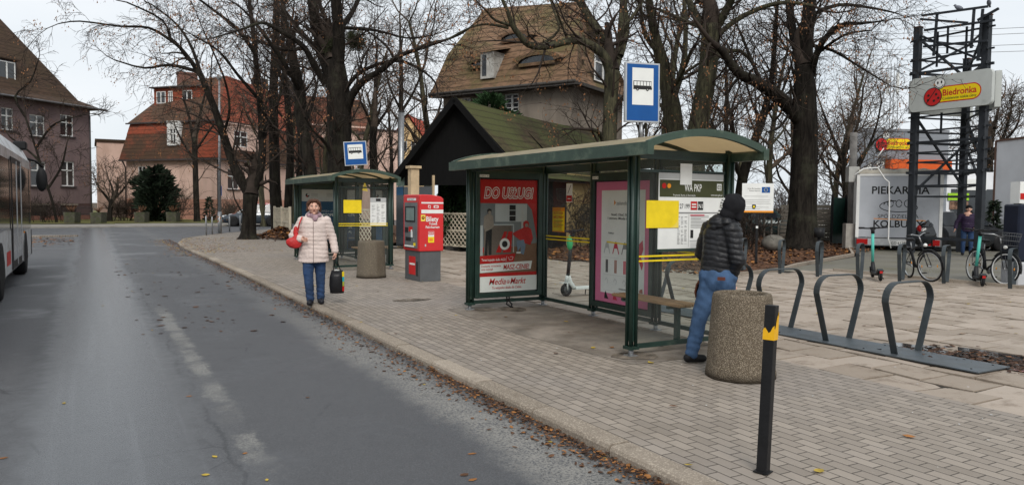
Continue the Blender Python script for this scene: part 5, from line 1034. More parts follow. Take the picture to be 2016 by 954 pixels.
for u in (12.1, 14.6, 16.6, 21.6): b.slab(fb, u, 1.12, u+.06, 2.45, .013, .018)
b.build('window_posts', bt_)
b = MB(red); b.slab(fb, 9, .45, 13.9, .62, .002, .004); b.slab(fb, 15.95, .5, 16.7, .75, .002, .004); b.build('red_stripe', bt_)
for yc in (14.95, 20.4):
    q = MB(black); pts = [(yc+.62*math.cos(a), .32+.62*math.sin(a)) for a in [k*math.pi/14 for k in range(15)]]; q.poly(fb, pts, .006); q.m(lgray)
    for a, c_ in zip(pts, pts[1:]): q.line(fb, [a, c_], .03, .008)
    q.build('wheel_arch', bt_)
    w_ = MB(rubber); w_.lathe([(.30, -.13), (.47, -.13), (.5, -.09), (.5, .09), (.47, .13), (.30, .13)], 32, (-.12, yc, .5), ax=(1, 0, 0)); wo_ = w_.build('wheel', bt_); r_ = MB(steel); r_.lathe([(.31, .08), (.2, .02), (.14, .1), (0, .11)], 24, (-.12, yc, .5), ax=(1, 0, 0)); r_.build('rim', wo_)
b = MB(busg); b.box(-BW+.15, -.15, Y1-.02, Y1+.03, 1.0, 2.75); b.build('windscreen', bt_)
b = MB(black); b.box(-BW+.02, .01, Y1-.05, Y1+.04, .34, .95); b.build('front_bumper', bt_)
b = MB(black); b.tube([(-.1, Y1, 2.72), (.12, Y1+.22, 2.66), (.28, Y1+.24, 2.5)], .03, 8); b.ell((.24, Y1+.18, 2.2), (.13, .08, .30), 14, 10); b.build('mirror', bt_)
b = MB(black); b.box(-.30, -.02, Y1-.6, Y1-.2, BH-.12, BH+.08); b.build('roof_vent', bt_, bev=.03)
b = MB(orange); b.slab(fb, 19.9, .95, 20.0, .99, .002, .02); b.build('side_marker', bt_)
# ------------------------------------------------------------------ cars
carglass = M('car_glass', (.02, .024, .03), .06, 0, .1, 2, spec=.45); platem = M('number_plate_white', (.7, .7, .68), .5)
def car(label, paint, loc, rz, L=4.2, W=1.75, H=1.46, hatch=True, group='parked cars', lamp=True):
    t = thing('parked_car', label, 'car', loc, rz, group)
    # x runs front (0) to rear (L); y is width
    hood = .25*L; b = MB(paint); ss = [(0, .30, .62, .80), (.10, .22, .70, .90), (.9, .18, .86, .97), (hood, .18, .93, 1.0), (.6*L, .18, .97, 1.0), (.86*L, .18, .98, 1.0), (.97*L, .22, .92, .94), (L, .34, .80, .86)]
    vs = []; 
    for x, z0, z1, k in ss:
        hw = W/2*k
        vs += [V((x, s_*hw*f, z)) for s_, f, z in ((-1, .9, z0), (-1, 1, z0+.15), (-1, 1, (z0+z1)/2+.08), (-1, .93, z1), (1, .93, z1), (1, 1, (z0+z1)/2+.08), (1, 1, z0+.15), (1, .9, z0))]
    n = 8; b.add(vs, [(i*n+j, i*n+(j+1) % n, (i+1)*n+(j+1) % n, (i+1)*n+j) for i in range(len(ss)-1) for j in range(n)]+[tuple(range(n)), tuple(range(len(vs)-1, len(vs)-n-1, -1))], True)
    # cabin
    xb0, xt0, xt1, xb1 = hood-.02, hood+.75, L*(.84 if hatch else .8), L*.965
    zb_, zt_ = .93, H; hb, ht = W/2*.93, W/2*.74
    cab_ = [V(p) for p in ((xb0, -hb, zb_), (xb0, hb, zb_), (xb1, hb, zb_), (xb1, -hb, zb_), (xt0, -ht, zt_-.03), (xt0, ht, zt_-.03), (xt1, ht, zt_-.05), (xt1, -ht, zt_-.05))]
    m0, m1 = V(((xt0+xt1)/2, -ht, zt_)), V(((xt0+xt1)/2, ht, zt_))
    b.add(cab_+[m0, m1], [(0, 1, 5, 4), (2, 3, 7, 6), (0, 4, 8, 7, 3), (1, 2, 6, 9, 5), (4, 5, 9, 8), (8, 9, 6, 7)]); b.build('body', t, bev=.02, recalc=True)
    def quad(P, name, m=carglass, shrink=.1, o=.012):
        c_ = sum(P, V())/len(P); n_ = (P[1]-P[0]).cross(P[2]-P[0]).normalized(); 
        if n_.dot(c_-V((L/2, 0, .7))) < 0: n_ = -n_
        q = MB(m); q.face([c_+(p-c_)*(1-shrink)+n_*o for p in P]); return q.build(name, t)
    quad([cab_[0], cab_[1], cab_[5], cab_[4]], 'windscreen'); quad([cab_[2], cab_[3], cab_[7], cab_[6]], 'rear_window', shrink=.16)
    for s_ in (0, 1):
        a, d, c_, e = (cab_[0], cab_[4], cab_[7], cab_[3]) if s_ == 0 else (cab_[1], cab_[5], cab_[6], cab_[2])
        for f0, f1 in ((.06, .48), (.52, .93)):
            P = [a.lerp(e, f0), a.lerp(e, f1), d.lerp(c_, f1 if f1 < .9 else .94), d.lerp(c_, f0 if f0 > .1 else .02)]; P = [p+(sum(P, V())/4-p)*.02 for p in P]
            P = [V((p.x, p.y, p.z*.9+.1*(zb_+zt_)/2+.0)) for p in P]; quad(P, 'side_window', shrink=.02, o=.015)
    for x in (.19*L, .81*L):
        for s_ in (-1, 1):
            w_ = MB(rubber); w_.lathe([(.2, -.1), (.3, -.1), (.32, -.06), (.32, .06), (.3, .1), (.2, .1)], 24, (x, s_*(W/2-.09), .32), ax=(0, s_, 0)); o = w_.build('wheel', t)
            r_ = MB(alu); r_.lathe([(.21, .08), (.17, .05), (.05, .09), (0, .09)], 10, (x, s_*(W/2-.09), .32), ax=(0, s_, 0)); r_.build('rim', o)
            q = MB(black); q.lathe([(.37, -.01), (.37, .004), (0, .004)], 24, (x, s_*(W/2-.002), .34), ax=(0, s_, 0)); q.build('wheel_arch', t)
    for s_ in (-1, 1):
        q = MB(M('headlight_lens', (.6, .62, .63), .1, .3)); q.ell((.1, s_*W*.34, .66), (.13, .2, .085), 12, 8); q.build('headlight', t)
        q = MB(M('tail_light_red', (.35, .01, .01), .2)); q.ell((L-.07, s_*W*.40, .84), (.07, .1, .14), 10, 8); q.build('tail_light', t)
        q = MB(paint); q.ell((hood+.35, s_*(W/2+.07), 1.0), (.06, .1, .07), 10, 6); q.build('mirror', t)
    q = MB(platem); q.box(-.03, -.005, -.26, .26, .40, .51); q.build('number_plate', t); q = MB(black); q.box(-.02, .0, -.55, .55, .28, .39); q.box(.0, .03, -.4, .4, .60, .70); q.build('grille', t)
    return t
navyp = M('dark_blue_car_paint', (.012, .022, .035), .2, .2, .1, 2, spec=.7, coat=.8); redp = M('red_car_paint', (.35, .02, .03), .25, 0, .1, 2, coat=.6); grnp = M('dark_green_car_paint', (.02, .04, .042), .25, .2, .1, 2, coat=.6); blkp = M('dark_grey_car_paint', (.02, .022, .025), .2, .2, .1, 2, coat=.8)
rdir = math.atan2(_r0.y, _r0.x)
c = gp(439, 52, -.06); car('dark blue hatchback with shiny bonnet parked left of the forked tree trunk', navyp, c, rdir+R(14), 4.0)
c = gp(452, 58, -.06); car('red car parked right behind the dark blue hatchback', redp, c, rdir+R(14), 4.2, H=1.6)
c = gp(1494, 34, .05); car('dark green minivan behind the fence, seen beside the information board', grnp, gp(1592, 36.5, .05), rdir+R(180-15), 4.6, 1.85, 1.72)
c = gp(1972, 29.5, -.02); car('dark grey car behind the sign tower, its bonnet pointing right', blkp, c, rdir+R(180+12), 4.4, 1.8, 1.5)
# ------------------------------------------------------------------ supermarket and right-hand buildings
LB = lambda: None
corr = NB('corrugated_grey_cladding'); o_ = corr.sep(); fz = corr.math('FRACT', corr.math('MULTIPLY', o_[2], 2.2)); cc = corr.mix(corr.noise(.5, 5), '868b92', '777c83'); cc = corr.mix(corr.math('MULTIPLY', corr.step(corr.math('ABSOLUTE', corr.math('SUBTRACT', fz, .5)), .44, .5), .5), cc, '4c5056'); corr.bump(fz, .3, .03); corr = corr.fin(cc, .5, .4)
wallw = M('white_render_wall', (.70, .71, .74), .8, 0, .08, .6, .1, 8, dirt=('8b8d90', .25, .5))
A, B, Cc = gp(1674, 46), gp(1862, 47), gp(1962, 47.5)
st_ = thing('supermarket', 'grey clad supermarket with ladybird sign and orange fascia behind the trailer', 'shop building'); fs_ = Fr(A, B-A, UP); L = (B-A).length; zt = zp(1760, 260, 46.5)
dv_ = V((A.x-CAM.x, A.y-CAM.y, 0)).normalized()*14; ft_ = [A, B, B+dv_, A+dv_]; b = MB(corr); b.prism(ft_, (0, 0, zt)); b.m(M('parapet_cap', (.20, .21, .23), .5)).prism([at(p, zt+.002)+fs_[3]*.06 for p in ft_], (0, 0, .16)); b.build('wall', st_)
b = MB(wallw); fs2 = Fr(B, Cc-B, UP); L2 = (Cc-B).length; b.slab(fs2, .002, 0, L2, zp(1900, 338, 47), -10, 0); b.m(dglass).slab(fs2, .3, .1, L2-.3, zp(1900, 372, 47), .001, .04); b.m(M('lime_sign', (.30, .55, .03), .5)).slab(fs2, 0.05, zp(1880, 394, 47), L2*.42, zp(1880, 380, 47), .041, .1); b.m(M('shop_goods', (.22, .13, .09), .8, 0, .6, 5)).slab(fs2, .2, zp(1880, 412, 47), L2*.42, zp(1880, 396, 47), .041, .06); b.m(paper).slab(fs2, L2*.2, zp(1890, 374, 47), L2*.75, zp(1890, 352, 47), .041, .12); b.build('side_wing', st_)
b = MB(M('orange_fascia', (.60, .10, .02), .5, 0, .06)); u0 = L*(1738-1674)/188; b.slab(fs_, u0, zp(1790, 333, 46), L-.1, zp(1790, 314, 46), .002, .5); b.m(navy).slab(fs_, u0-.05, zp(1790, 335, 46)-.05, L, zp(1790, 333, 46)-.005, .002, .55); b.build('fascia', st_)
b = MB(paper); b.text(fs_, 'A  SZ', L*(1702-1674)/188, zp(1720, 334, 46), .75, .05, off=.02, width=L*.19); b.build('wall_letters', st_)
b = MB(steel); p = fs_[0]+fs_[1]*2.0-fs_[3]*3; b.tube([p+UP*zt, p+UP*(zt+.8)], .3, 12); b.tube([p+UP*(zt+.8), p+UP*(zt+1.0), p+UP*(zt+1.2)], [.35, .6, .2], 12); b.build('roof_vent', st_)
def ladybird(b, fr, u, v, s_, w=.01, slog=True):
    """round red ladybird badge with a yellow lettered pill; s_ = pill height"""
    yl = M('logo_yellow', (.80, .58, .01), .4, 0, .04); rd = M('logo_red', (.50, .02, .02), .4, 0, .04)
    Lp = s_*3.05
    def pill(m, g, ww):
        x0, x1, h = u-g, u+Lp+g, s_/2+g; b.m(m).poly(fr, [(x0, v-h)]+[(x1-h+h*math.sin(a), v-h*math.cos(a)) for a in [k*math.pi/14 for k in range(15)]]+[(x0, v+h)], ww)
    pill(rd, s_*.07, w); pill(yl, 0, w+.004); b.m(rd).text(fr, 'Biedronka', u+s_*.5, v-s_*.1, s_*.62, w+.008, off=.018, width=Lp*.76)
    b.m(M('logo_green', (.02, .10, .02), .5)).text(fr, 'Codziennie niskie ceny', u+s_*.5, v-s_*.38, s_*.26, w+.008, off=.008, width=Lp*.76)
    c = (u-s_*.15, v-s_*.02); b.m(ink).circ(fr, c[0]-s_*.05, c[1]-s_*.08, s_*.66, w+.010, 28); b.m(rd).circ(fr, c[0]-s_*.05, c[1]-s_*.08, s_*.61, w+.013, 28)
    b.m(ink).line(fr, [(c[0]-s_*.48, c[1]-s_*.48), (c[0]-s_*.1, c[1]+s_*.05), (c[0]+s_*.18, c[1]+s_*.46)], s_*.06, w+.016)
    for dx, dy in ((.2, .08), (.05, -.36), (.36, -.2), (-.36, .05), (-.38, -.28)): b.circ(fr, c[0]+s_*dx, c[1]+s_*dy, s_*.09, w+.016, 12)
    h = (c[0]+s_*.42, c[1]+s_*.82); b.m(ink).circ(fr, *h, s_*.40, w+.018, 24); b.m(paper).circ(fr, *h, s_*.36, w+.021, 24); b.m(ink)
    b.circ(fr, h[0]-s_*.12, h[1]+s_*.05, s_*.06, w+.024, 10, s_*.11); b.circ(fr, h[0]+s_*.14, h[1]+s_*.08, s_*.06, w+.024, 10, s_*.11)
    b.line(fr, [(h[0]+s_*.28*math.cos(a), h[1]-s_*.02+s_*.28*math.sin(a)) for a in [math.pi*(1.15+.75*k/8) for k in range(9)]], s_*.05, w+.024)
    b.line(fr, [(h[0]-s_*.2, h[1]+s_*.44), (h[0]-s_*.5, h[1]+s_*.75)], s_*.05, w+.0); b.line(fr, [(h[0]+s_*.12, h[1]+s_*.46), (h[0]+s_*.35, h[1]+s_*.8)], s_*.05, w)
b = MB(yellow); us = L*(1732-1674)/188; vs_ = zp(1760, 283, 46); ladybird(b, fs_, us, vs_, .62, .08); o = b.build('wall_sign', st_)
# white building at the far right
wb = thing('white_building', 'plain white rendered building at the right edge with a small dark window', 'building'); A, B = gp(1957, 30), gp(2070, 27); f9 = Fr(A, B-A, UP); L = (B-A).length; zt = zp(1960, 280, 30)
b = MB(wallw); b.slab(f9, 0, 0, L, zt, -6, 0); b.m(M('rust_flashing', (.14, .08, .06), .7)).slab(f9, -.08, 0, -.001, zt+.06, -6, .03); b.slab(f9, 0, zt+.001, L, zt+.08, -6, .04); b.build('wall', wb)
b = MB(dglass); b.slab(f9, L*.38, zp(2000, 422, 29), L*.5, zp(2000, 385, 29), .001, .05); b.build('window', wb); b = MB(M('beige_chimney', (.25, .20, .15), .9, 0, .2, 3)); b.slab(f9, L*.36, zt+.09, L*.9, zt+.9, -2, -.6); b.build('chimney', wb)
b = MB(alu); b.slab(f9, L*.12, zp(1970, 462, 29.6), L*.22, zp(1970, 432, 29.6), .001, .25); b.m(black).slab(f9, L*.14, zp(1970, 444, 29.6), L*.2, zp(1970, 438, 29.6), .251, .26); b.build('wall_box', wb)
# ------------------------------------------------------------------ bakery trailer
tr = thing('bakery_trailer', 'white box trailer lettered PIEKARNIA behind the turquoise scooter', 'trailer'); A, B = gp(1688, 28.8), gp(1853, 27.8); f10 = Fr(A, B-A, UP); L = (B-A).length
z0_, z1_ = zp(1770, 467, 28.5), zp(1770, 345, 28.5); trw = M('trailer_panel', (.42, .44, .475), .55, 0, .06, 1.2, .03, 6, dirt=('6f7076', .3, 1.5))
b = MB(trw); b.slab(f10, 0, z0_, L, z1_, -4.2, 0); b.build('box', tr); b = MB(white)
b.slab(f10, -.05, z0_-.02, .06, z1_+.02, -4.2, .02); b.slab(f10, L-.06, z0_-.02, L+.05, z1_+.02, -4.2, .02); b.slab(f10, .06, z1_-.03, L-.06, z1_+.05, -4.22, .025); b.build('corner_trim', tr)
b = MB(M('canvas_roof', (.42, .39, .33), .8, 0, .2, 3)); 
vs = []; K = 14
for i in range(K+1): u = L*i/K; z = z1_+.05; vs += [f10[0]+f10[1]*u+UP*z+f10[3]*.03, f10[0]+f10[1]*u+UP*(z+.17+.035*math.sin(i*1.9)), f10[0]+f10[1]*u+UP*(z+.22)-f10[3]*4]
b.add(vs, [(3*i+j, 3*i+3+j, 3*i+4+j, 3*i+1+j) for i in range(K) for j in (0, 1)], True); b.build('canvas_top', tr)
b = MB(gmetal); b.slab(f10, -.05, z0_-.33, L+.05, z0_-.021, -.15, .03); b.m(alu).slab(f10, .0, z0_-.3, L, z0_-.05, .031, .04); b.m(black).slab(f10, .2, z0_-.7, .5, z0_-.33, -3, -.6); b.slab(f10, L-.5, z0_-.7, L-.2, z0_-.33, -3, -.6); b.build('rear_frame', tr)
for u in (.0, L-.4): q = MB(M('tail_light_red', (.35, .01, .01), .2)); q.slab(f10, u, z0_-.28, u+.38, z0_-.07, .041, .08); q.build('tail_light', tr)
q = MB(platem); q.slab(f10, L*.41, z0_-.29, L*.62, z0_-.1, .041, .05); q.m(ink).text(f10, 'GD 61288', L*.42, z0_-.26, .15, .052, off=.01, width=L*.19); q.build('number_plate', tr)
for u in (.35, L-.35): q = MB(rubber); q.lathe([(.1, -.09), (.28, -.09), (.3, 0), (.28, .09), (.1, .09)], 20, f10[0]+f10[1]*u+UP*.3-f10[3]*1.8, ax=f10[1]); q.build('wheel', tr)
HB = z1_-z0_; q = MB(ink)
q.text(f10, 'PIEKARNIA', L*.17, z0_+HB*.70, HB*.17, .003, off=.02, width=L*.69); q.text(f10, 'SPÓŁDZIELNIA', L*.25, z0_+HB*.31, HB*.085, .003, off=.0, width=L*.49); q.text(f10, 'KOLBUDY', L*.2, z0_+HB*.165, HB*.155, .003, off=.02, width=L*.6)
q.m(orange).line(f10, [(L*.2, z0_+HB*.30), (L*.82, z0_+HB*.275)], .03, .003); q.m(ink)
def arcp(cu, cv, ru, rv, a0, a1, n=16): return [(L*(cu+ru*math.cos(a0+(a1-a0)*k/n)), z0_+HB*(cv+rv*math.sin(a0+(a1-a0)*k/n))) for k in range(n+1)]
q.line(f10, arcp(.50, .50, .23, .09, math.pi*.55, math.pi*1.75), .03, .003); q.line(f10, arcp(.42, .52, .10, .07, math.pi*.35, math.pi*1.0), .03, .003)
for cu in (.40, .50, .60): q.line(f10, arcp(cu, .545, .035, .055, 0, math.pi*1.9, 14), .028, .003)
q.line(f10, arcp(.55, .48, .17, .08, math.pi*1.6, math.pi*2.3), .03, .003); q.build('lettering', tr)
c = gp(1662, 29.3); q = thing('utility_box_pole', 'concrete pole with grey electricity box and base cabinet left of the trailer', 'pole', (0, 0, 0)); b = MB(M('concrete_pole', (.22, .21, .20), .9, 0, .2, 4)); c2 = gp(1676, 30.5); b.tube([c2, c2+UP*zp(1676, 262, 30.5)], .14, 10); b.build('pole', q)
f11 = Fr(gp(1669, 29), _r0, UP); pw = 1480/29; b = MB(M('grey_box', (.42, .42, .40), .6, 0, .1, 3)); b.slab(f11, 0, zp(1680, 358, 29), .40, zp(1680, 328, 29), -.3, 0); b.build('meter_box', q); b = MB(M('concrete_cabinet', (.32, .30, .27), .9, 0, .2, 3)); b.slab(f11, -.05, 0, .38, zp(1680, 440, 29), -.3, 0); b.build('base_cabinet', q)
b = MB(white); pts = [(1682, 345), (1700, 332), (1728, 330), (1742, 352), (1750, 358), (1751, 400), (1749, 470), (1754, 488)]; b.tube([D(x, y, 27.7) for x, y in pts], .025, 8); b.tube([D(1728, 308, 27.7), D(1740, 292, 27.7)], .02, 6); tag(b.build('white_cable'), 'white hanging cable drooping in front of the trailer lettering', 'cable')
# ------------------------------------------------------------------ sign tower
tw = thing('sign_tower', 'dark steel lattice tower carrying a ladybird sign box beside the trailer', 'sign tower')
darks = M('tower_steel', (.030, .034, .040), .6, .2, .2, 3, .05, 20)
TA, TB, TC = gp(1795, 26.9), gp(1929, 24.9), gp(1893, 27.6); TZ = 8.0
for p, zt in ((TA, 7.95), (TB, 7.9), (TC, 7.0)): b = MB(darks); b.beam(p, at(p, zt), .21, .21, up=(1, 0, 0)); b.m(M('rust', (.12, .05, .03), .9)).box(p.x-.12, p.x+.12, p.y-.12, p.y+.12, zt+.001, zt+.03); b.build('column', tw)
def bar(p, q, w_=.07): b = MB(darks); b.beam(p, q, w_); b.build('bar', tw)
rr = random.Random(3)
for i, z in enumerate([.55, 2.0, 2.38, 2.85, 3.2, 3.55, 3.9, 4.3, 4.8, 6.35, 6.8, 7.5]):
    ext = .25 if i > 2 else 0
    for P_, Q_ in ((TA, TB), (TB, TC), (TC, TA)):
        if z == .55 and P_ != TA: continue
        d = (Q_-P_).normalized(); bar(at(P_-d*ext, z), at(Q_+d*ext, z+rr.uniform(-.03, .03)), .055 if i % 3 else .085)
for (P_, Q_, z0q, z1q) in ((TA, TC, 4.85, 2.4), (TC, TA, 3.9, 2.1), (TA, TC, 7.6, 6.3), (TC, TA, 7.5, 6.4), (TB, TC, 7.6, 6.5), (TC, TB, 4.9, 3.2), (TA, TB, 7.7, 6.4), (TB, TC, 2.4, 4.0)): bar(at(P_, z0q), at(Q_, z1q), .07)
for f_, z0q, z1q in ((.2, 6.5, 7.7), (.35, 6.9, 7.8), (.62, 6.4, 7.7), (.82, 6.6, 7.9), (.3, 4.2, 4.9), (.55, 2.9, 3.5), (.3, 2.4, 2.9)):
    p = TA.lerp(TB, f_)+V((.15, -.15, 0)); bar(at(p, z0q), at(p, z1q), .055)
tops = [((1815, 31), (1945, 13)), ((1812, 38), (1905, 45)), ((1820, 60), (1958, 40)), ((1925, 40), (1966, 17)), ((1818, 92), (1944, 80)), ((1845, 28), (1838, 110)), ((1935, 18), (1925, 120)), ((1918, 16), (1912, 95))]
for (x0, y0), (x1, y1) in tops: d0 = 26.9-2*(x0-1795)/134; d1 = 26.9-2*(x1-1795)/134; bar(D(x0, y0, d0-.3), D(x1, y1, d1-.3), .07)
dS = (TB-TA).normalized(); nS = V((dS.y, -dS.x, 0)); 
if nS.dot(CAM-TA) < 0: nS = -nS
sz0, sz1 = zp(1797, 222, 26.6), zp(1797, 157, 26.6); SA = TA-dS*.05+nS*.3; SL = (TB-TA).length+.42; f12 = Fr(at(SA, 0), dS, UP)
b = MB(M('sign_box_grey', (.45, .47, .45), .4, 0, .05, 2, dirt=('7d827c', .3, 1.5))); r_ = .16
def rr_(u0, v0, u1, v1, r, n=5): return [(cx+r*math.cos(a), cy+r*math.sin(a)) for cx, cy, a0 in ((u1-r, v0+r, -math.pi/2), (u1-r, v1-r, 0), (u0+r, v1-r, math.pi/2), (u0+r, v0+r, math.pi)) for a in [a0+math.pi/2*k/n for k in range(n+1)]]
pts = rr_(0, sz0, SL, sz1, r_); b.prism([b.P(f12, u, v, -.18) for u, v in pts], f12[3]*.18); ladybird(b, f12, SL*.34, sz0+(sz1-sz0)*.43, .48, .004); b.build('sign_box', tw)
nC = (TC-TB).normalized(); f13 = Fr(at(TB+nS*.15+dS*.42, 0), nC, UP); b = MB(M('sign_box_grey', (.45, .47, .45))); b.slab(f13, .2, sz0-.05, 3.0, sz1-.05, .02, .2); b.build('side_sign_box', tw)
f14 = Fr(at(TA-dS*.3+nS*.1, 0), (TC-TA), UP); b = MB(M('sign_box_grey', (.45, .47, .45))); b.slab(f14, .1, sz0, 2.9, sz1-.02, .02, .2); b.build('side_sign_box', tw)
for i, (px, py) in enumerate(((1888, 17), (1947, 7))):
    p = D(px, py, 25.4); t = thing('pigeon', ['grey pigeon perched on the middle of the tower top rail', 'grey pigeon perched at the right end of the tower top rail'][i], 'bird', p, R(-60+i*80), 'pigeons on the sign tower')
    pg = M('pigeon_grey', (.16, .17, .20), .7, 0, .2, 20); b = MB(pg); Q = Matrix.Rotation(R(28), 3, 'Y'); b.ell((0, 0, .02), (.14, .07, .075), 12, 8, Q); b.ell((-.115, 0, .115), (.042, .036, .042), 10, 8); b.tube([(-.08, 0, .06), (-.11, 0, .10)], [.05, .034], 8); b.prism([(.09, -.03, -.02), (.09, .03, -.02), (.24, .03, -.09), (.24, -.03, -.09)], (0, 0, .015)); b.build('body', t)
    b = MB(black); b.tube([(-.155, 0, .112), (-.185, 0, .105)], [.01, .003], 6); b.tube([(0, .02, -.05), (0, .02, -.1)], .006, 5); b.tube([(0, -.02, -.05), (0, -.02, -.1)], .006, 5); b.build('beak_and_legs', t)
# telecom mast, far behind
p = gp(1752, 150); t = thing('telecom_mast', 'thin lattice telecom mast rising far behind the supermarket', 'mast', p); hm = zp(1752, 128, 150); b = MB(M('mast_grey', (.30, .31, .32), .7))
for dx, dy in ((-.7, -.4), (.7, -.4), (0, .8)): b.tube([(dx, dy, 0), (dx, dy, hm)], .1, 5)
z = 0; k = 0
while z < hm-2: s_ = [(-.7, -.4), (.7, -.4), (0, .8)]; a, c_ = s_[k % 3], s_[(k+1) % 3]; b.beam((*a, z), (*c_, z+2), .09); b.beam((*c_, z), (*a, z+2), .07); z += 2; k += 1
b.build('lattice', t); b = MB(M('mast_grey')) if False else MB(paper)
for a in range(3): x, y = math.cos(a*2.1)*1.2, math.sin(a*2.1)*1.2; b.box(x-.2, x+.2, y-.15, y+.15, hm-6, hm-2)
b.build('antennas', t)
# advertising pillar at the right edge
p = gp(2006, 15.5); f15 = Fr(p, _r0, UP); t = thing('advertising_pillar', 'dark blue advertising pillar with pale base cut by the right picture edge', 'advertising pillar'); b = MB(M('pillar_dark', (.012, .016, .03), .4)); b.slab(f15, 0, zp(2005, 515, 15.5), 1.1, zp(2005, 402, 15.5), -.5, 0); b.build('shaft', t, bev=.03); b = MB(M('pillar_base', (.45, .46, .48), .6, 0, .1, 3)); b.slab(f15, .0, .0, 1.1, zp(2005, 516, 15.5), -.52, .02); b.build('base', t, bev=.03); b = MB(paper); b.slab(f15, .07, zp(2005, 400, 15.5), 1.1, zp(2005, 357, 15.5), -.4, -.1); b.m(red).slab(f15, .08, zp(2005, 392, 15.5), 1.0, zp(2005, 380, 15.5), -.099, -.09); b.build('top_sign', t)
# ------------------------------------------------------------------ board fence and green mesh fence behind the big tree
fm = M('weathered_boards', (.15, .135, .115), .9, 0, .3, 3, .4, 20, stretch=(1, 1, 5)); A, B = gp(1440, 33), gp(1640, 33.5); fr = Fr(A, B-A, UP); L = (B-A).length; t = thing('board_fence', 'weathered grey horizontal board fence behind the big tree', 'fence')
b = MB(fm)
for k in range(9):
    if L*.0 < L: b.slab(fr, L*.48, .1+k*.18, L, .25+k*.18, -.02+.01*(k % 2), .02)
b.build('boards', t); b = MB(fm)
for u in (.0, .06, .12, .18, .25, .31, .38, .45, .62, .8, .98): b.slab(fr, L*u, 0, L*u+.07, 1.1 if u < .46 else 1.8, .03, .09)
b.slab(fr, 0, .75, L*.46, .8, .0, .029); b.build('stakes', t)
A, B = gp(1636, 31), gp(1688, 34); fr = Fr(A, B-A, UP); L = (B-A).length; gf = M('green_mesh', (.015, .06, .045), .6, 0, .2, 3); t = thing('mesh_fence', 'dark green mesh fence panels just left of the trailer', 'fence'); b = MB(gf); b.slab(fr, 0, .05, L, 2.0, -.01, .01); b.build('mesh_panel', t)
for u in (0, .5, 1): b = MB(black); b.slab(fr, L*u-.04, 0, L*u+.04, 2.1, .011, .09); b.build('post', t)
c = G(1614, 541); t = thing('dark_post', 'short black post with a bin collar between the edge hoops and the big tree', 'post', gp(1614, 21)); b = MB(black); b.tube([(0, 0, 0), (0, 0, 1.0)], .05, 10); b.tube([(0, 0, .75), (0, 0, 1.02)], .14, 12); b.build('post', t); 
b = MB(M('boulder_grey', (.16, .15, .13), .9, 0, .3, 4, .5, 15)); b.ell(gp(1524, 27, .3), (.5, .35, .3), 12, 8); tag(b.build('boulder'), 'grey boulder on the bank left of the big tree', 'boulder')
# ------------------------------------------------------------------ scooters and bicycles
def scooter(label, p, q, stemc, deckc, lean=0, bag=None):
    """p = ground point of the front wheel, q = ground point of the rear wheel"""
    p, q = V((p.x, p.y, 0)), V((q.x, q.y, 0)); d = (q-p).normalized(); t = thing('electric_scooter', label, 'scooter', p, math.atan2(d.y, d.x), 'hire scooters on the plaza'); t.rotation_euler.x = lean
    for x in (0, .88):
        b = MB(rubber); b.torus((x, 0, .115), (0, 1, 0), .085, .03, 24, 8); o = b.build('wheel', t); r_ = MB(gmetal); r_.lathe([(.06, -.02), (.06, .02), (0, .02)], 16, (x, 0, .115), ax=(0, 1, 0)); r_.build('hub', o)
    b = MB(deckc); b.box(.16, .72, -.075, .075, .11, .165); b.tube([(.16, 0, .14), (.08, 0, .24), (.05, 0, .36)], [.045, .05, .04], 10); b.prism([(.70, -.06, .12), (.70, -.06, .165), (.82, -.06, .27), (.98, -.06, .24), (.9, -.06, .20), (.8, -.06, .15)], (0, .12, 0)); b.build('deck', t, bev=.008)
    b = MB(deckc); b.tube([(0, 0, .25), (.03, 0, .36)], .03, 8); b.tube([(.0, .045, .115), (.0, .045, .25)], .015, 6); b.tube([(.0, -.045, .115), (.0, -.045, .25)], .015, 6); b.box(-.12, .1, -.04, .04, .235, .25); b.build('fork', t)
    b = MB(stemc); b.tube([(.04, 0, .34), (.15, 0, 1.05)], .032, 12); b.build('stem', t)
    b = MB(black); b.tube([(.15, 0, 1.02), (.165, 0, 1.12)], .04, 10); b.tube([(.19, -.27, 1.15), (.165, -.12, 1.135), (.165, .12, 1.135), (.19, .27, 1.15)], .017, 8); b.box(.12, .2, -.05, .05, 1.1, 1.16); b.build('handlebar', t)
    for s_ in (-1, 1): b = MB(rubber); b.tube([(.19, s_*.18, 1.146), (.195, s_*.30, 1.152)], .022, 8); b.build('grip', t)
    b = MB(M('reflector_red', (.4, .02, .02), .3)); b.box(.975, .985, -.03, .03, .18, .23); b.build('rear_light', t); b = MB(black); b.tube([(.45, .05, .11), (.5, .14, .01)], .009, 6); b.build('kickstand', t)
    if bag: b = MB(bag); b.ell((.1, 0, .93), (.055, .06, .13), 12, 8); b.build('battery_pack', t)
    return t
turq = M('turquoise_plastic', (.10, .50, .42), .4, 0, .05); blkpl = M('black_plastic', (.022, .023, .025), .5, 0, .15, 9); whpl = M('white_scooter_plastic', (.65, .68, .66), .4); grn = M('green_plastic', (.05, .38, .14), .45)
def along(a, b_, L=.9): d = (b_-a); return a, a+d.normalized()*L
P_, Q_ = G(1718, 546), G(1750, 561); d = (Q_-P_).normalized(); scooter('turquoise and black hire scooter standing alone in front of the trailer', P_, P_+d*.88, turq, blkpl, R(3))
P_, Q_ = G(1918, 556), G(1946, 570); scooter('turquoise and black hire scooter leaning by the bicycle with the basket', P_, P_+(Q_-P_).normalized()*.88, turq, blkpl, R(-3))
P_, Q_ = G(1115, 583), G(1163, 580); scooter('white scooter with green battery pack seen through the near shelter glass', P_, P_+(Q_-P_).normalized()*.88, blkpl, whpl, R(-4), grn)
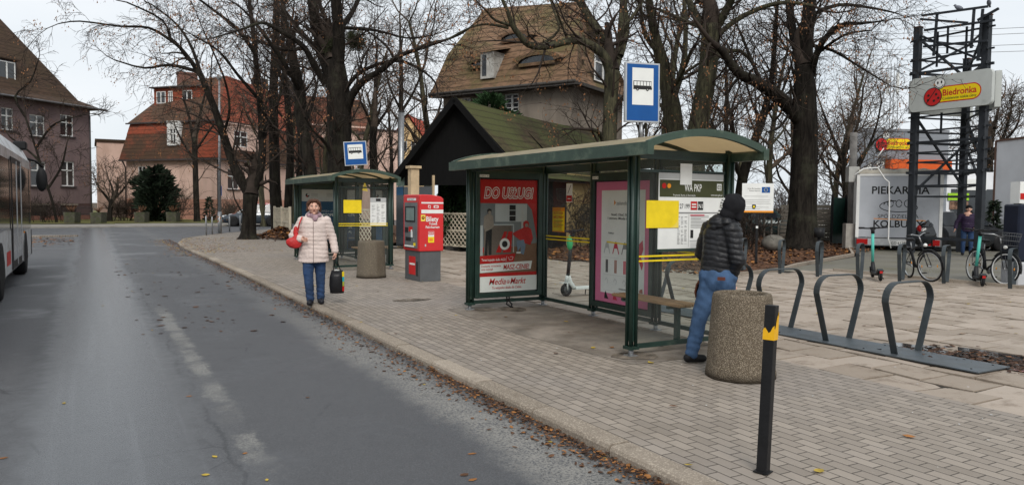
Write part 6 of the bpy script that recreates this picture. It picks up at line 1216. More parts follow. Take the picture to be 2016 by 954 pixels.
def bicycle(label, loc, rz, lean, col, Rw=.33, steer=0., basket=False, whitewall=False, city=True):
    t = thing('bicycle', label, 'bicycle', loc, rz, 'bicycles parked on the plaza'); t.rotation_euler.x = lean
    fx, rx = .53, -.53; hc = V((.40, 0, .60)); ht_ = V((.34, 0, .86)); Sm = Matrix.Rotation(steer, 3, 'Z')
    def st_(p): return hc+Sm@(V(p)-hc)
    fa = st_((fx, 0, Rw)); fax = Sm@V((0, 1, 0))
    for c_, ax_ in ((fa, fax), (V((rx, 0, Rw)), V((0, 1, 0)))):
        b = MB(rubber); b.torus(c_, ax_, Rw-.018, .018, 40, 8); o = b.build('wheel', t)
        r_ = MB(white if whitewall else alu); r_.torus(c_, ax_, Rw-.045, .012, 40, 6); r_.build('rim', o)
        s_ = MB(steel); a_ = ax_.orthogonal().normalized(); b2 = ax_.cross(a_); s_.tube([c_-ax_*.045, c_+ax_*.045], .02, 8)
        for k in range(20): ang = k*math.pi/10; e_ = c_+(a_*math.cos(ang)+b2*math.sin(ang))*(Rw-.05); s_.tube([c_+ax_*(.03 if k % 2 else -.03), e_], .0018, 3)
        s_.build('spokes', o)
        q = MB(orange); q.ell(c_+(a_*.6+b2*.5).normalized()*Rw*.6, (.012, .012, .03), 8, 6); q.ell(c_-(a_*.6+b2*.5).normalized()*Rw*.6, (.012, .012, .03), 8, 6); q.build('reflectors', o)
        m_ = MB(col); n_ = 12; pts = []
        for k in range(n_+1):
            ang = R(-10+k*12.5); pts.append(c_+(V((math.cos(ang), 0, math.sin(ang))) if c_ is not fa else Sm@V((-math.cos(ang)*-1, 0, math.sin(ang))))*(Rw+.025))
        m_.tube(pts, .016, 6); m_.build('mudguard', t)
    bb = V((-.08, 0, .28)); sc_ = V((-.24, 0, .78)); b = MB(col)
    for p, q_, r_ in ((bb, hc, .019), (hc+V((.03, 0, -.06)), ht_, .02), (bb, V((-.24, 0, .70)), .017)): b.tube([p, q_], r_, 8)
    if city: b.tube([hc+V((0, 0, .12)), V((.1, 0, .5)), V((-.17, 0, .48))], .017, 8)
    else: b.tube([ht_-V((0, 0, .04)), V((-.22, 0, .66))], .017, 8)
    for s_ in (-1, 1): b.tube([bb+V((0, s_*.03, 0)), (rx, s_*.055, Rw)], .009, 6); b.tube([(-.22, s_*.015, .66), (rx, s_*.055, Rw)], .008, 6)
    b.build('frame', t); b = MB(col)
    for s_ in (-1, 1): b.tube([st_((.44, s_*.045, .62)), fa+fax*s_*.05], .011, 6)
    b.build('fork', t)
    b = MB(steel); b.tube([V((-.235, 0, .66)), V((-.26, 0, .88))], .013, 8); b.build('seat_post', t); b = MB(black); b.ell((-.28, 0, .90), (.14, .085, .035), 14, 8); b.ell((-.16, 0, .90), (.1, .03, .028), 10, 6); b.build('saddle', t)
    b = MB(steel); b.tube([ht_, st_((.32, 0, 1.0))], .014, 8); b.tube([st_((.12 if city else .30, -.30, 1.04)), st_((.30, -.16, 1.05)), st_((.34, 0, 1.0)), st_((.30, .16, 1.05)), st_((.12 if city else .30, .30, 1.04))], .012, 8); b.build('handlebar', t)
    for s_ in (-1, 1): b = MB(black); b.tube([st_((.10 if city else .30, s_*.31, 1.035)), st_((.22 if city else .30, s_*.21, 1.045))], .018, 8); b.build('grip', t)
    b = MB(steel); b.lathe([(.09, -.004), (.09, .004), (0, .004)], 20, bb+V((0, .06, 0)), ax=(0, 1, 0)); b.tube([bb+V((0, .07, 0)), bb+V((.12, .08, -.12))], .01, 6); b.tube([bb-V((0, .07, 0)), bb+V((-.12, -.08, .12))], .01, 6); b.m(black).box(bb.x+.08, bb.x+.16, .08, .16, bb.z-.14, bb.z-.12); b.box(bb.x-.16, bb.x-.08, -.16, -.08, bb.z+.11, bb.z+.13); b.build('crankset', t)
    b = MB(black); b.box(-.72, -.30, -.06, .06, .70, .715); b.tube([(-.6, .06, .7), (rx, .06, Rw)], .006, 5); b.tube([(-.6, -.06, .7), (rx, -.06, Rw)], .006, 5); b.build('carrier', t)
    b = MB(paper); b.ell(st_((.47, 0, .80)), (.05, .04, .04), 10, 8); b.build('headlamp', t)
    if basket:
        b = MB(gmetal); c0 = st_((.58, 0, .86))
        for z_, (wx, wy) in ((-.02, (.12, .14)), (.08, (.14, .16)), (.18, (.155, .18)), (.24, (.165, .19))):
            pts = [c0+Sm@V((wx*math.cos(a), wy*math.sin(a), z_)) for a in [k*math.pi/9 for k in range(19)]]; b.tube(pts, .006, 4)
        for k in range(24): a = k*math.pi/12; b.tube([c0+Sm@V((.12*math.cos(a), .14*math.sin(a), -.02)), c0+Sm@V((.165*math.cos(a), .19*math.sin(a), .24))], .0032, 3)
        for k in range(-3, 4): b.tube([c0+Sm@V((-.12, k*.04, -.02)), c0+Sm@V((.12, k*.04, -.02))], .003, 3)
        b.build('basket', t)
    return t
W1 = G(1832, 556); bicycle('black bicycle with orange wheel reflectors leaning on an edge hoop', W1+V((.34, .48, 0)), math.atan2(-.8, -.6), R(7), blkpl, .34, R(25), city=False)
F2, R2_ = G(1968, 561), G(1918, 552); d = (F2-R2_); m_ = (F2+R2_)/2; bicycle('black city bicycle with front wire basket and white rims beside the turquoise scooter', V((m_.x, m_.y, 0)), math.atan2(d.y, d.x), R(-5), blkpl, .35, R(18), True, True)
# overhead cables at the right
for k, (y0, y1) in enumerate(((62, 50), (72, 62), (93, 84), (104, 98))): q = MB(M('cable_grey', (.25, .26, .27), .7)); q.tube([D(1560, y0+8, 90), D(1760, y0+5, 85), D(2100, y1, 78)], .028, 4); tag(q.build('overhead_cable'), ['topmost overhead cable crossing the sky behind the sign tower', 'second overhead cable from the top behind the sign tower', 'third overhead cable from the top behind the sign tower', 'lowest overhead cable crossing the sky behind the sign tower'][k], 'cable', 'overhead cables')
# ------------------------------------------------------------------ people
def cap(b, p, q, r0, r1, n=14):
    p, q = V(p), V(q); d = (q-p); L = d.length; d = d/L if L > 1e-6 else V((0, 0, 1)); pts = []; rs = []
    for k in range(5): a = math.pi/2*(1-k/4)*.98; pts.append(p-d*r0*math.sin(a)); rs.append(max(r0*math.cos(a), .0005))
    for k in range(5): a = math.pi/2*(k/4)*.98; pts.append(q+d*r1*math.sin(a)); rs.append(max(r1*math.cos(a), .0005))
    b.tube(pts, rs, n)
def blob(b, c, r, rx=0, ry=0, rz=0): b.ell(c, r, 18, 12, (Matrix.Rotation(rz, 3, 'Z')@Matrix.Rotation(ry, 3, 'Y')@Matrix.Rotation(rx, 3, 'X')))
def flesh(name, b, mat, parent, voxel=.008, smooth=4, disp=None):
    """melt overlapping closed shapes into one continuous surface"""
    me = bpy.data.meshes.new('raw'); me.from_pydata([tuple(p) for p in b.v], [], b.f); o = bpy.data.objects.new('raw', me); COL.objects.link(o)
    r = o.modifiers.new('r', 'REMESH'); r.mode = 'VOXEL'; r.voxel_size = voxel; r.use_smooth_shade = True
    s = o.modifiers.new('s', 'SMOOTH'); s.iterations = smooth; s.factor = .5
    dg = bpy.context.evaluated_depsgraph_get(); me2 = bpy.data.meshes.new_from_object(o.evaluated_get(dg)); bpy.data.objects.remove(o)
    if disp:
        me2.update(); nv = [v.normal.copy() for v in me2.vertices]
        for v, n_ in zip(me2.vertices, nv): v.co += n_*disp(v.co, n_)
    me2.name = name; me2.materials.clear(); me2.materials.append(mat)
    me2.polygons.foreach_set('use_smooth', [True]*len(me2.polygons)); me2.update()
    o = bpy.data.objects.new(name, me2); COL.objects.link(o); o.parent = parent; return o
def hand(b, w, d, s, side, curl=.5, up=V((0, 0, 1))):
    """palm and five curled fingers; w wrist, d pointing direction, side = thumb direction"""
    d = d.normalized(); side = (side-d*side.dot(d)).normalized(); nrm = d.cross(side)
    pc = w+d*.045*s; cap(b, w, w+d*.03*s, .026*s, .03*s, 10)
    for k in range(4): o_ = side*(.027-.018*k)*s; cap(b, w+d*.02*s+o_, w+d*.08*s+o_, .0125*s, .0115*s, 8)
    for k, L in enumerate((.068, .076, .07, .055)):
        p = w+d*.085*s+side*(.027-.018*k)*s; a = 0
        for j, f in enumerate((.45, .32, .23)):
            a += curl*(.6 if j == 0 else .9); q = p+(d*math.cos(a)+nrm*math.sin(a))*L*f*s; cap(b, p, q, (.0095-.001*j)*s, (.0088-.001*j)*s, 8); p = q
    p = w+d*.025*s+side*.026*s; q = p+(d*.7+side*.6+nrm*.3).normalized()*.04*s; cap(b, p, q, .013*s, .0105*s, 8); cap(b, q, q+(d*.8+side*.1+nrm*.6).normalized()*.032*s, .0105*s, .0085*s, 8)
hairb = M('auburn_hair', (.085, .038, .022), .7, 0, .35, 30, .3, 60, stretch=(3, 3, .6)); coatm = M('cream_quilted_coat', (.62, .52, .48), .75, 0, .06, 6, .15, 60); jeans = M('blue_denim', (.028, .055, .12), .85, 0, .35, 5, .2, 120, dirt=('2f4a75', .4, 4)); shoem = M('dark_shoe', (.015, .016, .022), .5, 0, .2, 9)
redl = M('red_leather', (.45, .03, .03), .45, 0, .15, 6, .1, 20); scarfm = M('pink_grey_scarf', (.33, .22, .25), .9, 0, .35, 14, .3, 40); lips = M('lips', (.33, .09, .08), .5); eyew = M('eye_white', (.5, .48, .46), .3)
def face(b, parent, c, s, fwd, upv, lip=True):
    """adds head features to the skin builder; fwd = facing direction"""
    sd_ = fwd.cross(upv).normalized()
    F = lambda x, y, z: c+sd_*x*s+fwd*y*s+upv*z*s
    b.ell(c, (.076*s, .092*s, .108*s), 18, 14, Matrix((sd_, fwd, upv)).transposed()); b.ell(F(0, .016, -.05), (.057*s, .068*s, .062*s), 14, 10, Matrix((sd_, fwd, upv)).transposed())
    cap(b, F(0, .088, .02), F(0, .106, -.022), .010*s, .0155*s, 8)
    for k in (-1, 1):
        blob(b, F(k*.04, .066, -.018), (.026*s, .022*s, .024*s)); blob(b, F(k*.078, -.005, -.008), (.012*s, .022*s, .03*s)); cap(b, F(k*.015, .082, .033), F(k*.045, .072, .034), .009*s, .007*s, 8)
    blob(b, F(0, .083, -.092), (.024*s, .016*s, .018*s))
    return F
def eyes(F, s, parent, lp=True):
    for k in (-1, 1):
        q = MB(eyew); q.ell(F(k*.030, .0805, .012), (.0125*s, .008*s, .007*s), 10, 8); q.m(ink); q.ell(F(k*.030, .087, .012), (.006*s, .004*s, .006*s), 8, 6); q.build('eye', parent)
        q = MB(hairb); q.tube([F(k*.014, .092, .031), F(k*.03, .090, .037), F(k*.047, .080, .031)], .0032*s, 6); q.build('eyebrow', parent)
    if lp: q = MB(lips); q.tube([F(-.022, .084, -.056), F(-.008, .093, -.053), F(.008, .093, -.053), F(.022, .084, -.056)], [.002*s, .005*s, .005*s, .002*s], 8); q.build('mouth', parent)
# --- woman walking towards the camera
wp = G(622, 597); t = thing('person', 'woman in cream quilted coat and jeans walking on the kerb, holding two bags', 'person', (wp.x, wp.y, 0), math.atan2(CAM.x-wp.x, -(CAM.y-wp.y))*1.0)
# local axes: -y faces the camera, x to the viewer's right
b = MB(); fw = V((.04, -1, -.03)).normalized(); hc = V((-.025, -.02, 1.525)); F = face(b, t, hc, 1.02, fw, V((0, 0, 1)))
cap(b, (-.02, .01, 1.36), (-.024, .0, 1.46), .058, .052); cap(b, (-.03, .0, .92), (-.02, .0, 1.28), .09, .09); cap(b, (-.15, .0, 1.30), (.12, .0, 1.30), .05, .05)
for s_, hx, kx, ax_, fy in ((-1, -.10, -.115, -.085, -.10), (1, .06, .07, .075, .06)):
    cap(b, (hx, .0, .9), (kx, fy*.7, .5), .085, .055); cap(b, (kx, fy*.7, .5), (ax_, fy, .1), .052, .036); cap(b, (ax_, fy, .07), (ax_, fy-.06, .05), .03, .025)
RS, RE, RW = V((-.20, .0, 1.31)), V((-.34, .02, 1.07)), V((-.225, -.17, 1.03)); LS, LE, LWp = V((.165, .0, 1.31)), V((.255, .03, 1.05)), V((.30, -.03, .82))
for S_, E_, W_ in ((RS, RE, RW), (LS, LE, LWp)): cap(b, S_, E_, .048, .04); cap(b, E_, W_, .038, .026)
hand(b, RW, V((.85, -.45, -.05)), 1.0, V((0, -.2, 1)), .55); hand(b, LWp, V((.08, -.05, -1)), 1.0, V((-.3, -1, 0)), 1.0)
body = flesh('body', b, skin, t, .007, 3); eyes(F, 1.02, t)
b = MB(); H = lambda x, y, z: F(x, y, z)
blob(b, H(0, -.03, .035), (.092, .092, .092)); blob(b, H(0, -.005, .09), (.082, .08, .045)); 
for k in (-1, 1): cap(b, H(k*.078, -.01, .05), H(k*.094, -.02, -.05), .03, .024); cap(b, H(k*.04, .055, .095), H(k*.072, .035, .06), .02, .012)
cap(b, H(-.03, .06, .100), H(.05, .058, .096), .02, .018); cap(b, H(0, -.07, .02), H(0, -.06, -.10), .06, .04)
for k in range(9): a = k*.7; cap(b, H(.06*math.cos(a), .05*math.sin(a)-.02, .11), H(.10*math.cos(a), .08*math.sin(a)-.02, .06), .018, .016, 8)
flesh('hair', b, hairb, t, .008, 1, lambda c, n: .004*math.sin(c.x*260+c.z*60)+.003*noise.noise(c*60))
b = MB()
for k in range(24): a = k*math.pi/12; q = k+1; a2 = q*math.pi/12; cap(b, (-.022+.088*math.cos(a), .0+.088*math.sin(a), 1.405+.02*math.sin(a)), (-.022+.088*math.cos(a2), .088*math.sin(a2), 1.405+.02*math.sin(a2)), .033, .033, 8)
cap(b, (-.05, -.085, 1.40), (-.01, -.11, 1.33), .035, .028); cap(b, (.02, -.085, 1.39), (.0, -.11, 1.33), .03, .025); flesh('scarf', b, scarfm, t, .009, 2, lambda c, n: .004*math.sin(c.z*220+c.x*50))
def quilt(pitch, amp, slope=0): 
    return lambda c, n: amp*(abs(math.sin(math.pi*(c.z+slope*c.x+.022*noise.noise(c*3.5)+.008*noise.noise(c*14))/pitch))**.7-.6)*(.75+.6*noise.noise(c*6))+.011*noise.noise(c*8)+.004*noise.noise(c*30)
b = MB(); # coat: hooded collar, trunk, sleeves, flared hem
tor = [(.66, .235, .15), (.75, .232, .152), (.9, .218, .15), (1.05, .205, .145), (1.18, .205, .14), (1.28, .20, .13), (1.35, .15, .11), (1.40, .10, .09)]
b.lathe([(r, z) for z, r, _ in tor], 28, (-.03, .0, 0), sy=.68)
cap(b, (-.17, 0, 1.30), (.125, 0, 1.30), .072, .072)
for S_, E_, W_ in ((RS, RE, RW), (LS, LE, LWp)): d = (W_-E_).normalized(); cap(b, S_, E_, .078, .070); cap(b, E_, W_-d*.02, .068, .055)
for k in range(20): a = k*math.pi/10; a2 = (k+1)*math.pi/10; cap(b, (-.022+.105*math.cos(a), .015+.10*math.sin(a), 1.375+.045*math.sin(a)), (-.022+.105*math.cos(a2), .015+.10*math.sin(a2), 1.375+.045*math.sin(a2)), .036, .036, 8)
blob(b, (-.02, .11, 1.40), (.12, .07, .09))
coat = flesh('coat', b, coatm, t, .009, 3, quilt(.066, .009))
q = MB(M('coat_zip_dark', (.20, .15, .14), .8));  # zip line in a darker brown than the coat
def cz(z):   # front surface of the coat
    best = min((v.co.y for v in coat.data.vertices if abs(v.co.z-z) < .02 and abs(v.co.x+.03) < .02), default=-.14); return best-.003
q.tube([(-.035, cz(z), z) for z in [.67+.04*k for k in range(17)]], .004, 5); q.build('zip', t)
b = MB(); 
for s_, hx, kx, ax_, fy in ((-1, -.105, -.115, -.085, -.10), (1, .06, .07, .075, .06)):
    cap(b, (hx, .0, .80), (kx, fy*.7, .48), .105, .082); cap(b, (kx, fy*.7, .48), (ax_, fy, .085), .078, .062)
cap(b, (-.1, 0, .84), (.055, 0, .84), .11, .11); flesh('jeans', b, jeans, t, .009, 3, lambda c, n: .004*noise.noise(V((c.x*9, c.y*9, c.z*22)))+.003*math.sin(c.z*90+c.x*30)*(1 if c.z < .25 else .3))
for ax_, fy, ht in ((-.085, -.10, 0), (.075, .06, .0)):
    b = MB(); cap(b, (ax_, fy+.04, .05), (ax_-(.015 if ax_ < 0 else -.012), fy-.14, .038), .05, .042); cap(b, (ax_, fy+.01, .04), (ax_, fy+.01, .10), .054, .056)
    for v in b.v: v.z = max(v.z, .002)
    flesh('shoe', b, shoem, t, .007, 2)
hb = thing('handbag', 'small red leather handbag tucked under the right arm of the walking woman', 'handbag', t.location, t.rotation_euler.z)
b = MB(); blob(b, (-.33, -.14, .97), (.12, .055, .085), 0, R(12)); blob(b, (-.28, -.13, 1.03), (.08, .045, .075), 0, R(-20)); blob(b, (-.30, -.08, 1.13), (.04, .035, .10)); flesh('bag_body', b, redl, hb, .008, 2, lambda c, n: .006*noise.noise(c*22))
b = MB(redl); b.beam((-.27, -.10, 1.14), (-.245, -.155, 1.27), .02, .006, up=(0, 1, 0)); b.beam((-.245, -.155, 1.27), (-.205, -.08, 1.372), .02, .006, up=(0, 1, 0)); b.beam((-.205, -.08, 1.372), (-.20, .06, 1.37), .02, .006); b.build('strap', hb); b = MB(steel); b.torus((-.268, -.105, 1.15), (0, 1, .2), .014, .004, 12, 6); b.build('ring', hb)
sb_ = thing('shopping_bag', 'black shopping bag with a bright printed side carried by the walking woman', 'bag', t.location, t.rotation_euler.z)
plm = M('black_bag_plastic', (.014, .014, .016), .35, 0, .2, 8, .3, 14); hx, hy, hz = .315, -.05, .745
b = MB(plm); cx, cy = .325, -.05; lv = [(.165, .10, .05), (.17, .108, .06), (.3, .118, .07), (.42, .112, .066), (.53, .088, .05)]; K = 20
b.lathe([(r, z) for z, r, _ in lv]+[(.075, .52), (0, .50)], K, (cx, cy, 0), sy=.6); o = b.build('bag_body', sb_); 
for v in o.data.vertices: v.co += V((1, 1, 0))*.008*noise.noise(v.co*16)
b = MB(plm); 
for y_ in (-.03, .03): b.tube([(cx-.06, cy+y_, .51), (hx-.015, hy+y_*.4, hz-.06), (hx, hy, hz-.012), (hx+.015, hy+y_*.4, hz-.06), (cx+.06, cy+y_, .51)], .008, 6)
b.build('handles', sb_); b = MB(paper); b.ell((cx-.005, cy, .522), (.06, .035, .014), 12, 6); b.build('packet', sb_)
b = MB(yellow); fbg = Fr((cx+.07, cy-.055, .2), (.75, .66, .0), UP)
for v0, v1, m_ in ((.23, .31, yellow), (.155, .228, M('cyan_print', (.02, .35, .42), .5)), (.08, .153, M('olive_print', (.35, .38, .05), .5)), (0, .078, red)): b.m(m_).slab(fbg, .016, v0, .05, v1, -.005, .0085)
b.build('printed_panel', sb_)
# --- man in black jacket leaning by the shelter, seen from behind
mp = G(1358, 714); rz = math.atan2(-(mp.x-CAM.x), mp.y-CAM.y); tm_ = thing('person', 'man in a black padded jacket, black hood and blue jeans leaning beside the near shelter', 'person', (mp.x, mp.y, 0), rz)
# local axes: x to the viewer's right, +y away from the camera
b = MB(); ff_ = V((.80, .50, -.33)).normalized(); hc = V((.385, .13, 1.575)); F = face(b, tm_, hc, 1.05, ff_, V((.33, .10, .94)).normalized())
cap(b, (.255, .11, .95), (.275, .12, 1.33), .09, .09); cap(b, (.30, .13, 1.38), (.36, .13, 1.5), .06, .06)
LSh, LEl, LWr = V((.165, .20, 1.37)), V((.10, .33, 1.10)), V((.25, .36, .98)); RSh, REl, RWr = V((.38, .0, 1.36)), V((.445, -.02, 1.06)), V((.405, .06, .90))
for S_, E_, W_ in ((LSh, LEl, LWr), (RSh, REl, RWr)): cap(b, S_, E_, .05, .042); cap(b, E_, W_, .04, .028)
hand(b, RWr, V((-.05, .45, -1)), 1.05, V((.5, 1, .2)), .6); hand(b, LWr, V((.5, .3, -.6)), 1.05, V((.2, 1, .3)), .6)
LH, LK, LA = V((.20, .08, .90)), V((.10, .10, .50)), V((.015, .03, .10)); RH, RK, RA = V((.32, .06, .90)), V((.37, .20, .50)), V((.36, .30, .10))
for A_, B_, C_ in ((LH, LK, LA), (RH, RK, RA)): cap(b, A_, B_, .09, .06); cap(b, B_, C_, .055, .04); cap(b, (C_.x, C_.y, .06), (C_.x+.1, C_.y+.05, .045), .035, .03)
flesh('body', b, skin, tm_, .008, 3); eyes(F, 1.05, tm_)
jk = M('black_padded_jacket', (.012, .0125, .015), .5, 0, .15, 8, .15, 60, spec=.35)
b = MB(); b.lathe([(.172, .895), (.178, .95), (.182, 1.05), (.185, 1.2), (.195, 1.32), (.16, 1.42), (.10, 1.47)], 28, (.25, .11, 0), sy=.78)
for i, v in enumerate(b.v): v.x += (v.z-.9)*.12
cap(b, LSh, RSh, .085, .09)
for S_, E_, W_ in ((LSh, LEl, LWr), (RSh, REl, RWr)): d = (W_-E_).normalized(); cap(b, S_, E_, .088, .075); cap(b, E_, W_-d*.01, .072, .052)
jo = flesh('jacket', b, jk, tm_, .008, 2, quilt(.056, .010, .12))
b = MB(); blob(b, (.235, .06, 1.44), (.085, .10, .075), 0, R(-20)); cap(b, (.20, .12, 1.44), (.33, -.02, 1.44), .05, .05); cap(b, (.26, .0, 1.42), (.35, .02, 1.43), .05, .05); blob(b, (.22, .05, 1.385), (.06, .08, .05)); flesh('jacket_hood', b, jk, tm_, .008, 2, lambda c, n: .006*noise.noise(c*18)+.003*math.sin(c.z*150))
hm_ = M('black_cotton_hood', (.010, .010, .012), .9, 0, .2, 14); b = MB(); blob(b, F(0, -.018, .02), (.112, .118, .128)); blob(b, F(0, -.03, -.07), (.095, .10, .09)); cap(b, F(.0, .0, .1), F(0, .06, .085), .06, .055)
for k in (-1, 1): cap(b, F(k*.07, .05, .06), F(k*.075, .055, -.07), .035, .035)
ho = flesh('hood', b, hm_, tm_, .008, 3, lambda c, n: .004*noise.noise(c*20))
q = MB(paper)   # white lettering blocks running over the hood's edge
import mathutils
bvh = mathutils.bvhtree.BVHTree.FromPolygons([v.co for v in ho.data.vertices], [tuple(p.vertices) for p in ho.data.polygons])
for k in range(6):
    a = R(196-k*13); c0 = hc+V((math.cos(a)*.3, -.10, math.sin(a)*.3)); dirv = (hc+V((.0, -.03, 0))-c0).normalized(); h_, n_, _, _ = bvh.ray_cast(c0, dirv)
    if h_ is None: continue
    tx = n_.cross(V((0, 1, 0))).normalized(); ty = tx.cross(n_).normalized(); w2, h2_ = (.012, .022) if k % 2 else (.009, .024)
    q.prism([h_+n_*.001-tx*w2-ty*h2_, h_+n_*.001+tx*w2-ty*h2_, h_+n_*.001+tx*w2+ty*h2_, h_+n_*.001-tx*w2+ty*h2_], n_*.004)
q.build('hood_print', tm_)
jeans2 = M('mid_blue_denim', (.055, .105, .20), .85, 0, .35, 4, .2, 120, dirt=('45648f', .3, 2.2))
b = MB(); cap(b, (.19, .09, .88), (.33, .08, .88), .125, .125); blob(b, (.215, .02, .85), (.09, .09, .12)); blob(b, (.325, .02, .85), (.09, .09, .12))
for A_, B_, C_ in ((LH, LK, LA), (RH, RK, RA)): cap(b, V((A_.x, A_.y, .82)), B_, .118, .088); cap(b, B_, C_+V((0, 0, -.01)), .083, .066)
flesh('jeans', b, jeans2, tm_, .008, 3, lambda c, n: .006*noise.noise(V((c.x*8+c.z*5, c.y*8, c.z*9)))+(.003*math.sin(c.z*85+c.x*25+4*noise.noise(c*5)) if c.z < .3 else .0015*math.sin(c.z*60+c.x*40)))
b = MB(M('brown_leather_patch', (.13, .045, .03), .6)); b.prism([(.25, -.122, .865), (.325, -.125, .865), (.325, -.13, .9), (.25, -.127, .9)], (0, .012, 0)); b.build('leather_patch', tm_)
for C_, a in ((LA, R(28)), (RA, R(20))):
    b = MB(); e = V((math.cos(a), math.sin(a), 0)); cap(b, (C_.x-e.x*.04, C_.y-e.y*.04, .05), (C_.x+e.x*.13, C_.y+e.y*.13, .038), .046, .040); cap(b, (C_.x-e.x*.02, C_.y-e.y*.02, .06), (C_.x, C_.y, .11), .05, .046)
    for v in b.v: v.z = max(v.z, .002)
    so_h = flesh('shoe', b, M('black_trainers', (.012, .012, .013), .6, 0, .2, 20), tm_, .007, 2)
bg_ = thing('shoulder_bag', 'small black bag with brown leather edge hanging in front of the leaning man', 'bag', tm_.location, rz); b = MB(); blob(b, (.16, .27, .70), (.12, .05, .13)); blob(b, (.27, .27, .62), (.11, .045, .09)); flesh('bag_body', b, hm_, bg_, .01, 2)
b = MB(M('brown_leather', (.16, .055, .03), .5)); b.tube([(.055, .25, .64), (.04, .24, .70), (.055, .24, .78), (.09, .23, .84)], .012, 6); b.tube([(.09, .23, .84), (.12, .27, 1.1), (.2, .26, 1.4)], .008, 6); b.build('strap', bg_)
# --- far man in purple jacket
fp = gp(1906, 26.0, -.02); t3 = thing('person', 'man in a purple jacket and black cap standing beside the sign tower column', 'person', fp, math.atan2(-(fp.x-CAM.x), fp.y-CAM.y))
b = MB(); F = face(b, t3, V((.02, 0, 1.60)), 1.1, V((.1, -1, -.05)).normalized(), UP)
cap(b, (0, 0, 1.0), (0, 0, 1.38), .15, .15); cap(b, (0, 0, 1.4), (.02, 0, 1.5), .055, .055)
for s_ in (-1, 1): cap(b, (s_*.10, 0, .9), (s_*.11, 0, .5), .08, .055); cap(b, (s_*.11, 0, .5), (s_*.12, 0, .08), .052, .04)
arms = ((V((-.2, 0, 1.36)), V((-.33, -.02, 1.1)), V((-.36, -.12, .92))), (V((.2, 0, 1.36)), V((.27, .0, 1.08)), V((.22, -.14, .95))))
for S_, E_, W_ in arms: cap(b, S_, E_, .05, .042); cap(b, E_, W_, .04, .03); hand(b, W_, (W_-E_), 1.1, V((0, -1, .3)), .5)
flesh('body', b, skin, t3, .012, 2); eyes(F, 1.1, t3)
pj = M('dark_purple_jacket', (.030, .018, .045), .6, 0, .2, 6); b = MB(); b.lathe([(.19, .82), (.2, .95), (.21, 1.15), (.22, 1.3), (.17, 1.42), (.1, 1.48)], 24, (0, 0, 0), sy=.75); cap(b, (-.18, 0, 1.35), (.18, 0, 1.35), .09, .09)
for S_, E_, W_ in arms: cap(b, S_, E_, .085, .075); cap(b, E_, W_, .07, .055)
flesh('jacket', b, pj, t3, .012, 2, quilt(.08, .01)); b = MB()
for s_ in (-1, 1): cap(b, (s_*.10, 0, .85), (s_*.11, 0, .5), .105, .08); cap(b, (s_*.11, 0, .5), (s_*.12, 0, .1), .075, .062)
flesh('trousers', b, jeans, t3, .012, 2)
for s_ in (-1, 1):
    b = MB(shoem); b.ell((s_*.12, -.05, .045), (.05, .14, .045), 12, 8); b.build('shoe', t3)
b = MB(); blob(b, F(0, -.01, .045), (.105, .115, .085)); flesh('cap', b, hm_, t3, .012, 1); b = MB(); cap(b, (-.03, -.02, 1.475), (.07, -.02, 1.475), .07, .07); flesh('scarf', b, hm_, t3, .012, 1)
# ------------------------------------------------------------------ trees
def rvec(r): return V((r.gauss(0, 1), r.gauss(0, 1), r.gauss(0, 1))).normalized()
class Grow:
    def __init__(s, seed, tw, seeds=0., leafm=None, droop=.0, minr=.007, fac=1.):
        s.r = random.Random(seed); s.C = MB(tw); s.seeds = seeds; s.lm = leafm; s.droop = droop; s.minr = minr; s.fac = fac; s.nt = 0; s.S = MB(leafm or seedm)
    def branch(s, mb, p, d, r, L, lvl, mx):
        rn = s.r; n = 5 if lvl == 0 else 4 if lvl == 1 else 3
        pts = [p]; rs = [r]; dirs = [d]; wob = .28 if lvl < 2 else .34
        for i in range(n):
            d = (d+rvec(rn)*wob+V((0, 0, (.10 if lvl < 2 else .02)-s.droop*lvl*.5))).normalized(); p = p+d*(L/n); pts.append(p); rs.append(r*(1-.72*(i+1)/n)); dirs.append(d)
        mb.tube(pts, [max(q, s.minr*.5) for q in rs], 8 if r > .1 else 5 if r > .035 else 3, cap=False); s.nt += 1
        if lvl >= mx:
            if s.seeds and rn.random() < s.seeds*.45: s.cluster(pts[-1], rn.randint(4, 9))
            return
        nc = {0: 6, 1: 6, 2: 5}.get(lvl, 4); nc = max(2, int(nc*s.fac+rn.random()))
        for k in range(nc):
            f = .18+.80*(k+rn.random()*.8)/nc; f = min(f, .99); i = min(int(f*n), n-1); q = pts[i].lerp(pts[i+1], f*n-i); dd = dirs[i+1]
            side = rvec(rn); side = (side-dd*side.dot(dd)).normalized(); a = rn.uniform(.45, 1.0); nd = (dd*math.cos(a)+side*math.sin(a)).normalized()
            rr = max(s.minr, rs[i]*rn.uniform(.38, .58)); s.branch(s.C, q, nd, rr, L*rn.uniform(.42, .68), lvl+1, mx)
    def cluster(s, p, k):
        for _ in range(k):
            c = p+rvec(s.r)*.15; L = s.r.uniform(.04, .09); w_ = L*.35; a = s.r.uniform(0, 6.28); ex = V((math.cos(a), math.sin(a), 0))*w_; dn = V((s.r.gauss(0, .25), s.r.gauss(0, .25), -1)).normalized()*L
            s.S.add([c-ex*.3, c+ex*.3, c+dn*.5+ex, c+dn, c+dn*.5-ex], [(0, 1, 2, 3, 4)])
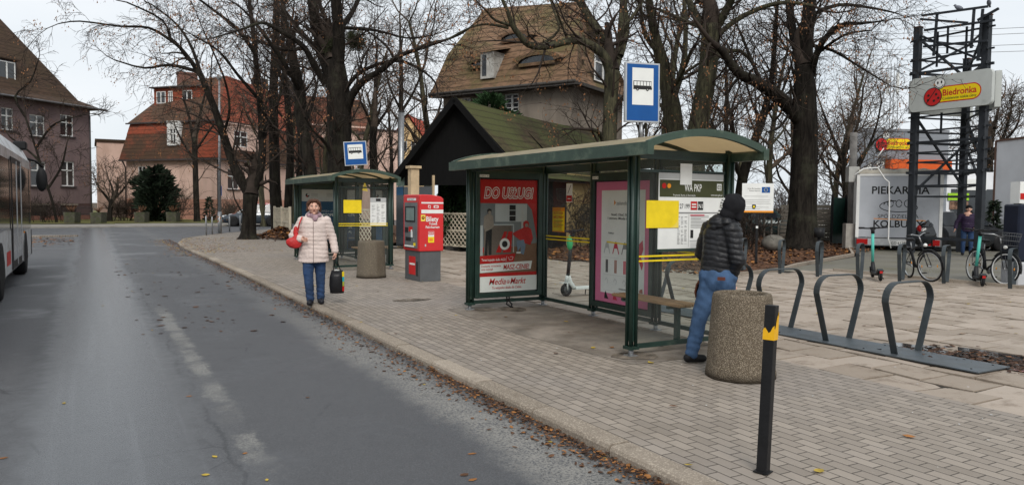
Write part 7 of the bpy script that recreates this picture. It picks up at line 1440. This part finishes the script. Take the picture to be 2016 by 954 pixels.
def limb_path(px, d0, d1=None):
    n = len(px); pts = []; rs = []
    for i, (x, y, w_) in enumerate(px):
        d = d0 if d1 is None else d0+(d1-d0)*i/max(1, n-1); pts.append(D(x, y, d)); rs.append(max(.012, w_*.5*d/F_PX))
    # smooth with a Catmull-Rom pass
    P = []; Q = []
    for i in range(n-1):
        a, b_, c, e = pts[max(i-1, 0)], pts[i], pts[i+1], pts[min(i+2, n-1)]
        for k in range(3):
            t = k/3; P.append(.5*((2*b_)+(c-a)*t+(2*a-5*b_+4*c-e)*t*t+(-a+3*b_-3*c+e)*t**3)); Q.append(rs[i]+(rs[i+1]-rs[i])*t)
    P.append(pts[-1]); Q.append(rs[-1]); return P, Q
def traced_tree(label, trunk, limbs, depth, seed, mat=None, seeds=.2, leafm=None, tw=None, side=1., mx=2, group='bare street trees', flare=1.6, base=None, minr=.008, fac=.92, droop=.05, extra=None):
    t = thing('bare_tree', label, 'tree', base or (0, 0, 0), 0, group); off = t.location.copy(); g = Grow(seed, tw or twig, seeds, leafm, droop, minr, fac); T = MB(mat or bark); rn = g.r
    P, Q = limb_path(trunk, depth)
    if flare > 1: # root flare
        foot = P[0]; gz = min(0.1, foot.z); P.insert(0, V((foot.x, foot.y, min(gz, foot.z)-.15))); Q.insert(0, Q[0]*flare); Q[1] = Q[1]*1.12
    T.tube(P, Q, 14)
    allp = [(P, Q, .35)]
    for lb in limbs:
        px, d1 = lb[0], depth+(lb[1] if len(lb) > 1 else rn.uniform(-2, 2)); p_, q_ = limb_path(px, depth, d1); T.tube(p_, q_, 9 if q_[0] > .08 else 6, cap=False); allp.append((p_, q_, .12))
    for P_, Q_, f0 in allp:
        tot = sum((b_-a).length for a, b_ in zip(P_, P_[1:])); step = .55/side; acc = 0; nxt = tot*f0+rn.random()*step
        for i in range(len(P_)-1):
            a, b_ = P_[i], P_[i+1]; L = (b_-a).length
            while acc+L > nxt:
                f = (nxt-acc)/L; q = a.lerp(b_, f); r_ = Q_[i]+(Q_[i+1]-Q_[i])*f; dd = (b_-a).normalized(); sv = rvec(rn); sv = (sv-dd*sv.dot(dd)).normalized(); an = rn.uniform(.5, 1.15); nd = dd*math.cos(an)+sv*math.sin(an)+V((0, 0, .12))
                br = max(minr*1.2, min(r_*rn.uniform(.22, .42), .05)); Lb = rn.uniform(.8, 1.0)*(1.0+br*34)*(depth/30)**.3; g.branch(g.C, q, nd.normalized(), br, Lb, 1, mx+1); nxt += step*rn.uniform(.6, 1.5)
            acc += L
        g.branch(g.C, P_[-1], (P_[-1]-P_[-2]).normalized(), Q_[-1], 1.8, 1, mx+1)
    for mb, nm in ((T, 'trunk'), (g.C, 'crown')):
        for v in mb.v: v -= off
        o = mb.build(nm, t)
    if g.S.v:
        for v in g.S.v: v -= off
        g.S.build('dry_seeds' if not leafm else 'dry_leaves', o)
    if extra:
        for (px, py, w_, m_) in extra:   # mistletoe balls
            b = MB(m_); c = D(px, py, depth)-off; R_ = w_*.5*depth/F_PX
            for k in range(500):
                d = rvec(rn); b.tube([c+d*R_*.15, c+(d+rvec(rn)*.25)*R_*.7, c+(d+rvec(rn)*.3)*R_*rn.uniform(.8, 1.05)], .008, 3, cap=False)
            b.build('mistletoe', t)
    return t
mist = M('mistletoe_green', (.05, .06, .028), .9, 0, .4, 3)
b0 = G(490, 470); b0.z = 0
traced_tree('tall forked bare tree at the pavement corner, leaning left over the road', [(489, 466, 32), (490, 440, 27), (492, 405, 27), (494, 383, 30)],
 [([(494, 385, 22), (478, 362, 19), (462, 330, 18), (448, 290, 16), (430, 235, 14), (415, 195, 13), (396, 150, 11), (388, 138, 10)], 0),
  ([(388, 138, 9), (360, 100, 7), (335, 79, 6), (293, 55, 5), (236, 52, 4), (157, 42, 3), (115, 47, 2)], -3), ([(392, 142, 8), (335, 128, 6), (283, 134, 4), (225, 118, 2.5)], 2),
  ([(396, 150, 8), (380, 100, 6), (350, 50, 4), (300, 10, 3)], 3), ([(440, 262, 7), (452, 215, 5), (440, 150, 4), (400, 60, 2.5)], -2), ([(335, 80, 5), (320, 40, 4), (250, 5, 3)], -3),
  ([(494, 385, 20), (508, 350, 18), (516, 310, 15), (515, 240, 14), (508, 160, 12), (500, 80, 9), (490, -10, 7)], 1), ([(505, 110, 9), (470, 60, 7), (420, 20, 5), (380, -10, 4)], -2), ([(514, 200, 8), (470, 150, 6), (430, 100, 4), (380, 70, 3)], -3), ([(514, 260, 7), (545, 210, 5), (560, 140, 4)], 2)], 32.7, 11, seeds=.32, side=1.1, base=b0, droop=.13)
traced_tree('massive dark bare tree rising behind the farther shelter with mistletoe', [(670, 470, 52), (670, 380, 46), (668, 300, 46), (668, 220, 48), (665, 170, 44), (658, 120, 38)],
 [([(655, 170, 28), (640, 110, 24), (622, 50, 20), (612, -10, 17)], 1), ([(662, 140, 30), (668, 80, 24), (664, 30, 22), (660, -15, 20)], -1), ([(652, 130, 14), (648, 60, 10), (630, 10, 8)], 2),
  ([(680, 228, 17), (692, 190, 16), (715, 160, 14), (745, 142, 12), (770, 122, 11), (790, 108, 9), (850, 88, 6), (905, 68, 4), (930, 50, 2.5)], -3), ([(672, 190, 9), (700, 150, 8), (740, 128, 7), (785, 120, 6), (825, 135, 5), (855, 160, 3.5), (862, 185, 2.5)], -2), ([(775, 115, 6), (760, 90, 5), (720, 60, 4), (690, 55, 3)], 0),
  ([(665, 60, 13), (690, 30, 10), (705, 0, 8)], 2), ([(640, 165, 14), (618, 128, 12), (600, 95, 11), (575, 75, 9), (540, 55, 8), (515, 45, 6), (470, 60, 4), (420, 75, 3)], -3), ([(600, 95, 8), (560, 98, 7), (520, 85, 6), (480, 70, 5)], 2), ([(645, 155, 12), (625, 100, 10), (590, 60, 8), (560, 20, 6)], 3),
  ([(660, 320, 8), (640, 280, 6), (620, 262, 5), (600, 230, 4)], -2), ([(680, 55, 8), (740, 60, 6), (800, 75, 4), (850, 70, 3)], -3)], 29, 12, seeds=.2, side=1.15, extra=[(700, 80, 44, mist), (655, 95, 40, mist)], base=at(gp(670, 29), 0))
traced_tree('slender dark tree immediately left of the massive mistletoe tree', [(622, 470, 30), (616, 390, 28), (608, 320, 26), (596, 250, 24), (590, 180, 21), (578, 120, 17)], [([(590, 180, 12), (575, 150, 10), (550, 110, 8), (520, 70, 5)], -2), ([(578, 120, 13), (565, 60, 10), (555, 0, 8)], 1), ([(596, 250, 9), (612, 215, 7), (622, 175, 5)], 2)], 30.5, 13, side=1.0, base=at(gp(620, 30.5), 0))
traced_tree('straight dark tree between the forked tree and the farther shelter', [(548, 462, 26), (542, 380, 22), (540, 300, 20), (538, 200, 18), (542, 100, 15), (545, 0, 12)], [([(540, 260, 8), (520, 220, 6), (505, 180, 4)], -2), ([(540, 160, 9), (560, 110, 7), (575, 40, 5)], 2), ([(542, 100, 8), (515, 60, 6), (480, 20, 4)], -2)], 37, 14, side=.9, base=at(gp(547, 37), 0))
traced_tree('thin dark tree just right of the forked tree trunk', [(566, 460, 18), (568, 380, 15), (572, 290, 14), (566, 200, 12), (558, 120, 9), (556, 30, 7)], [([(568, 240, 6), (590, 200, 5), (600, 150, 3)], 1), ([(566, 180, 6), (545, 140, 5), (520, 110, 3)], -1)], 40, 15, side=.8, mx=2, base=at(gp(567, 40), 0))
traced_tree('leaning bare tree rising in front of the grey villa, left of the large sign', [(1192, 330, 31), (1200, 260, 29), (1203, 180, 28), (1206, 140, 30)],
 [([(1205, 150, 24), (1190, 112, 20), (1165, 90, 16), (1140, 80, 15), (1115, 82, 14), (1090, 88, 15), (1065, 92, 14), (1040, 88, 13), (1025, 72, 12), (1010, 52, 11), (1000, 25, 8), (985, -10, 6)], -2), ([(1005, 50, 7), (975, 40, 5), (958, 22, 4)], -1), ([(1062, 90, 7), (1100, 60, 5), (1090, 20, 4), (1080, -10, 3)], 1), ([(1120, 84, 7), (1108, 55, 5), (1095, 20, 4)], -1),
  ([(1207, 140, 22), (1220, 95, 18), (1225, 50, 17), (1228, -10, 14)], 1), ([(1212, 120, 18), (1195, 85, 18), (1160, 35, 17), (1135, -10, 15)], 2), ([(1222, 110, 12), (1235, 60, 10), (1232, 20, 8)], 1), ([(1192, 290, 10), (1180, 262, 8), (1165, 255, 7)], -1), ([(1000, 55, 6), (960, 48, 5), (925, 55, 4), (880, 78, 3)], -2), ([(1222, 60, 8), (1255, 20, 6), (1270, -10, 5)], 1)], 27, 16, mat=barkg, seeds=.3, side=1.3, base=at(gp(1192, 27), 0), flare=1.3)
traced_tree('bare tree standing directly behind the larger blue bus stop sign', [(1332, 420, 44), (1330, 300, 40), (1322, 210, 36), (1305, 130, 26), (1292, 80, 20), (1282, 30, 16), (1276, -10, 14)], [([(1322, 200, 16), (1345, 130, 12), (1350, 60, 9), (1348, 0, 7)], 2), ([(1300, 110, 10), (1270, 70, 8), (1262, 20, 7), (1255, -10, 5)], -1), ([(1318, 180, 8), (1340, 150, 7), (1360, 100, 5)], -2)], 31, 17, mat=barkg, leafm=yleaf, seeds=.06, side=1.2, base=at(gp(1332, 31), 0))
traced_tree('thick bare tree above the nearer shelter roof, right of the bus stop sign', [(1362, 430, 46), (1368, 300, 42), (1380, 220, 38), (1392, 150, 36), (1398, 90, 36), (1400, 50, 38)], [([(1402, 60, 22), (1400, 20, 20), (1396, -15, 18)], 0), ([(1390, 70, 18), (1370, 30, 15), (1350, -10, 12)], 2), ([(1408, 60, 18), (1430, 20, 16), (1445, -10, 14)], -1), ([(1412, 70, 11), (1450, 40, 10), (1500, 15, 9), (1550, 5, 8), (1600, 12, 6)], -1), ([(1395, 60, 10), (1345, 40, 8), (1300, 20, 6)], 2), ([(1400, 120, 9), (1440, 100, 8), (1470, 110, 6), (1500, 160, 4)], 2)], 28, 18, mat=barkg, seeds=.28, side=1.2, base=at(gp(1362, 28), 0))
traced_tree('largest bare tree at the plaza edge with a broken limb to the left', [(1578, 482, 66), (1580, 420, 54), (1584, 330, 50), (1586, 250, 46), (1584, 190, 44), (1582, 130, 34)],
 [([(1578, 240, 30), (1555, 212, 28), (1525, 185, 26), (1490, 162, 22), (1460, 148, 20), (1440, 128, 17), (1425, 105, 15), (1412, 92, 12)], -2), ([(1584, 140, 30), (1588, 80, 27), (1592, 30, 26), (1596, -10, 24)], 0), ([(1578, 130, 18), (1562, 70, 17), (1555, 20, 15), (1550, -10, 12)], 2), ([(1598, 150, 14), (1605, 115, 13), (1618, 85, 12), (1640, 60, 11), (1665, 48, 10), (1700, 46, 5), (1735, 42, 3)], -3), ([(1600, 90, 8), (1640, 100, 6), (1690, 130, 4), (1735, 158, 3)], -3),
  ([(1598, 30, 9), (1650, 10, 7), (1710, 15, 5), (1760, 25, 3)], 2), ([(1460, 148, 7), (1440, 170, 5), (1425, 210, 3)], -1), ([(1500, 165, 9), (1480, 120, 7), (1460, 70, 5)], 1), ([(1560, 215, 6), (1535, 250, 5), (1510, 260, 3)], -2), ([(1604, 110, 7), (1660, 70, 5), (1715, 60, 3)], -4)], 28, 19, seeds=.26, side=1.25, base=at(G(1580, 483), 0), droop=.10)
traced_tree('crooked thin tree between the near shelter and the largest bare tree', [(1455, 420, 22), (1462, 350, 20), (1485, 280, 17), (1505, 220, 15), (1520, 150, 11), (1525, 80, 9), (1530, 10, 7)], [([(1462, 360, 10), (1448, 320, 8), (1440, 270, 6)], -1), ([(1505, 230, 7), (1540, 180, 5), (1560, 120, 4)], 1), ([(1500, 240, 7), (1480, 200, 5), (1460, 130, 3)], 1)], 30, 20, side=1.1, base=at(gp(1455, 30), 0), flare=1.2)
traced_tree('thin pale tree in front of the ochre house', [(740, 480, 20), (738, 400, 18), (736, 320, 16), (734, 280, 14), (736, 250, 14)], [([(736, 252, 10), (738, 215, 8), (740, 170, 7), (742, 100, 4)], 0), ([(734, 255, 7), (722, 225, 5), (710, 200, 4)], 0), ([(737, 250, 6), (760, 220, 5), (775, 190, 3)], 1)], 34, 21, tw=twigl, side=.9, base=at(gp(740, 34), 0), seeds=.05)
traced_tree('slim young tree between the utility pole and the black pavilion', [(792, 470, 13), (790, 380, 12), (788, 300, 11), (789, 230, 10), (790, 150, 8), (788, 70, 5)], [([(789, 222, 6), (815, 180, 5), (835, 130, 3)], 1), ([(788, 215, 5), (765, 165, 4), (760, 120, 3)], 0)], 36, 22, tw=twigl, side=1.0, base=at(gp(792, 36), 0), seeds=.05)
traced_tree('small bare garden tree in front of the mansard house', [(388, 436, 12), (386, 380, 11), (384, 310, 10), (382, 270, 9)], [([(383, 290, 7), (372, 230, 5), (360, 190, 3)], 0), ([(384, 275, 6), (395, 220, 5), (405, 180, 3)], 1), ([(383, 300, 5), (410, 260, 4), (430, 235, 3)], 0), ([(386, 320, 5), (360, 280, 4), (345, 250, 2.5)], 0)], 60, 23, tw=twigl, side=.7, base=at(gp(388, 60), 0), minr=.018)
traced_tree('low crooked bare tree beside the mauve house corner', [(216, 436, 10), (217, 410, 9), (222, 392, 8)], [([(219, 400, 6), (208, 385, 5), (195, 370, 3)], 0), ([(221, 394, 6), (238, 378, 4), (248, 365, 3)], 0), ([(220, 398, 5), (222, 375, 4), (215, 355, 3)], 0)], 58, 24, tw=twigl, side=1.1, base=at(gp(216, 58), 0), minr=.018, flare=1.1)
traced_tree('bare tree with twigs spreading across the front of the mauve house', [(112, 440, 5), (104, 400, 5), (88, 350, 4.5), (70, 290, 4), (50, 230, 3.5)], [([(95, 370, 5), (120, 330, 4), (130, 290, 3)], 0), ([(80, 320, 5), (60, 300, 4), (20, 270, 3)], 0), ([(72, 290, 5), (100, 250, 4), (130, 235, 3), (170, 225, 2)], 0), ([(50, 230, 5), (30, 190, 4), (60, 160, 3), (75, 120, 2)], 0)], 54, 25, side=.8, base=at(gp(112, 54), 0), minr=.016, flare=1.1)
traced_tree('bare shrubby tree left of the trailer, behind the board fence', [(1668, 440, 14), (1665, 380, 12), (1660, 320, 11), (1670, 270, 9)], [([(1664, 370, 8), (1700, 310, 6), (1725, 250, 4), (1735, 200, 3)], 0), ([(1662, 330, 8), (1640, 270, 6), (1620, 220, 4)], 0), ([(1665, 300, 7), (1690, 240, 5), (1700, 170, 3)], 1), ([(1668, 380, 6), (1630, 330, 5), (1610, 300, 3)], 0), ([(1664, 350, 6), (1710, 290, 5), (1730, 270, 3)], 0)], 38, 26, tw=twigl, side=1.9, base=at(gp(1668, 38), 0), minr=.012)
traced_tree('leafless tree behind the right side of the sign tower', [(1950, 430, 16), (1948, 340, 13), (1950, 290, 11)], [([(1949, 320, 8), (1975, 270, 6), (1990, 220, 4)], 0), ([(1949, 300, 8), (1960, 240, 6), (1968, 205, 4)], 0), ([(1948, 330, 7), (1920, 290, 5), (1905, 250, 3)], 0), ([(1949, 300, 6), (1990, 265, 5), (2005, 240, 3)], 0)], 50, 27, tw=twigl, side=2.2, base=at(gp(1950, 50), 0), minr=.014)
# background trees: a few forms, copied
def wild(seed, H, tw, m, fac=1.):
    t = thing('bare_tree', 'x', 'tree', (0, 0, 0), 0, 'bare background trees'); g = Grow(seed, tw, .05, None, .03, .011, fac); T = MB(m); rn = g.r; P = [V((0, 0, -.2))]; d = V((0, 0, 1)); rs = [H*.022]
    for k in range(8): d = (d+rvec(rn)*.10).normalized(); P.append(P[-1]+d*H*.8/8); rs.append(H*.017*(1-.1*k))
    T.tube(P, rs, 10, cap=False)
    for k in range(13): f = .22+.78*k/13; i = min(int(f*8), 7); sv = rvec(rn); sv.z = abs(sv.z)*.4+.5; g.branch(T if k % 3 == 0 else g.C, P[i+1], sv.normalized(), rs[i]*.5, H*.30*rn.uniform(.7, 1.1), 0, 3)
    T.build('trunk', t); o = g.C.build('crown', t); g.S.build('dry_seeds', o); return t
protos = [wild(101, 13, twig, bark, .62), wild(102, 12, twigl, barkg, .62), wild(103, 14, twigl, barkg, .62)]
spots = [(455, 70, 0, 'hazy bare tree behind the mansard house roof'), (520, 52, 1, 'background tree between the mansard house and the long terrace'), (590, 46, 0, 'background tree in front of the terrace, left of the massive tree'), (640, 48, 2, 'background tree just left of the massive mistletoe trunk'), (705, 44, 1, 'background tree right of the massive mistletoe trunk'), (846, 40, 2, 'background tree between the ochre house and the grey villa'), (1262, 46, 0, 'background tree immediately right of the grey villa'), (1300, 38, 2, 'background tree behind the larger bus stop sign'), (1420, 44, 0, 'background tree between the two thick trees above the shelter'), (1468, 50, 1, 'distant tree left of the broken limb'), (1512, 40, 2, 'background tree left of the largest bare tree'), (1640, 48, 1, 'background tree right of the largest bare tree trunk'), (1552, 52, 0, 'distant tree directly behind the largest bare tree'), (770, 56, 0, 'distant tree over the ochre house roof'), (575, 60, 2, 'distant tree over the terrace chimneys'), (1375, 55, 1, 'distant tree over the near shelter roof')]
for i, (px, d, k, lb) in enumerate(spots):
    o = protos[k] if i < 0 else copytree(protos[k]); p = gp(px, d, .0); o.location = p; o.rotation_euler.z = i*1.7; s_ = .85+.25*((i*37) % 10)/10; o.scale = (s_, s_, s_*(1.05)); o['label'] = lb
for o in protos:
    for ch in [x for x in bpy.data.objects if x.parent == o]:
        for c2 in [x for x in bpy.data.objects if x.parent == ch]: bpy.data.objects.remove(c2)
        bpy.data.objects.remove(ch)
    bpy.data.objects.remove(o)
# ------------------------------------------------------------------ shrubs and conifers
def conifer(name, label, cat, base, H, Rr, m, seed, shape='cone', n=2600, L=.35):
    t = thing(name, label, cat, base); rn = random.Random(seed); T = MB(bark); T.tube([(0, 0, -.1), (0, 0, H*.9)], [H*.022, .01], 8); T.build('trunk', t); b = MB(m)
    lob = [(rn.uniform(0, 6.28), rn.uniform(.15, .95)) for _ in range(9)]
    for k in range(n):
        z = rn.random(); a = rn.uniform(0, 6.28)
        pr = (1-z)**.8 if shape == 'cone' else math.sin(math.pi*min(1, .12+z*.88))**.6
        irr = .66+.75*noise.noise(V((math.cos(a)*1.9, math.sin(a)*1.9, z*4.5+seed))); rr = Rr*pr*irr*rn.uniform(.35, 1.)**.5; p = V((math.cos(a)*rr, math.sin(a)*rr, z*H*(.97 if shape == 'cone' else .95+.1*noise.noise(V((math.cos(a), math.sin(a), seed))))+.05))
        out = V((math.cos(a), math.sin(a), -.15 if shape == 'cone' else .45)).normalized(); out = (out+rvec(rn)*.45).normalized(); s_ = out.orthogonal().normalized(); s2 = out.cross(s_); l = L*rn.uniform(.5, 1.1)
        for q in (s_, s2): b.add([p-q*l*.03, p+out*l*.5-q*l*.16, p+out*l, p+out*l*.5+q*l*.16, p+q*l*.03], [(0, 1, 2, 3, 4)])
    b.build('crown', t); return t
conifer('yew_bush', 'broad dark green yew bush in front of the mansard house', 'bush', gp(308, 59, 0), 4.3, 2.0, needle, 3, 'round', 3400, .6)
conifer('spruce', 'small spruce growing behind the lattice fence, right of the ticket machine', 'conifer', gp(893, 27.0, 0), 3.0, 1.15, needle2, 4, 'cone', 3600, .26)
conifer('small_conifer', 'knee high dark conifer near the mansard house downpipe', 'bush', gp(412, 62, 0), 2.0, .6, needle, 5, 'cone', 500, .3)
conifer('thuja', 'slim dark shrub by the white building wall', 'bush', gp(1957, 29, 0), 1.9, .35, needle, 6, 'cone', 500, .25)
conifer('ivy_mass', 'dark evergreen climber hanging above the pavilion roof against the grey villa', 'climber', gp(965, 37, 4.3), 2.6, 1.7, needle2, 7, 'round', 1500, .45)
def bush(label, base, H, Rr, m, seed, n=26, leaf=None):
    t = thing('bare_shrub', label, 'shrub', base, 0, 'leafless garden shrubs'); g = Grow(seed, m, .5 if leaf else 0, leaf, .02, .012); rn = g.r
    for k in range(n): a = rn.uniform(0, 6.28); g.branch(g.C, V((rn.gauss(0, Rr*.3), rn.gauss(0, Rr*.3), -.05)), V((math.cos(a)*.45, math.sin(a)*.45, 1)).normalized(), .022, H*rn.uniform(.6, 1), 1, 3)
    g.C.build('twigs', t)
    if g.S.v: g.S.build('dry_leaves', t)
    return t
for i, (px, d, H, Rr, m, lb, lf) in enumerate(((232, 60, 1.8, 1.2, twigl, 'leafless shrub beneath the low crooked tree by the annex', None), (262, 61, 1.9, 1.3, twig, 'leafless brown shrub left of the dark yew bush', bleaf), (345, 60, 2.6, .8, twigl, 'tall leafless shrub right of the dark yew bush', None), (92, 55, 1.7, 1.6, twig, 'leafless shrub in front of the mauve house plinth', None), (20, 52, 1.7, 1.5, twig, 'leafless shrub behind the bus front', None), (450, 60, 1.8, .8, twigl, 'leafless shrub beside the street lamp', None), (1100, 28, 2.2, .9, twig, 'leafless shrub in front of the tan wall seen through the shelter', None), (1150, 27.5, 2.6, .8, twig, 'leafless thorny shrub seen through the shelter glass, right of the yellow notice', None), (1210, 30, 3.2, 1.4, twigl, 'pale leafless shrub against the pavilion roof', None), (1475, 27, 1.6, .6, twig, 'low dead shrub beside the information board', None), (1700, 40, 3.2, 1.4, twigl, 'leafless shrub behind the trailer and grey box', None), (1625, 36, 2.6, 1.6, twig, 'leafless shrub over the board fence', None), (1520, 38, 2.8, 1.8, twigl, 'leafless shrub above the parked green minivan', None))):
    bush(lb, gp(px, d, 0), H, Rr, m, 40+i, 20 if d > 50 else 14, lf)
# garden fence rails in front of the far houses
for i, (pa, pb, d0, d1, lb) in enumerate(((80, 182, 57, 60, 'low dark garden railing before the mauve house'), (196, 300, 60, 61, 'low dark garden railing between the annex and yew bush'), (330, 560, 60.5, 61, 'low dark garden railing before the mansard house'))):
    A, B = gp(pa, d0, 0), gp(pb, d1, 0); t = thing('garden_railing', lb, 'fence', A, 0, 'garden railings'); dv = B-A; q = MB(sillm); q.beam((0, 0, .55), dv+UP*.55, .05); q.beam((0, 0, 1.0), dv+UP*1.0, .05); q.build('rails', t)
    n = int(dv.length/2); 
    for k in range(n+1): q = MB(sillm); p = dv*(k/n); q.beam(p, p+UP*1.05, .07); q.build('post', t)
# dim woodland far behind so that gaps between the trunks are filled with fine twigs
